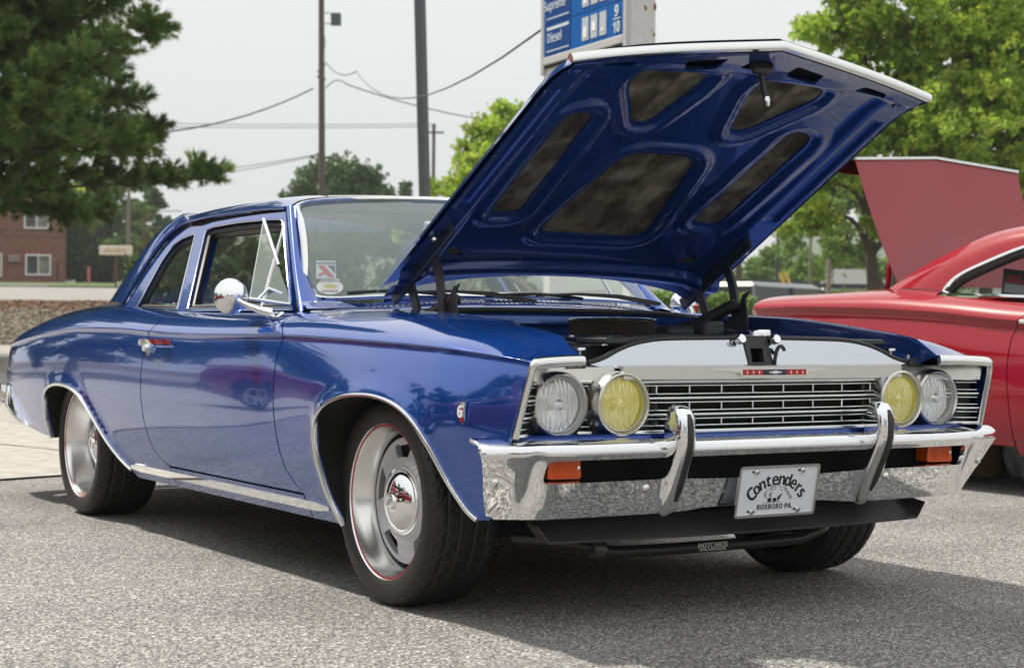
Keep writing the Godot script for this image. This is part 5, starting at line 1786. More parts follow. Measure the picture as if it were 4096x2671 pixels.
func setting() -> void:
	var a := mat(Color.WHITE, 0.88)
	a.albedo_color = Color.WHITE
	a.albedo_texture = noise_tex(1024, 0.31, [[0.0, gr(0.05)], [0.28, gr(0.12)], [0.55, lin(0.222, 0.219, 0.209)], [0.8, lin(0.33, 0.325, 0.31)], [0.93, lin(0.48, 0.47, 0.45)], [1.0, gr(0.72)]], FastNoiseLite.TYPE_CELLULAR, 1, 3)
	a.normal_enabled = true
	a.normal_texture = noise_tex(1024, 0.31, [], FastNoiseLite.TYPE_CELLULAR, 1, 3, 2.0)
	a.normal_scale = 0.7
	a.detail_enabled = true
	a.detail_blend_mode = BaseMaterial3D.BLEND_MODE_MUL
	a.detail_uv_layer = BaseMaterial3D.DETAIL_UV_2
	a.detail_albedo = noise_tex(512, 0.012, [[0.2, gr(0.74)], [0.45, gr(0.92)], [0.7, lin(1.0, 0.99, 0.97)]], FastNoiseLite.TYPE_SIMPLEX_SMOOTH, 5, 8)
	a.uv2_triplanar = true
	a.uv2_world_triplanar = true
	a.uv2_scale = Vector3.ONE * 0.11
	M.asphalt = tri_world(a, 0.55)
	M.concrete = textured(0.35, [[0.0, lin(0.25, 0.24, 0.215)], [0.5, lin(0.33, 0.315, 0.285)], [1.0, lin(0.40, 0.385, 0.35)]], 0.03, 11, 0.9)
	M.gravel = textured(0.2, [[0.3, lin(0.035, 0.03, 0.022)], [0.5, lin(0.13, 0.108, 0.08)], [0.7, lin(0.27, 0.235, 0.19)]], 0.1, 12, 1.0)
	M.mulch = textured(0.2, [[0.3, lin(0.03, 0.018, 0.010)], [0.5, lin(0.10, 0.058, 0.032)], [0.7, lin(0.2, 0.13, 0.085)]], 0.1, 13, 1.0)
	M.old_road = textured(0.08, [[0.2, lin(0.18, 0.176, 0.168)], [0.8, lin(0.28, 0.275, 0.262)]], 0.03, 14, 0.95)
	M.grass = textured(0.3, [[0.2, lin(0.03, 0.055, 0.012)], [0.6, lin(0.07, 0.12, 0.025)], [0.9, lin(0.14, 0.17, 0.05)]], 0.06, 15, 1.0)
	var far := func(x: float) -> Callable: return func(_a: float) -> float: return x
	var seam := func(d: float) -> float: return -1.05 - 0.12 * (d - 10.0)
	var mb := MB.new()
	# one sheet to the horizon; other surfaces lie a little above it
	for q in [[-60.0, 4.0, 4], [4.0, 40.0, 36], [40.0, 130.0, 30], [130.0, 900.0, 12]]:
		mb.add(patch(q[0], q[1], far.call(-500.0), far.call(-60.0), q[2], 6, 0.0))
		mb.add(patch(q[0], q[1], far.call(-60.0), far.call(20.0), q[2], 50, 0.0))
		mb.add(patch(q[0], q[1], far.call(20.0), far.call(500.0), q[2], 8, 0.0))
	structure("ground", mb, M.asphalt)
	# pale concrete apron behind the car, in slabs with open joints
	var apron := Node3D.new()
	apron.name = "concrete_apron"
	add_child(apron)
	apron.set_meta("kind", "structure")
	var sa := Vector3(-0.964, 0, 0.267); var sn := Vector3(-0.267, 0, -0.964); var s0 := Vector3(-0.66, 0, -4.71)
	for q in [[0.0, 5.08], [5.11, 10.4], [10.43, 15.8], [15.83, 21.2]]:
		for c in [[-14.0, -7.5], [-7.47, -1.2], [-1.17, 4.9], [4.93, 11.0], [11.03, 17.0], [17.03, 23.0], [23.03, 29.0]]:
			var rows := []
			for i in 6:
				var row := PackedVector3Array()
				for k in 7:
					var p: Vector3 = s0 + sa * lerpf(c[0], c[1], k / 6.0) + sn * lerpf(q[0], q[1], i / 5.0)
					var e := p - EYE
					p.y = land(e.x * 0.84775 + e.z * 0.53039, e.x * 0.53039 - e.z * 0.84775) + 0.012
					row.push_back(p)
				rows.push_back(row)
			mb = MB.new()
			mb.grid(rows)
			put(apron, "slab", mb, M.concrete)
	structure("gravel_bank", patch(33.0, 41.0, far.call(-60.0), far.call(-1.0), 8, 30, 0.02), M.gravel)
	structure("mulch_bank", patch(41.0, 44.2, far.call(-60.0), far.call(-1.0), 6, 30, 0.02), M.mulch)
	var rnd := RandomNumberGenerator.new()
	rnd.seed = 17
	var stone := MB.new()
	stone.box(Vector3.ZERO, Vector3(0.16, 0.08, 0.12), Basis(Vector3.UP, 0.4), 0.03)
	var sx := []; var sc := []
	for k in 9000:
		var d := rnd.randf_range(33.2, 43.5)
		var x := rnd.randf_range(-16.0, -5.0) * d / 36.0
		sx.push_back(Transform3D(Basis(Vector3(rnd.randfn(), rnd.randfn(), rnd.randfn()).normalized(), rnd.randf() * TAU).scaled(Vector3.ONE * rnd.randf_range(0.2, 0.7)), spot(x, d, land(x, d) + 0.02)))
		var v := rnd.randf_range(0.4, 1.9)
		sc.push_back(Color(v * 1.05, v, v * 0.92) if d < 40.5 + rnd.randfn() * 0.8 else Color(v * 0.75, v * 0.46, v * 0.3))
	var sm := mat(lin(0.17, 0.15, 0.12), 0.95)
	sm.vertex_color_use_as_albedo = true
	var stones := Node3D.new()
	stones.name = "loose_gravel"
	add_child(stones)
	scatter(stones, "stones", stone.mesh(20), sm, sx, sc)
	tag(stones, "loose grey and rusty gravel strewn over the bank behind the blue car", "gravel", "", "stuff")
	structure("upper_road", patch(44.2, 84.0, far.call(-90.0), far.call(-4.0), 16, 30, 0.02), M.old_road)
	structure("grass_verge", patch(86.0, 112.0, far.call(-120.0), far.call(-6.0), 10, 30, 0.06), M.grass)
	structure("parking_lot", patch(44.0, 110.0, far.call(3.0), far.call(70.0), 10, 20, 0.012), M.old_road)
	# kerb stones along the upper road
	mb = MB.new()
	for k in 5:
		var x := -32.3 + 2.05 * k
		mb.box(spot(x, 84.6, land(x, 84.6) + 0.0), Vector3(2.0, 0.3, 0.35), Basis(Vector3.UP, -0.559), 0.04)
	var kb := put(self, "kerb", mb, M.concrete)
	kb.set_meta("kind", "structure")
	mb = MB.new()
	for k in 8:
		var x := -14.6 + 1.1 * k
		mb.box(spot(x, 98.0, land(x, 98.0) + 0.16), Vector3(1.08, 0.36 , 0.4), Basis(Vector3.UP, -0.559), 0.06)
	tag(put(self, "stone_edging", mb, M.concrete), "low pale stone edging in the grass before the left trees", "edging")
	# hazy wooded hills
	var hm := mat(lin(0.055, 0.085, 0.035), 1.0)
	M.hill = hm
	for q in [[-260.0, 30.0, 560.0, 44.0, 5], [70.0, 420.0, 620.0, 46.0, 6], [-500.0, 500.0, 800.0, 34.0, 7]]:
		var nz := FastNoiseLite.new()
		nz.seed = q[4]
		nz.frequency = 0.011
		nz.fractal_octaves = 4
		var rows := []
		for i in 14:
			var row := PackedVector3Array()
			for k in 140:
				var t := i / 13.0
				var x := lerpf(q[0], q[1], k / 139.0)
				var edge := smoothstep(0.0, 0.12, k / 139.0) * smoothstep(1.0, 0.88, k / 139.0)
				var h: float = sin(minf(t * 1.25, 1.0) * PI * 0.5) * q[3] * edge * (0.85 + 0.35 * nz.get_noise_1d(x * 1.5)) + 4.0 * nz.get_noise_2d(x * 9.0, t * 900.0)
				row.push_back(spot(x, q[2] + 160.0 * t, h))
			rows.push_back(row)
		mb = MB.new()
		mb.grid(rows)
		structure("hill", mb, hm)
func textured(scale: float, ramp: Array, freq: float, sd: int, rough: float) -> StandardMaterial3D:
	var m := mat(Color.WHITE, rough)
	m.albedo_color = Color.WHITE
	m.albedo_texture = noise_tex(512, freq, ramp, FastNoiseLite.TYPE_SIMPLEX_SMOOTH, 5, sd)
	return tri_world(m, scale)
func structure(called: String, mb: MB, m: Material) -> MeshInstance3D:
	var o := put(self, called, mb, m)
	o.set_meta("kind", "structure")
	return o

# ---------------------------------------------------------------- red fastback
const RSIDE := [  # as SIDE
	[-3.69, 0.900, 0.985, 0.895, 1.03, 0.86, 1.06, 1.07],
	[-3.62, 0.940, 1.008, 0.93, 1.05, 0.87, 1.08, 1.09],
	[-3.20, 0.965, 1.014, 0.955, 1.065, 0.88, 1.098, 1.105],
	[-2.60, 0.972, 1.005, 0.96, 1.06, 0.89, 1.11, 1.125],
	[-2.05, 0.972, 0.980, 0.955, 1.03, 0.90, 1.085, 1.11],
	[-1.50, 0.972, 0.935, 0.955, 0.985, 0.90, 1.045, 1.07],
	[-0.60, 0.970, 0.90, 0.95, 0.95, 0.89, 1.00, 1.03],
	[0.30, 0.965, 0.87, 0.94, 0.91, 0.87, 0.945, 0.96],
	[1.00, 0.945, 0.83, 0.92, 0.865, 0.85, 0.895, 0.91],
	[1.28, 0.90, 0.79, 0.87, 0.81, 0.82, 0.83, 0.835]]
const RLOW := [[0.0, -0.09], [0.08, -0.055], [0.18, -0.025], [0.35, 0.0], [0.55, 0.010], [0.75, 0.006], [0.88, -0.012], [0.95, -0.022], [1.0, 0.0]]
func arch_pts(z: float, r: float) -> Array:
	var o := []
	for i in 15:
		var a := lerpf(deg_to_rad(-14), deg_to_rad(194), i / 14.0)
		o.push_back(Vector2(z - cos(a) * r, 0.335 + sin(a) * r * 0.93))
	return o
func red_car() -> Node3D:
	side_tab = RSIDE; low_tab = RLOW
	side_cache = {}
	var af := arch_pts(0.30, 0.365); var ar := arch_pts(-2.65, 0.365)
	arch_lines = [[PackedVector2Array(af), -0.07, 0.67], [PackedVector2Array(ar), -3.02, -2.28]]
	var o := Node3D.new()
	var two := func(called: String, mb: MB, m: Material, c := 40.0) -> void:
		put(o, called, mb.mirrored(), m, c); put(o, called, mb, m, c)
	# quarter, door, fender
	var q := [[-1.512, 0.27], [-1.512, 0.40], [-1.525, 0.68], [-1.512, 0.84], [-1.470, 1.0, 1], [-1.43, 1.25, 1], [-1.42, 1.6, 1], [-1.8, 1.62, 1], [-2.14, 1.62, 1], [-2.2, 2.0, 1], [-2.7, 2.0, 1], [-3.2, 2.0, 1], [-3.685, 2.0, 1], [-3.69, 1.4, 1], [-3.685, 1.0, 1], [-3.68, 0.8], [-3.66, 0.6], [-3.60, 0.42], [-3.2, 0.33]]
	q.append_array(ar); q.append_array([[-2.2, 0.27]])
	two.call("rear_quarter_panel", side_panel(outl(q)), M.red)
	q = [[-1.505, 0.30], [-1.505, 0.40], [-1.518, 0.68], [-1.505, 0.84], [-1.463, 1.0, 1], [-1.423, 1.25, 1], [-1.413, 1.6, 1], [-1.0, 1.62, 1], [-0.2, 1.62, 1], [-0.16, 1.3, 1], [-0.13, 1.0, 1], [-0.15, 0.6], [-0.16, 0.30]]
	q.reverse()
	two.call("door", side_panel(outl(q)), M.red)
	q = [[-0.153, 0.27], [-0.143, 0.6], [-0.123, 1.0, 1], [-0.153, 1.3, 1], [-0.19, 1.62, 1], [-0.19, 2.0, 1], [0.3, 2.0, 1], [0.8, 2.0, 1], [1.28, 2.0, 1], [1.285, 1.0, 1], [1.28, 0.6], [1.22, 0.42], [0.9, 0.34]]
	af.reverse(); q.append_array(af)
	two.call("front_fender", side_panel(outl(q)), M.red)
	two.call("rocker_panel", side_panel(outl([[-1.50, 0.22], [-0.16, 0.22], [-0.16, 0.292], [-1.50, 0.292]])), M.red)
	# roof with sail panels
	var W := spline([Vector3(0.805, 1.10, -2.14), Vector3(0.79, 1.175, -2.06), Vector3(0.765, 1.245, -1.90), Vector3(0.725, 1.345, -1.58), Vector3(0.70, 1.395, -1.2), Vector3(0.70, 1.40, -0.75), Vector3(0.71, 1.375, -0.42)], 5)
	var S := spline([Vector3(0.70, 1.115, -2.70), Vector3(0.70, 1.249, -2.40), Vector3(0.675, 1.362, -2.11), Vector3(0.63, 1.44, -1.86), Vector3(0.56, 1.475, -1.5), Vector3(0.55, 1.48, -0.9), Vector3(0.55, 1.44, -0.40)], 5)
	var C := spline([Vector3(0, 1.14, -2.80), Vector3(0, 1.27, -2.5), Vector3(0, 1.39, -2.2), Vector3(0, 1.47, -1.90), Vector3(0, 1.505, -1.5), Vector3(0, 1.505, -0.9), Vector3(0, 1.465, -0.36)], 5)
	var rows := []
	for i in W.size():
		var r := PackedVector3Array()
		for k in 9:
			var u := k / 8.0
			var p: Vector3 = W[i].lerp(S[i], u)
			p += Vector3(0.02, 0.015, 0.0) * sin(PI * u)
			r.push_back(p)
		rows.push_back(r)
	var mb := MB.new()
	mb.grid(rows)
	two.call("sail_panel", mb, M.red, 60.0)
	mb = MB.new(); rows = []
	var gm := MB.new(); var grows := []
	for i in W.size():
		var r := PackedVector3Array()
		for k in 17:
			var u := k / 8.0 - 1.0
			var p: Vector3 = C[i].lerp(S[i], absf(u) * absf(u))
			p.x = S[i].x * u
			r.push_back(p)
		if i >= 15: rows.push_back(r)
		if i <= 15: grows.push_back(r)
	mb.grid(rows); gm.grid(grows)
	put(o, "roof", mb, M.red, 60)
	put(o, "rear_window", gm, M.tint, 60)
	# side window with bright surround
	var wp := []
	for p in W: wp.push_back(p + Vector3(0.006, 0, 0))
	var belt := [Vector3(0.815, 1.085, -2.09), Vector3(0.84, 1.066, -1.57), Vector3(0.85, 1.03, -0.6), Vector3(0.84, 1.005, -0.12)]
	mb = MB.new()
	mb.sweep(wp.slice(1), PackedVector2Array([Vector2(-0.012, -0.004), Vector2(0.012, -0.004), Vector2(0.008, 0.008), Vector2(-0.008, 0.008)]), Vector3(1, 0.3, 0))
	mb.tube([wp[1], Vector3(0.818, 1.10, -2.13), Vector3(0.82, 1.085, -2.09)], 0.010, 6)
	mb.sweep(spline(belt, 5), PackedVector2Array([Vector2(-0.008, -0.006), Vector2(0.008, -0.006), Vector2(0.006, 0.008), Vector2(-0.006, 0.008)]), Vector3.UP)
	two.call("window_trim", mb, M.chrome, 60.0)
	mb = MB.new()
	var seal := []
	for p in W: seal.push_back(p + Vector3(-0.012, -0.028, 0.012))
	mb.tube(seal.slice(2), 0.022, 6)
	two.call("window_seal", mb, M.black, 60.0)
	mb = MB.new()
	for i in W.size() - 3:
		var a: Vector3 = W[i + 2]; var b: Vector3 = W[i + 3]
		var ab := along(belt, inverse_lerp(-2.09, -0.12, a.z)); var bb := along(belt, inverse_lerp(-2.09, -0.12, b.z))
		mb.quad(a - Vector3(0.02, 0, 0), b - Vector3(0.02, 0, 0), bb - Vector3(0.03, 0, 0), ab - Vector3(0.03, 0, 0))
	two.call("side_window", mb, M.tint, 60.0)
	mb = MB.new(); rows = []
	for i in 7:
		var r := PackedVector3Array()
		for k in 13:
			var u := k / 6.0 - 1.0
			var top := Vector3(0.69 * u, 1.46 - 0.07 * u * u, -0.37 - 0.06 * u * u)
			var bot := Vector3(0.80 * u, 1.03 - 0.03 * u * u, 0.22 - 0.25 * u * u)
			r.push_back(top.lerp(bot, i / 6.0))
		rows.push_back(r)
	mb.grid(rows)
	put(o, "windshield", mb, M.tint, 60)
	# hood, nose, grille, lamps, bumpers
	mb = MB.new(); rows = []
	for i in 9:
		var z := lerpf(-0.02, 1.285, i / 8.0)
		var y: float = side(z, 2.0).y
		var r := PackedVector3Array()
		for k in 13:
			var u := k / 6.0 - 1.0
			r.push_back(Vector3(0.70 * u, y + 0.03 * (1 - u * u), z + 0.05 * (1 - u * u) * i / 8.0))
		rows.push_back(r)
	mb.grid(rows)
	put(o, "hood", mb, M.red, 60)
	mb = MB.new()
	mb.box(Vector3(0, 0.66, 1.25), Vector3(1.70, 0.24, 0.06), Basis(), 0.02)
	put(o, "grille", mb, M.black)
	mb = MB.new()
	mb.box(Vector3(0, 0.805, 1.27), Vector3(1.72, 0.05, 0.06), Basis(), 0.02)
	mb.box(Vector3(0, 0.38, 1.2), Vector3(1.7, 0.2, 0.06), Basis(), 0.03)
	put(o, "nose_panel", mb, M.red)
	for s in [-1, 1]:
		for x in [0.68, 0.5]:
			mb = MB.new()
			mb.lathe([[0.0, 0.01], [0.05, 0.006], [0.072, 0.0], [0.082, 0.012], [0.085, 0.0]], 20, face_z(Vector3(s * x, 0.67, 1.285)))
			put(o, "headlight", mb, M.reflector, 40)
	for z in [1.30, -3.74]:
		mb = MB.new()
		mb.sweep(spline([Vector3(-0.94, 0.50, z - signf(z) * 0.35), Vector3(-0.93, 0.50, z - signf(z) * 0.06), Vector3(-0.8, 0.50, z), Vector3(0, 0.50, z + signf(z) * 0.05), Vector3(0.8, 0.50, z), Vector3(0.93, 0.50, z - signf(z) * 0.06), Vector3(0.94, 0.50, z - signf(z) * 0.35)], 6), PackedVector2Array([Vector2(-0.02, -0.07), Vector2(0.02, -0.05), Vector2(0.03, 0.02), Vector2(0.015, 0.07), Vector2(-0.02, 0.07)]), Vector3.UP)
		put(o, "bumper", mb, M.chrome, 40)
	mb = MB.new()
	mb.box(Vector3(0, 0.80, -3.66), Vector3(1.76, 0.5, 0.05), Basis(), 0.02)
	put(o, "tail_panel", mb, M.red)
	# trunk, open: dark well and raised lid with bright edge
	mb = MB.new()
	mb.box(Vector3(0, 0.7, -3.15), Vector3(1.38, 0.02, 0.95))
	mb.box(Vector3(0, 0.32, -1.4), Vector3(1.5, 0.1, 3.6))
	mb.box(Vector3(0, 0.86, -2.68), Vector3(1.38, 0.4, 0.02))
	mb.box(Vector3(0, 0.62, -0.55), Vector3(1.5, 0.5, 0.03))
	put(o, "inner_body", mb, M.dark)
	var lid := group_node(o, "trunk_lid")
	mb = MB.new(); rows = []
	for i in 15:
		var t := i / 14.0
		var r := PackedVector3Array()
		for k in 21:
			var u := k / 10.0 - 1.0
			var w := lerpf(0.66, 0.715, t)
			var bow := 0.035 * (1 - absf(u)) * t
			r.push_back(Vector3(w * u, 1.145 + 0.77 * t + 0.05 * (1.0 - absf(u)) * t, -2.645 - 0.32 * t - bow - 0.02 * sin(PI * t)))
		rows.push_back(r)
	var lip := PackedVector3Array()
	for p in rows[14]: lip.push_back(p + Vector3(0, -0.012, -0.19))
	var lip2 := PackedVector3Array()
	for p in rows[14]: lip2.push_back(p + Vector3(0, -0.06, -0.215))
	var lip3 := PackedVector3Array()
	for p in rows[13]: lip3.push_back(p + Vector3(0, -0.04, -0.02))
	rows.append_array([lip, lip2, lip3])
	mb.grid(rows)
	sub(lid, mi("lid_skin", mb, M.red, 40))
	mb = MB.new()
	var edge := []
	for p in rows[14]: edge.push_back(p + Vector3(0, 0.004, 0.004))
	mb.sweep(edge, PackedVector2Array([Vector2(-0.010, -0.008), Vector2(0.010, -0.008), Vector2(0.010, 0.008), Vector2(-0.010, 0.008)]), Vector3.UP)
	sub(lid, mi("lid_molding", mb, M.trim, 60))
	mb = MB.new()
	for s in [-1, 1]: mb.tube(spline([Vector3(s * 0.64, 1.06, -2.78), Vector3(s * 0.65, 1.15, -2.74), Vector3(s * 0.64, 1.28, -2.74)], 4), 0.018, 6)
	sub(lid, mi("lid_hinge", mb, M.red, 40))
	# seats
	for q2 in [[-1.75, 0.78], [-0.95, 0.78]]:
		mb = MB.new()
		mb.box(Vector3(0, q2[1], q2[0]), Vector3(1.3, 0.5, 0.16), Basis(Vector3.RIGHT, -0.25), 0.05)
		put(o, "seat", mb, M.seat)
	# door handle
	mb = MB.new()
	mb.box(Vector3(0.982, 0.93, -1.36), Vector3(0.02, 0.022, 0.16), Basis(), 0.006)
	two.call("handle", mb, M.chrome)
	# wheels
	var w0 := simple_wheel()
	for q3 in [[-1, 0.30], [1, 0.30], [-1, -2.65], [1, -2.65]]:
		var w: Node3D = w0.duplicate()
		w.name = numbered("wheel", o)
		w.transform = Transform3D(Basis(Vector3.UP, PI if q3[0] < 0 else 0.0), Vector3(q3[0] * 0.93, 0.335, q3[1]))
		o.add_child(w)
	w0.free()
	for l in arch_lines:
		var inner := PackedVector2Array(l[0])
		mb = MB.new()
		mb.prism(inner, 0.60, 0.61, Transform3D(Basis(Vector3.BACK, Vector3.UP, Vector3.RIGHT), Vector3.ZERO))
		var ra := PackedVector3Array(); var rb := PackedVector3Array()
		for p in inner:
			ra.push_back(Vector3(0.95, p.y, p.x)); rb.push_back(Vector3(0.60, p.y, p.x))
		mb.grid([ra, rb])
		two.call("wheel_house", mb, M.dark)
	return o
func simple_wheel() -> Node3D:
	var w := Node3D.new()
	var ax := face_x(Vector3.ZERO, 1)
	var mb := MB.new()
	mb.lathe([[0.19, -0.20], [0.25, -0.225], [0.32, -0.22], [0.335, -0.19], [0.335, -0.03], [0.32, 0.0], [0.25, 0.008], [0.198, -0.01]], 48, ax)
	sub(w, mi("tyre", mb, M.rubber, 40))
	mb = MB.new()
	mb.lathe([[0.20, -0.01], [0.203, 0.002], [0.19, 0.0], [0.182, -0.04], [0.178, -0.10]], 40, ax)
	for k in 5: mb.box(Vector3(-0.035, sin(TAU * k / 5 + 0.3) * 0.10, cos(TAU * k / 5 + 0.3) * 0.10), Vector3(0.035, 0.16, 0.055), Basis(Vector3.RIGHT, PI * 0.5 - (TAU * k / 5 + 0.3)), 0.01)
	mb.lathe([[0.0, 0.005], [0.045, 0.0], [0.055, -0.03], [0.06, -0.06]], 20, ax)
	sub(w, mi("rim", mb, M.steel, 40))
	mb = MB.new()
	mb.lathe([[0.0, -0.08], [0.18, -0.08]], 24, ax)
	sub(w, mi("brake", mb, M.dark))
	return w
func red_cars() -> void:
	var o := red_car()
	o.name = numbered("parked_car", self)
	add_child(o)
	o.position = Vector3(4.57, 0, 0)
	tag(o, "bright red fastback coupe with raised trunk lid parked at the right edge", "car", "classic cars parked side by side")
	blue.set_meta("group", "classic cars parked side by side")
	var c: Node3D = o.duplicate()
	c.name = numbered("parked_car", self)
	add_child(c)
	c.position = Vector3(-4.3, 0, -3.6)
	tag(c, "red coupe off to the left, seen only mirrored in the blue car's door", "car", "classic cars parked side by side")
	var d: Node3D = o.duplicate()
	d.name = numbered("parked_car", self)
	add_child(d)
	d.position = Vector3(-6.3, 0, 0.6)
	tag(d, "second red coupe beyond the left edge, mirrored in the blue car's front hub cap", "car", "classic cars parked side by side")

# ---------------------------------------------------------------- trees, poles, houses, cars beyond
var rng := RandomNumberGenerator.new()
func leaf_mesh(size: float, count: int, sd: int, col := Color.WHITE) -> ArrayMesh:
	rng.seed = sd
	var mb := MB.new()
	for k in count:
		var d := Vector3(rng.randfn(), rng.randfn() * 0.7, rng.randfn()).normalized()
		var c := d * size * rng.randf_range(0.1, 0.75)
		var u := Vector3(rng.randfn(), rng.randfn(), rng.randfn()).normalized()
		var w := u.cross(Vector3(rng.randfn(), rng.randfn() + 1.0, rng.randfn()).normalized()).normalized()
		var n := u.cross(w)
		var l := size * rng.randf_range(0.32, 0.5)
		var a := c - u * l
		var b := c + u * l
		var s := w * l * 0.55
		mb.tri(a, c + s - n * l * 0.12, b); mb.tri(a, b, c - s - n * l * 0.12)
	return mb.mesh(1)
func scatter(parent: Node3D, called: String, me: Mesh, m: Material, xf: Array, cols: Array) -> void:
	var mm := MultiMesh.new()
	mm.transform_format = MultiMesh.TRANSFORM_3D
	mm.use_colors = true
	mm.mesh = me
	mm.instance_count = xf.size()
	for i in xf.size():
		mm.set_instance_transform(i, xf[i])
		mm.set_instance_color(i, cols[i])
	var o := MultiMeshInstance3D.new()
	o.name = numbered(called, parent)
	o.multimesh = mm
	o.material_override = m
	o.set_meta("kind", "stuff")
	parent.add_child(o)
func leaf_mat(c: Color, back: float) -> StandardMaterial3D:
	var m := mat(c, 0.55)
	m.vertex_color_use_as_albedo = true
	m.backlight_enabled = true
	m.backlight = Color(back, back, back)
	return m
func broadleaf(at: Vector3, h: float, blobs: Array, n: int, size: float, m: Material, label: String, sd: int, trunk_r: float, group := "", bend := Vector3.ZERO) -> Node3D:
	# blobs: [x, y, z, radius, squash]; limbs run from the trunk to each blob
	var t := thing("tree", label, "tree", at, 0.0, group)
	rng.seed = sd
	var mb := MB.new()
	var top := Vector3(0, h * 0.72, 0) + bend
	mb.tube(spline([Vector3(0, -0.4, 0), Vector3(0.02, h * 0.12, 0), Vector3(0, h * 0.3, 0) + bend * 0.3, top], 5), trunk_r, 10, true, false, range(16).map(func(i): return 1.25 - i * 0.062))
	var vol := 0.0
	for b in blobs:
		var c := Vector3(b[0], b[1], b[2])
		var base := Vector3(0, clampf(c.y - b[3] * 1.3, h * 0.16, h * 0.65), 0) + bend * clampf((c.y - b[3]) / h, 0.0, 0.8)
		var mid := base.lerp(c, 0.5) + Vector3(rng.randfn() * 0.15, 0.1 * h * 0.3, rng.randfn() * 0.15)
		mb.tube(spline([base, mid, c], 5), trunk_r * 0.42, 6, true, false, range(11).map(func(i): return 1.0 - i * 0.075))
		for k in 3:
			var d := Vector3(rng.randfn(), rng.randfn() * 0.6 + 0.3, rng.randfn()).normalized()
			mb.tube([mid.lerp(c, 0.5), c + d * b[3] * 0.8], trunk_r * 0.12, 5)
		vol += b[3] * b[3]
	put(t, "trunk", mb, M.bark, 60)
	var xf := []; var cols := []
	for b in blobs:
		var c := Vector3(b[0], b[1], b[2])
		var k := int(n * b[3] * b[3] / vol)
		# twig clusters first, then leaves about them
		var cl := []
		for i in maxi(10, k / 26):
			var d := Vector3(rng.randfn(), rng.randfn(), rng.randfn()).normalized()
			cl.push_back([c + d * Vector3(1, b[4], 1) * b[3] * pow(rng.randf(), 0.38) * rng.randf_range(0.85, 1.15), rng.randf_range(0.75, 1.25)])
		for i in k:
			var q = cl[rng.randi() % cl.size()]
			var p: Vector3 = q[0] + Vector3(rng.randfn(), rng.randfn() * 0.7, rng.randfn()) * b[3] * 0.15
			var bas := Basis(Vector3(rng.randfn(), rng.randfn(), rng.randfn()).normalized(), rng.randf() * TAU).scaled(Vector3.ONE * rng.randf_range(0.7, 1.3))
			xf.push_back(Transform3D(bas, p))
			var v: float = q[1] * rng.randf_range(0.8, 1.2)
			cols.push_back(Color(v * rng.randf_range(0.9, 1.15), v, v * rng.randf_range(0.75, 1.1)))
	scatter(t, "crown", leaf_mesh(size, 7, sd), m, xf, cols)
	return t
func blob_set(sd: int, n: int, rx: float, y0: float, y1: float, r: float) -> Array:
	rng.seed = sd
	var o := []
	for i in n:
		var a := TAU * (i * 0.618) + rng.randf() * 0.6
		var t := (i + 0.5) / n
		var y := lerpf(y0, y1, t)
		var w := rx * sqrt(maxf(0.05, 1.0 - pow((t - 0.4) / 0.75, 2.0))) * rng.randf_range(0.55, 1.0)
		o.push_back([cos(a) * w, y, sin(a) * w, r * rng.randf_range(0.75, 1.2) * (1.0 - 0.3 * t), 0.75])
	return o
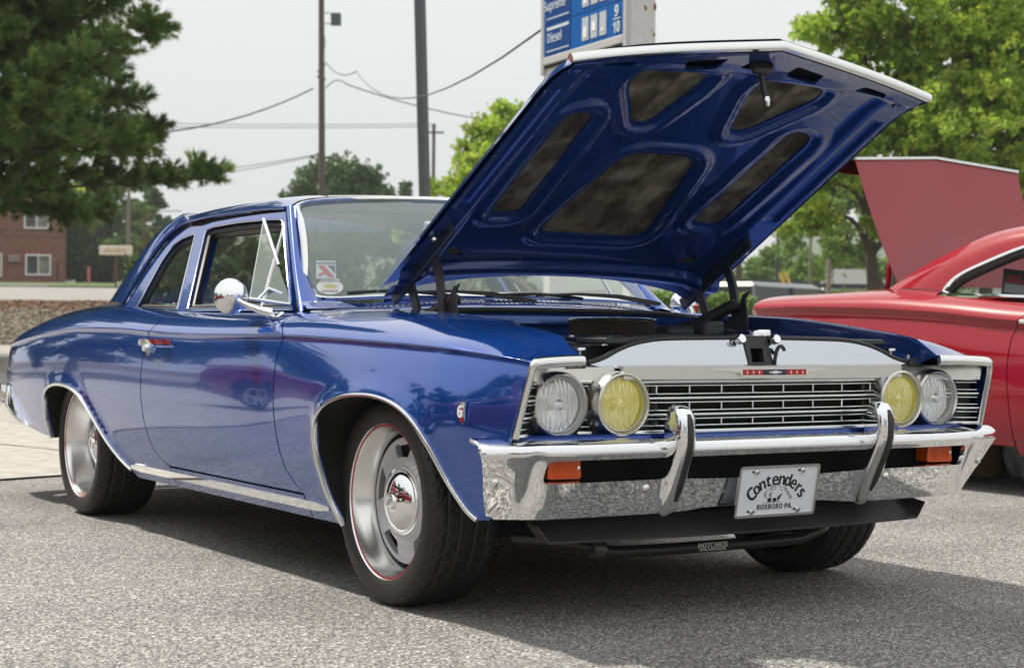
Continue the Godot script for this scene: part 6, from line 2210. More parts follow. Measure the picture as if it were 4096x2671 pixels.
func pine(at: Vector3, h: float, label: String, sd: int) -> void:
	var t := thing("pine_tree", label, "tree", at)
	rng.seed = sd
	var mb := MB.new()
	mb.tube([Vector3(0, -0.3, 0), Vector3(0.05, h * 0.5, 0), Vector3(0, h, 0)], 0.26, 10, true, false, [1.0, 0.7, 0.15])
	var tuft := MB.new()
	for k in 34:
		var d := Vector3(rng.randfn() * 0.6, rng.randfn() * 0.5, 1.0).normalized()
		var s := d.cross(Vector3(rng.randfn(), rng.randfn(), rng.randfn())).normalized() * 0.009
		var b := Vector3(rng.randfn() * 0.01, rng.randfn() * 0.01, rng.randf_range(-0.06, 0.05))
		var e := b + d * rng.randf_range(0.09, 0.14)
		tuft.tri(b + s, e, b - s)
	var xf := []; var cols := []
	var tiers := 28
	for i in tiers:
		var ty := lerpf(2.7, h * 0.97, i / float(tiers - 1))
		var reach := lerpf(5.6, 0.7, pow(i / float(tiers - 1), 1.1)) * rng.randf_range(0.8, 1.12)
		for k in 9:
			var a := TAU * (k / 9.0) + i * 0.9 + rng.randf_range(-0.3, 0.3)
			var dir := Vector3(cos(a), 0, sin(a))
			var L := reach * rng.randf_range(0.65, 1.22)
			var p0 := Vector3(0, ty, 0)
			var p1 := p0 + dir * L * 0.5 + Vector3(0, -0.06 * L, 0)
			var p2 := p0 + dir * L + Vector3(0, 0.2 * L * rng.randf_range(-0.4, 1.3), 0)
			var br := spline([p0, p1, p2], 7)
			mb.tube(br, 0.045, 5, true, false, range(15).map(func(z): return 1.0 - z * 0.06))
			# plumes of shoots along the outer part, needles in tufts on each shoot
			for j in range(3, br.size()):
				var f := j / float(br.size() - 1)
				for rep in 3:
					var pc: Vector3 = br[j] + (dir.cross(Vector3.UP) * rng.randfn() * 0.34 * (1.1 - f * 0.5) + dir * rng.randfn() * 0.12 + Vector3(0, rng.randf_range(-0.08, 0.26) * (1.15 - f * 0.5), 0))
					var tone := rng.randf_range(0.6, 1.5)
					for e in 9:
						var sd2: Vector3 = (dir * 0.55 + Vector3(rng.randfn(), rng.randfn() * 0.6 + 0.45, rng.randfn()) * 0.6).normalized()
						for w in 2:
							var q: Vector3 = pc + sd2 * (0.06 + 0.15 * w + rng.randf() * 0.05)
							var bx := sd2.cross(Vector3(rng.randfn(), rng.randfn(), rng.randfn())).normalized()
							xf.push_back(Transform3D(Basis(bx, sd2.cross(bx), sd2).scaled(Vector3.ONE * rng.randf_range(0.9, 1.4)), q))
							var v := tone * rng.randf_range(0.8, 1.2)
							cols.push_back(Color(v * rng.randf_range(0.9, 1.2), v, v * 0.85))
	put(t, "trunk", mb, M.bark, 60)
	scatter(t, "needles", tuft.mesh(1), leaf_mat(lin(0.135, 0.215, 0.055), 0.8), xf, cols)
func pole_mb(h: float, r0: float, r1: float) -> MB:
	var mb := MB.new()
	mb.tube([Vector3(0, -0.5, 0), Vector3(0, h * 0.5, 0), Vector3(0, h, 0)], 1.0, 10, true, false, [r0, (r0 + r1) * 0.5, r1])
	return mb
func px(u: float, ahead: float) -> float: return (u - 1190.0) / 3960.0 * ahead     # metres to the right, from a picture column
func py(v: float, u: float, ahead: float) -> float: return 0.869 + (762.3 + (u - 1190.0) * 0.0099 - v) / 3960.0 * ahead
func pt(u: float, v: float, ahead: float) -> Vector3: return spot(px(u, ahead), ahead, py(v, u, ahead))
func on_land(u: float, ahead: float) -> Vector3: return spot(px(u, ahead), ahead, land(px(u, ahead), ahead))
func line(a: Vector3, b: Vector3, sag: float, r: float, label: String) -> void:
	var path := []
	for i in 13:
		var t := i / 12.0
		path.push_back(a.lerp(b, t) - Vector3(0, sag * 4.0 * t * (1 - t), 0))
	var mb := MB.new()
	mb.tube(path, r, 5)
	tag(put(self, "power_line", mb, M.cable), label, "power line", "overhead lines behind the cars")
func surroundings() -> void:
	M.bark = textured(1.2, [[0.2, lin(0.035, 0.028, 0.022)], [0.6, lin(0.10, 0.08, 0.06)], [0.9, lin(0.19, 0.16, 0.13)]], 0.05, 21, 0.95)
	M.wood = textured(1.5, [[0.2, lin(0.06, 0.05, 0.042)], [0.8, lin(0.15, 0.125, 0.10)]], 0.04, 22, 0.95)
	M.cable = mat(lin(0.02, 0.02, 0.022), 0.7)
	var lime := leaf_mat(lin(0.33, 0.46, 0.06), 1.0)
	var green := leaf_mat(lin(0.16, 0.26, 0.045), 0.8)
	var deep := leaf_mat(lin(0.07, 0.13, 0.028), 0.6)
	# big pine at the left
	pine(spot(-10.4, 26.0, land(-10.4, 26.0)), 13.5, "tall dark pine reaching in from the left edge above the brick building", 31)
	# trees to the right, over the red car
	broadleaf(on_land(2034, 31.0), 9.0, [[-1.25, 6.2, 0, 0.75, 0.8], [-0.95, 7.1, 0.2, 0.7, 0.8], [-1.5, 3.6, 0, 0.8, 0.7], [-0.7, 4.4, 0.4, 0.95, 0.8], [-1.35, 5.3, -0.2, 0.9, 0.8], [-0.5, 6.3, 0.2, 0.85, 0.9], [0.5, 3.6, 0.5, 0.9, 0.7], [1.1, 4.6, -0.3, 1.0, 0.8], [0.6, 5.7, 0.2, 1.0, 0.8], [0.0, 7.2, 0, 0.9, 0.9], [-0.2, 2.9, 0.6, 0.55, 0.6], [1.7, 3.7, 0.4, 0.9, 0.7], [-1.0, 3.0, -0.6, 0.6, 0.6], [0.1, 4.9, -0.9, 0.9, 0.8]], 9500, 0.13, lime, "bright green spreading tree whose forked trunk stands behind the red car's trunk lid", 41, 0.15, "leafy trees behind the cars", Vector3(-0.5, 0, 0))
	broadleaf(on_land(2290, 30.0), 9.5, [[0, 5.6, 0, 1.25, 0.9], [-0.9, 4.7, 0.3, 1.0, 0.9], [0.9, 4.5, 0, 1.1, 0.9], [0.2, 7.0, 0, 1.2, 0.9], [-0.7, 6.3, -0.3, 1.0, 0.9], [1.1, 6.0, 0.3, 1.1, 0.9], [0.1, 3.7, 0.2, 1.0, 0.7], [1.3, 3.4, 0, 0.9, 0.7], [-0.6, 3.3, -0.4, 0.8, 0.7], [1.9, 4.9, 0, 1.1, 0.9]], 10500, 0.125, lime, "pale yellow-green tree filling the upper right corner", 42, 0.14, "leafy trees behind the cars")
	broadleaf(on_land(2080, 52.0), 8.0, blob_set(7, 9, 2.6, 3.0, 7.0, 1.5), 3800, 0.2, green, "mid green tree farther back between the two bright trees", 43, 0.2, "leafy trees behind the cars")
	# lime tree left of the raised hood
	broadleaf(on_land(1150, 42.0), 7.0, [[-1.0, 3.4, 0, 0.95, 0.8], [-0.4, 4.6, 0.3, 0.95, 0.8], [0.3, 5.6, 0, 0.85, 0.8], [0.9, 5.2, 0.3, 0.9, 0.8], [-1.5, 2.7, 0.3, 0.8, 0.7], [0.5, 3.8, 0, 1.0, 0.8], [1.4, 4.2, 0, 1.0, 0.9], [-0.2, 3.0, 0, 1.1, 0.8], [-1.9, 2.9, -0.2, 0.7, 0.8], [-0.8, 4.0, 0.2, 0.9, 0.8], [-0.1, 5.2, -0.2, 0.8, 0.8]], 8500, 0.15, lime, "lime green tree just left of the raised blue hood", 44, 0.14, "leafy trees behind the cars")
	# round dark tree behind the roof and its neighbours
	broadleaf(on_land(790, 92.0), 10.0, [[-1.9, 5.8, 0, 1.7, 0.9], [0, 6.8, 0, 2.2, 0.8], [1.5, 5.9, 0, 1.7, 0.9], [-0.9, 7.1, 0.3, 1.3, 0.9], [0.9, 7.4, 0, 1.2, 0.8], [-2.5, 4.7, 0, 1.3, 0.9], [2.6, 5.1, 0, 1.4, 0.9], [0, 4.6, 1.0, 1.9, 0.9]], 8000, 0.3, deep, "rounded dark green tree above the blue car's roof", 45, 0.25, "leafy trees behind the cars")
	broadleaf(on_land(938, 96.0), 9.6, [[0, 8.2, 0, 0.45, 1.6], [0, 7.2, 0, 0.7, 1.0], [0.1, 6.2, 0, 0.95, 0.9], [-0.2, 5.2, 0, 1.1, 0.9]], 1800, 0.25, deep, "small pointed dark tree beside the grey lamp pole", 46, 0.15, "leafy trees behind the cars")
	# wood behind the brick building
	var k := 0
	for q in [[185, 122.0, 9.0, 2.6, 51, 0], [262, 116.0, 8.6, 2.4, 52, 1], [235, 118.0, 6.0, 2.2, 54, 2], [330, 124.0, 7.6, 1.9, 53, 2], [120, 128.0, 9.2, 2.8, 55, 1], [300, 119.0, 4.6, 2.0, 56, 2], [40, 132.0, 9.5, 3.0, 57, 1], [362, 122.0, 4.4, 1.6, 58, 2], [180, 117.0, 4.6, 2.2, 59, 2]]:
		broadleaf(on_land(q[0], q[1]), q[2], blob_set(q[4], 9, q[3], 0.9, q[2] * 0.88, q[3] * 0.56), 5200, 0.33, [lime, green, deep][q[5]], ["tall sunlit tree directly behind the brick building's corner", "bushy tree just left of the slender utility pole", "dark tree filling the gap under the sunlit crown", "dark ragged tree standing right of the slender utility pole", "tree behind the brick building's roof, mostly hidden by the pine", "low dark tree behind the long pale sign", "tree behind the brick building near the left edge", "low dark tree ending the left wood against the sky", "dark undergrowth tree beside the brick wall"][k], q[4], 0.2, "wood behind the brick building")
		k += 1
	k = 0
	for q in [[1690, 84.0, 4.6, 121], [1795, 90.0, 5.4, 122], [1890, 86.0, 5.0, 123], [1985, 92.0, 5.2, 124], [2075, 80.0, 4.4, 125]]:
		broadleaf(on_land(q[0], q[1]), q[2], blob_set(q[3], 8, 2.4, 0.8, q[2] * 0.86, 1.35), 2400, 0.3, green, ["hazy green tree farthest left in the gap under the raised hood", "hazy green tree behind the dark pavilion", "hazy green tree between the pavilion and the hipped roof", "hazy green tree behind the hipped roof", "hazy green tree just behind the big tree's trunk"][k], q[3], 0.18)
		k += 1
	k = 0
	for q in [[405, 38.0, 2.3, 131], [455, 36.0, 2.2, 132], [510, 39.0, 2.7, 133], [600, 37.0, 2.4, 134], [680, 40.0, 2.6, 135]]:
		broadleaf(on_land(q[0], q[1]), q[2], blob_set(q[3], 8, 0.75, 0.3, q[2] * 0.85, 0.5), 1500, 0.13, deep, ["dark shrub seen through the rear edge of the blue car's quarter window", "dark shrub seen through the front of the quarter window", "dark shrub seen at the rear of the open door window", "dark shrub seen in the middle of the open door window", "dark shrub seen beside the open vent window"][k], q[3], 0.05)
		k += 1
	# low trees straight behind the blue car, seen through its windows
	k = 0
	for q in [[430, 58.0, 1.9, 91], [560, 64.0, 2.1, 92], [690, 60.0, 2.5, 93], [840, 66.0, 3.0, 94], [1000, 60.0, 3.2, 95], [1120, 70.0, 3.6, 96]]:
		broadleaf(on_land(q[0], q[1]), q[2], blob_set(q[3], 9, 2.2, 0.2, q[2] * 0.8, q[2] * 0.33), 2600, 0.24, [deep, green, deep][k % 3], ["dark bushy tree seen through the blue car's rear side window", "green bushy tree seen through the front of the blue car's rear side window", "dark bushy tree seen through the blue car's open door window", "green bushy tree seen through the left of the windshield", "dark tree seen through the middle of the windshield", "low tree behind the foot of the raised hood"][k], q[3], 0.16)
		k += 1
	# trees off to the left and behind the camera, mirrored in paint and chrome
	k = 0
	for q in [[-16.0, 29.0, 8.6], [-21.0, 24.0, 8.8], [-26.0, 18.0, 8.4], [-25.0, 9.0, 8.0], [-24.0, 1.0, 8.0], [-27.0, -7.0, 8.0], [-20.0, -15.0, 8.0], [8.0, -30.0, 7.0], [-6.0, -34.0, 7.0], [22.0, -28.0, 7.0]]:
		broadleaf(spot(q[0], q[1]), q[2], blob_set(70 + k, 10, 3.4, q[2] * 0.18, q[2] * 0.9, 1.2 + q[2] * 0.08), 2600, 0.46, deep, "", 70 + k, 0.24)
		var o := get_child(get_child_count() - 1)
		tag(o, "dark tree outside the picture, seen only as a reflection in paint and chrome", "tree", "trees mirrored in the blue car")
		k += 1
	# hedges and brush on the right
	for q in [[1600, 30.0, 2.2, 1.38, 1.0, 61, "clipped dark hedge in the gap between the blue cowl and the red car"], [1920, 60.0, 4.2, 2.1, 1.2, 62, "tall clipped hedge in front of the dark far buildings"]]:
		rng.seed = q[5]
		var xf := []; var cols := []
		for i in 2600:
			var p := Vector3(rng.randf_range(-0.5, 0.5) * q[2], rng.randf() * q[3], rng.randf_range(-0.5, 0.5) * q[4])
			if rng.randf() < 0.6: p.y = q[3] + rng.randfn() * 0.05
			elif rng.randf() < 0.7: p.z = q[4] * 0.5 + rng.randfn() * 0.04
			xf.push_back(Transform3D(Basis(Vector3(rng.randfn(), rng.randfn(), rng.randfn()).normalized(), rng.randf() * TAU), p))
			var v := rng.randf_range(0.7, 1.3)
			cols.push_back(Color(v, v, v))
		var h := thing("hedge", q[6], "hedge", on_land(q[0], q[1]), -0.559)
		scatter(h, "foliage", leaf_mesh(0.09, 7, q[5]), green, xf, cols)
	far_things()
	gas_sign()
	# grey square lamp pole and the wooden utility poles
	var mb := MB.new()
	mb.box(Vector3(0, 4.0, 0), Vector3(0.185, 9.0, 0.185), Basis(), 0.012)
	var o2 := put(self, "lamp_pole", mb, mat(lin(0.075, 0.085, 0.09), 0.5))
	o2.position = on_land(985, 36.0) + Vector3(0.1, 0, 0.06)
	o2.rotation = Vector3(0, 0.3, 0.050)
	tag(o2, "tall grey square steel pole rising beside the raised hood", "lamp pole")
	var up := thing("utility_pole", "dark wooden utility pole with a small box lamp near its top", "utility pole", on_land(749, 60.0))
	up.rotation = Vector3(0, 0, 0.014)
	put(up, "shaft", pole_mb(11.75, 0.135, 0.10), M.wood, 60)
	mb = MB.new()
	mb.box(Vector3(0.56, 10.75, 0.02), Vector3(0.36, 0.42, 0.30), Basis(Vector3.UP, -0.5), 0.02)
	put(up, "lamp_box", mb, mat(lin(0.07, 0.085, 0.10), 0.5))
	mb = MB.new()
	mb.tube([Vector3(0, 10.95, 0), Vector3(0.56, 10.95, 0.02)], 0.014, 6)
	mb.tube([Vector3(0, 10.58, 0), Vector3(0.56, 10.56, 0.02)], 0.014, 6)
	mb.tube([Vector3(0.1, 10.2, 0), Vector3(0.14, 9.9, 0), Vector3(0.1, 9.6, 0)], 0.012, 5)
	put(up, "bracket", mb, M.cable)
	for q in [[-0.16, 8.85], [0.15, 9.1], [-0.18, 8.65], [0.16, 8.6]]:
		mb = MB.new()
		mb.tube([Vector3(q[0] * 0.5, q[1] + 0.05, 0), Vector3(q[0], q[1], 0)], 0.03, 6)
		put(up, "insulator", mb, M.cable)
	var u2 := thing("utility_pole", "slender grey utility pole in front of the left wood", "utility pole", on_land(296, 88.0))
	put(u2, "shaft", pole_mb(5.6, 0.11, 0.08), mat(lin(0.17, 0.15, 0.12), 0.9), 60)
	var u3 := thing("utility_pole", "short distant utility pole with a cross arm right of the grey lamp pole", "utility pole", on_land(1004, 108.0))
	put(u3, "shaft", pole_mb(13.5, 0.13, 0.11), M.wood, 60)
	mb = MB.new()
	mb.box(Vector3(0.1, 13.0, 0), Vector3(1.1, 0.12, 0.12), Basis(Vector3.UP, -0.5))
	put(u3, "cross_arm", mb, M.wood)
	var u4 := thing("utility_pole", "thin rusty post among the left trees", "pole", on_land(333, 100.0))
	put(u4, "shaft", pole_mb(4.4, 0.06, 0.05), mat(lin(0.13, 0.06, 0.035), 0.9), 60)
	line(pt(722, 206, 60.0), pt(180, 312, 46.0), 0.5, 0.028, "thick black cable from the utility pole down into the pine")
	line(pt(752, 146, 60.0), pt(822, 166, 52.0), 0.25, 0.018, "short drooping cable right of the utility pole's lamp box")
	line(pt(822, 166, 52.0), pt(1262, 62, 16.0), 0.75, 0.012, "long cable rising from the utility pole to the fuel price sign")
	line(pt(752, 205, 60.0), pt(800, 196, 58.0), -0.2, 0.02, "cable looping right from the middle of the utility pole")
	line(pt(800, 196, 58.0), pt(1250, 292, 62.0), 0.25, 0.02, "cable running behind the grey pole towards the hood")
	line(pt(250, 284, 110.0), pt(1010, 288, 108.0), 0.1, 0.022, "upper of two thin level wires crossing the pale sky")
	line(pt(250, 292, 110.0), pt(1010, 294, 108.0), 0.1, 0.022, "lower of two thin level wires crossing the pale sky")
	line(pt(240, 408, 88.0), pt(738, 358, 60.0), 0.25, 0.016, "upper of the two wires rising from the left trees to the utility pole")
	line(pt(300, 416, 88.0), pt(738, 360, 60.0), 0.25, 0.016, "lower of the two wires rising from the left trees to the utility pole")
	for q in [[485, 490, "topmost wire passing before the left wood"], [534, 531, "middle wire passing before the left wood"], [548, 550, "lowest wire passing before the left wood"]]:
		line(pt(-10, q[0], 86.0), pt(420, q[1], 92.0), 0.08, 0.022, q[2])
	# small things on the ground
	mb = MB.new()
	mb.tube(spline([pt(-20, 1121, 10.25), pt(40, 1119, 10.32), pt(90, 1116, 10.35), pt(121, 1113, 10.4)], 4), 0.016, 8)
	var st := put(self, "rubber_strip", mb, mat(lin(0.03, 0.024, 0.018), 0.9), 60)
	tag(st, "dark weathered strip lying on the seam of asphalt and pale concrete", "strip")
	st.position.y = 0.0
	mb = MB.new()
	mb.box(Vector3(4.55, 0.13, -2.62), Vector3(0.34, 0.26, 0.3), Basis(Vector3.UP, 0.2), 0.004)
	tag(put(self, "cardboard_box", mb, mat(lin(0.33, 0.22, 0.11), 0.85)), "brown cardboard box on the asphalt behind the red car", "box")
	mb = MB.new()
	var rows := []
	for i in 7:
		var r := PackedVector3Array()
		for j in 24:
			var a := TAU * j / 24
			var rr: float = [0.02, 0.13, 0.15, 0.155, 0.15, 0.13, 0.10][i] * (1.0 + 0.08 * sin(a * 5.0 + i) + 0.05 * sin(a * 9.0 - i * 2.0))
			r.push_back(Vector3(4.78 + cos(a) * rr * 1.35, [0.0, 0.005, 0.08, 0.15, 0.22, 0.28, 0.31][i], -2.37 + sin(a) * rr * 0.8))
		rows.push_back(r)
	mb.grid(rows, true)
	var bag := thing("shopping_bag", "crumpled white plastic bag with blue and red print behind the red car", "bag", Vector3.ZERO)
	put(bag, "bag_body", mb, mat(lin(0.6, 0.62, 0.63), 0.5), 50)
	mb = MB.new()
	mb.box(Vector3(4.70, 0.16, -2.235), Vector3(0.07, 0.12, 0.012), Basis(Vector3.UP, -0.4), 0.004)
	put(bag, "blue_print", mb, mat(lin(0.05, 0.12, 0.35), 0.5))
	mb = MB.new()
	mb.box(Vector3(4.80, 0.19, -2.222), Vector3(0.06, 0.05, 0.012), Basis(Vector3.UP, -0.2), 0.004)
	put(bag, "red_print", mb, mat(lin(0.4, 0.05, 0.05), 0.5))
	# show card in the red car's window
	var card := thing("show_board", "dark show board with red lettering leaning in the red car's side window", "board", Vector3(3.99, 1.07, -1.78), -0.5)
	card.rotation = Vector3(-0.25, -0.7, -0.12)
	mb = MB.new()
	mb.box(Vector3(0, 0.07, 0), Vector3(0.22, 0.16, 0.008))
	put(card, "board", mb, mat(lin(0.05, 0.055, 0.06), 0.4))
	mb = MB.new()
	for q in [[-0.05, 0.105, 0.07], [0.03, 0.105, 0.05], [-0.03, 0.08, 0.12]]: mb.box(Vector3(q[0], q[1], 0.005), Vector3(q[2], 0.016, 0.002))
	put(card, "print", mb, M.stripe)
	mb = MB.new()
	mb.box(Vector3(0, 0.04, 0.005), Vector3(0.19, 0.05, 0.002))
	put(card, "picture", mb, mat(lin(0.35, 0.38, 0.4), 0.5))
func house_window(parent: Node3D, c: Vector3, w: float, h: float) -> void:
	var mb := MB.new()
	var f := 0.09
	mb.box(c + Vector3(0, h * 0.5, 0.03), Vector3(w + f, f, 0.10)); mb.box(c - Vector3(0, h * 0.5, -0.03), Vector3(w + f, f, 0.12))
	for s in [-1, 1]: mb.box(c + Vector3(s * w * 0.5, 0, 0.03), Vector3(f, h - f, 0.10))
	mb.box(c + Vector3(0, 0, 0.025), Vector3(0.07, h - f, 0.07))
	var fr := put(parent, "window", mb, M.white)
	for s in [-1, 1]:
		mb = MB.new()
		mb.box(c + Vector3(s * w * 0.25, 0, -0.01), Vector3(w * 0.5 - 0.09, h - f, 0.02))
		put(fr, "pane", mb, mat(lin(0.10, 0.12, 0.13), 0.08) if s < 0 else mat(lin(0.42, 0.44, 0.42), 0.2))
func far_things() -> void:
	# brick building at the left
	var D := 110.0
	var b := thing("brick_building", "two-storey red brick building with white windows under the pine", "building", on_land(151, D), -0.559 + 0.27)
	var bm := mat(Color.WHITE, 0.9)
	bm.albedo_color = Color.WHITE
	var im := Image.create(128, 128, false, Image.FORMAT_RGB8)
	rng.seed = 5
	for y in 16:
		for x in 9:
			var v := rng.randf_range(0.75, 1.3)
			var c := Color(0.20 * v, 0.068 * v, 0.042 * v).linear_to_srgb()
			im.fill_rect(Rect2i(x * 16 - (8 if y % 2 else 0), y * 8, 15, 7), c)
			im.fill_rect(Rect2i(x * 16 - (8 if y % 2 else 0), y * 8 + 7, 16, 1), Color(0.24, 0.2, 0.17).linear_to_srgb())
	bm.albedo_texture = ImageTexture.create_from_image(im)
	bm = tri_world(bm, 0.55)
	bm.uv1_world_triplanar = false
	var mb := MB.new()
	mb.box(Vector3(-7.0, 2.85, -5.0), Vector3(14.0, 6.6, 10.0))
	put(b, "wall", mb, bm)
	mb = MB.new()
	mb.box(Vector3(-7.0, 6.25, -5.0), Vector3(14.2, 0.2, 10.2))
	put(b, "roof", mb, mat(lin(0.12, 0.12, 0.12), 0.9))
	mb = MB.new()
	mb.box(Vector3(-0.35, 6.45, -0.2), Vector3(0.75, 0.28, 0.5))
	put(b, "parapet_cap", mb, M.white)
	for q in [[-1.72, 1.25, 1.5, 1.25], [-1.85, 4.1, 1.45, 0.95], [-4.75, 1.2, 1.5, 1.4], [-5.0, 4.1, 1.45, 0.95], [-8.0, 1.25, 1.5, 1.25]]: house_window(b, Vector3(q[0], q[1], 0.0), q[2], q[3])
	mb = MB.new()
	mb.box(Vector3(-3.2, 1.62, 0.08), Vector3(0.72, 0.44, 0.3), Basis(), 0.03)
	for k in 4: mb.box(Vector3(-3.2, 1.5 + 0.08 * k, 0.235), Vector3(0.62, 0.03, 0.02))
	put(b, "air_conditioner", mb, mat(lin(0.25, 0.23, 0.2), 0.6))
	# long pale sign on a post
	var s := thing("roadside_sign", "long cream sign with worn orange lettering before the left trees", "sign", on_land(267, 84.0), -0.559)
	mb = MB.new()
	mb.box(Vector3(0, 1.88, 0), Vector3(1.62, 0.46, 0.14), Basis(), 0.02)
	put(s, "sign_board", mb, mat(lin(0.62, 0.55, 0.42), 0.6))
	mb = MB.new()
	rng.seed = 9
	for k in 11:
		mb.box(Vector3(-0.5 + 0.1 * k, 1.86, 0.072), Vector3(rng.randf_range(0.03, 0.07), rng.randf_range(0.12, 0.2), 0.006))
	put(s, "worn_lettering", mb, mat(lin(0.48, 0.26, 0.10), 0.6)).set_meta("kind", "stuff")
	put(s, "post", tube_mb([Vector3(0, -0.3, -0.02), Vector3(0, 1.65, -0.02)], 0.05, 8), mat(lin(0.10, 0.05, 0.03), 0.9))
	for q in [[205, 96.0, 1.0, lin(0.45, 0.12, 0.12), "short faded red and white post in the grass"], [131, 100.0, 1.25, lin(0.03, 0.025, 0.02), "short dark post beside the brick wall"]]:
		mb = MB.new()
		mb.box(Vector3(0, q[2] * 0.5, 0), Vector3(0.13, q[2], 0.13), Basis(), 0.02)
		var o := put(self, "marker_post", mb, mat(q[3], 0.8))
		o.position = on_land(q[0], q[1])
		tag(o, q[4], "post")
	# right: dark buildings, poles, parked cars
	var h := thing("house", "dark low house with a grey hipped roof behind the far hedge", "house", on_land(1962, 74.0), -0.559)
	mb = MB.new()
	mb.box(Vector3(0.6, 1.4, -2), Vector3(3.6, 2.8, 3.6))
	put(h, "wall", mb, mat(lin(0.03, 0.03, 0.034), 0.8))
	mb = MB.new()
	var c := [Vector3(-1.6, 2.45, 0.1), Vector3(2.7, 2.45, 0.1), Vector3(2.7, 2.45, -4.2), Vector3(-1.6, 2.45, -4.2), Vector3(-0.1, 3.5, -2.0), Vector3(1.2, 3.5, -2.0)]
	for q in [[0, 1, 5, 4], [2, 3, 4, 5]]: mb.quad(c[q[0]], c[q[1]], c[q[2]], c[q[3]])
	mb.tri(c[1], c[2], c[5]); mb.tri(c[3], c[0], c[4])
	put(h, "roof", mb, mat(lin(0.16, 0.165, 0.165), 0.9))
	mb = MB.new()
	mb.box(Vector3(1.3, 1.3, 0.02), Vector3(0.5, 0.9, 0.06))
	put(h, "window", mb, mat(lin(0.2, 0.05, 0.04), 0.4))
	var sh := thing("pavilion", "long dark pavilion with pale bays left of the far hedge", "building", on_land(1775, 66.0), -0.559)
	mb = MB.new()
	mb.box(Vector3(0, 2.55, -1.5), Vector3(4.4, 0.35, 3.0))
	put(sh, "roof", mb, mat(lin(0.05, 0.052, 0.055), 0.8))
	for k in 8:
		mb = MB.new()
		mb.box(Vector3(-2.0 + 0.57 * k, 1.2, 0), Vector3(0.14, 2.4, 0.14))
		put(sh, "post", mb, mat(lin(0.035, 0.036, 0.038), 0.8))
	mb = MB.new()
	mb.box(Vector3(0, 1.2, -2.6), Vector3(4.2, 2.4, 0.1))
	put(sh, "back_wall", mb, mat(lin(0.20, 0.21, 0.20), 0.8))
	for q in [[1806, 58.0, 4.1, 0.055, lin(0.05, 0.05, 0.05), "thin dark pole behind the parked cars", "pole"], [1883, 62.0, 4.6, 0.06, lin(0.18, 0.16, 0.14), "thin pale pole in front of the far hedge", "pole"], [1926, 50.0, 2.9, 0.07, lin(0.2, 0.17, 0.14), "short pale post left of the tree trunk", "pole"], [1716, 40.0, 3.1, 0.085, lin(0.10, 0.075, 0.055), "brown wooden post behind the right hood hinge", "post"]]:
		var o := put(self, "pole", pole_mb(q[2], q[3], q[3] * 0.9), mat(q[4], 0.9), 60)
		o.position = on_land(q[0], q[1])
		tag(o, q[5], q[6])
	for q in [[1812, 634, 1824, 658, "left one of two leaning yellow guards"], [1824, 632, 1838, 660, "right one of two leaning yellow guards"]]:
		var o := put(self, "guy_wire_guard", tube_mb([pt(q[0], q[1], 45.0), pt(q[2] + 14, q[3] + 40, 45.0)], 0.045, 8), mat(lin(0.6, 0.42, 0.08), 0.6), 60)
		tag(o, q[4], "wire guard", "yellow guy wire guards behind the parked cars")
	far_car(1798, 33.0, 0.9, lin(0.13, 0.14, 0.15), 1.74, "silver sport utility vehicle with dark glass beyond the red car's fender")
	far_car(1905, 40.0, 1.0, lin(0.27, 0.31, 0.36), 1.62, "pale blue-white minivan right of the silver sport utility vehicle")
	far_car(2010, 58.0, 0.3, lin(0.2, 0.2, 0.2), 1.35, "distant white car left of the tree trunk")
func far_car(u: float, D: float, turn: float, col: Color, h: float, label: String) -> void:
	var c := thing("parked_car", label, "car", on_land(u, D), -0.559 + turn + PI, "cars in the far parking lot")
	var pm := mat(col, 0.4, 0.1, 0.3)
	var mb := MB.new()
	var body := round_poly([Vector2(-2.2, 0.3), Vector2(-2.25, 0.75), Vector2(-2.1, 0.98), Vector2(-1.2, 1.05), Vector2(-0.2, h * 0.60), Vector2(2.15, h * 0.60), Vector2(2.25, 0.75), Vector2(2.2, 0.3)], 0.14, 3)
	mb.prism(body, -0.9, 0.9, Transform3D())
	put(c, "body", mb, pm, 50)
	var rows := []
	for q in [[h * 0.60, 0.0, 0.88], [h * 0.95, 0.55, 0.72], [h, 0.75, 0.62]]:
		var r := PackedVector3Array()
		for p in [Vector2(-1.15 + q[1], 1), Vector2(2.15 - q[1] * 0.35, 1), Vector2(2.15 - q[1] * 0.35, -1), Vector2(-1.15 + q[1], -1)]: r.push_back(Vector3(p.x, q[0], p.y * q[2]))
		rows.push_back(r)
	var g := MB.new()
	g.grid([rows[0], rows[1]], true)
	put(c, "windows", g, mat(lin(0.015, 0.018, 0.02), 0.3), 20)
	mb = MB.new()
	mb.grid([rows[1], rows[2]], true); mb.fan(rows[2])
	for i in [0, 1, 2, 3]: mb.tube([rows[0][i], rows[1][i]], 0.05, 6)
	for s in [-1, 1]: mb.tube([Vector3(0.6, h * 0.6, s * 0.885), Vector3(0.6, h * 0.95, s * 0.725)], 0.045, 6)
	put(c, "roof", mb, pm, 50)
	for q in [[-1.4, 1], [1.4, 1], [-1.4, -1], [1.4, -1]]:
		mb = MB.new()
		mb.lathe([[0.0, 0.02], [0.2, 0.0], [0.22, 0.02], [0.33, 0.0], [0.34, -0.2]], 24, Transform3D(Basis(Vector3.RIGHT, PI * 0.5 * q[1]), Vector3(q[0], 0.34, q[1] * 0.88)))
		put(c, "wheel", mb, M.rubber, 40)
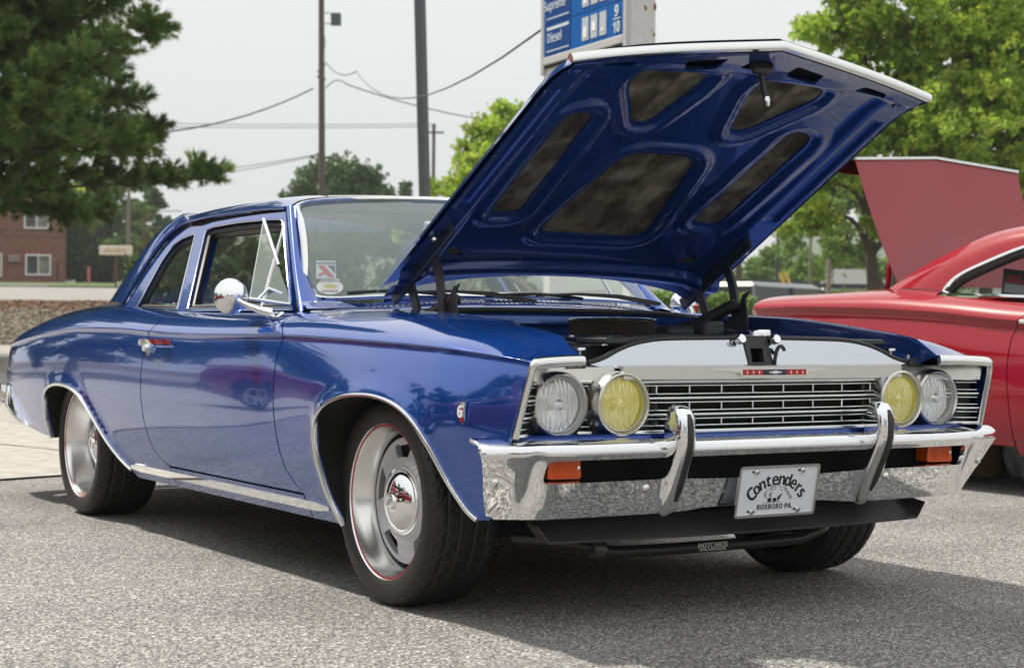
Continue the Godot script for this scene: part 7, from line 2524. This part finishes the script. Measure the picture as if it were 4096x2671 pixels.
func gas_sign() -> void:
	var near := spot(px(1455, 14.0), 14.0); var farp := spot(px(1255, 15.4), 15.4)
	var ex := (near - farp).normalized()
	var ez := ex.cross(Vector3.UP).normalized()
	if ez.dot(EYE - near) < 0: ez = -ez
	var s := thing("fuel_price_sign", "tall fuel price sign with blue panels and a rusty white cabinet", "sign", near)
	s.basis = Basis(ex, Vector3.UP, ex.cross(Vector3.UP))
	var w := near.distance_to(farp)
	var mb := MB.new()
	var white := textured(1.6, [[0.0, lin(0.52, 0.53, 0.52)], [0.7, lin(0.58, 0.59, 0.58)], [1.0, lin(0.62, 0.62, 0.6)]], 0.02, 33, 0.5)
	mb.box(Vector3(-w * 0.5, 4.2, -0.135), Vector3(w, 3.2, 0.25), Basis(), 0.01)
	put(s, "cabinet", mb, white)
	mb = MB.new()
	for x in [-w + 0.06, -0.06]: mb.box(Vector3(x, 1.3, -0.135), Vector3(0.12, 2.7, 0.2))
	put(s, "post", mb, white)
	mb = MB.new()
	for q in [[Vector3(-w + 0.03, 4.5, 0.0), Vector3(0.06, 2.7, 0.05)], [Vector3(-0.03, 4.5, 0.0), Vector3(0.06, 2.7, 0.05)], [Vector3(-w * 0.5, 3.265, 0.0), Vector3(w - 0.12, 0.07, 0.055)]]: mb.box(q[0], q[1], Basis(), 0.008)
	put(s, "frame", mb, mat(lin(0.45, 0.46, 0.46), 0.4))
	mb = MB.new()
	mb.box(Vector3(-w * 0.5, 3.215, 0.0), Vector3(w - 0.13, 0.022, 0.03))
	put(s, "shadow_gap", mb, M.black)
	mb = MB.new()
	mb.box(Vector3(-w * 0.5, 5.1, 0.004), Vector3(w - 0.13, 0.95, 0.02))
	put(s, "blank_panel", mb, mat(lin(0.6, 0.6, 0.58), 0.4))
	var blue_m := mat(lin(0.006, 0.10, 0.36), 0.35)
	var pale := mat(lin(0.55, 0.62, 0.68), 0.5)
	for i in 4:
		var y := 3.445 + 0.29 * i
		mb = MB.new()
		mb.box(Vector3(-w * 0.5, y, 0.002), Vector3(w - 0.13, 0.283, 0.02))
		var pn := put(s, "price_panel", mb, blue_m)
		mb = MB.new()
		mb.box(Vector3(-w + 0.33, y, 0.014), Vector3(0.46, 0.265, 0.006))
		put(pn, "grade_panel", mb, mat(lin(0.008, 0.055, 0.22), 0.35))
		mb = text_mb(["Diesel", "Supreme", "Plus", "Regular"][i], 0.115, 0.006, font("Droid Sans", false), Transform3D(Basis().scaled(Vector3(0.9, 1, 1)), Vector3(-w + 0.27, y + 0.015, 0.02)))
		put(pn, "grade_name", mb, pale)
		mb = MB.new()
		mb.box(Vector3(-w + 0.33, y + 0.10, 0.018), Vector3(0.42, 0.026, 0.004))
		mb.box(Vector3(-w + 0.33, y - 0.10, 0.018), Vector3(0.42, 0.010, 0.004))
		put(pn, "rule", mb, pale)
		for k in 3:
			mb = MB.new()
			mb.box(Vector3(-w + 0.84 + 0.155 * k, y, 0.016), Vector3(0.115, 0.20, 0.008))
			put(pn, "digit_slot", mb, mat(lin(0.42, 0.47, 0.52), 0.5))
			mb = MB.new()
			mb.box(Vector3(-w + 0.84 + 0.155 * k, y - [0.03, 0.0, 0.05][k], 0.022), Vector3([0.06, 0.07, 0.04][k], [0.09, 0.08, 0.03][k], 0.004))
			put(pn, "digit", mb, M.white)
		mb = text_mb("9", 0.13, 0.006, font("Droid Sans", true), Transform3D(Basis(), Vector3(-0.17, y + 0.065, 0.02)))
		mb.box(Vector3(-0.17, y + 0.002, 0.018), Vector3(0.12, 0.010, 0.004))
		mb.add(text_mb("10", 0.13, 0.006, font("Droid Sans", true), Transform3D(Basis().scaled(Vector3(0.85, 1, 1)), Vector3(-0.17, y - 0.07, 0.02))))
		put(pn, "fraction", mb, pale)
	# rust on the end face
	rng.seed = 77
	var rust := mat(lin(0.22, 0.10, 0.035), 0.95)
	mb = MB.new()
	for k in 26:
		var c := Vector2(rng.randf_range(-0.24, -0.03), rng.randf_range(2.9, 5.4))
		if k % 3 == 0: c.x = -0.245
		var pts := PackedVector2Array()
		var r := rng.randf_range(0.006, 0.022)
		for j in 9: pts.push_back(c + Vector2.from_angle(TAU * j / 9) * r * rng.randf_range(0.5, 1.3) * Vector2(0.8, 1.4))
		mb.prism(pts, 0.0005, 0.0015, Transform3D(Basis(Vector3(0, 0, 1), Vector3.UP, Vector3(1, 0, 0)), Vector3(0.0, 0, -0.0)))
	put(s, "rust_stains", mb, rust).set_meta("kind", "stuff")
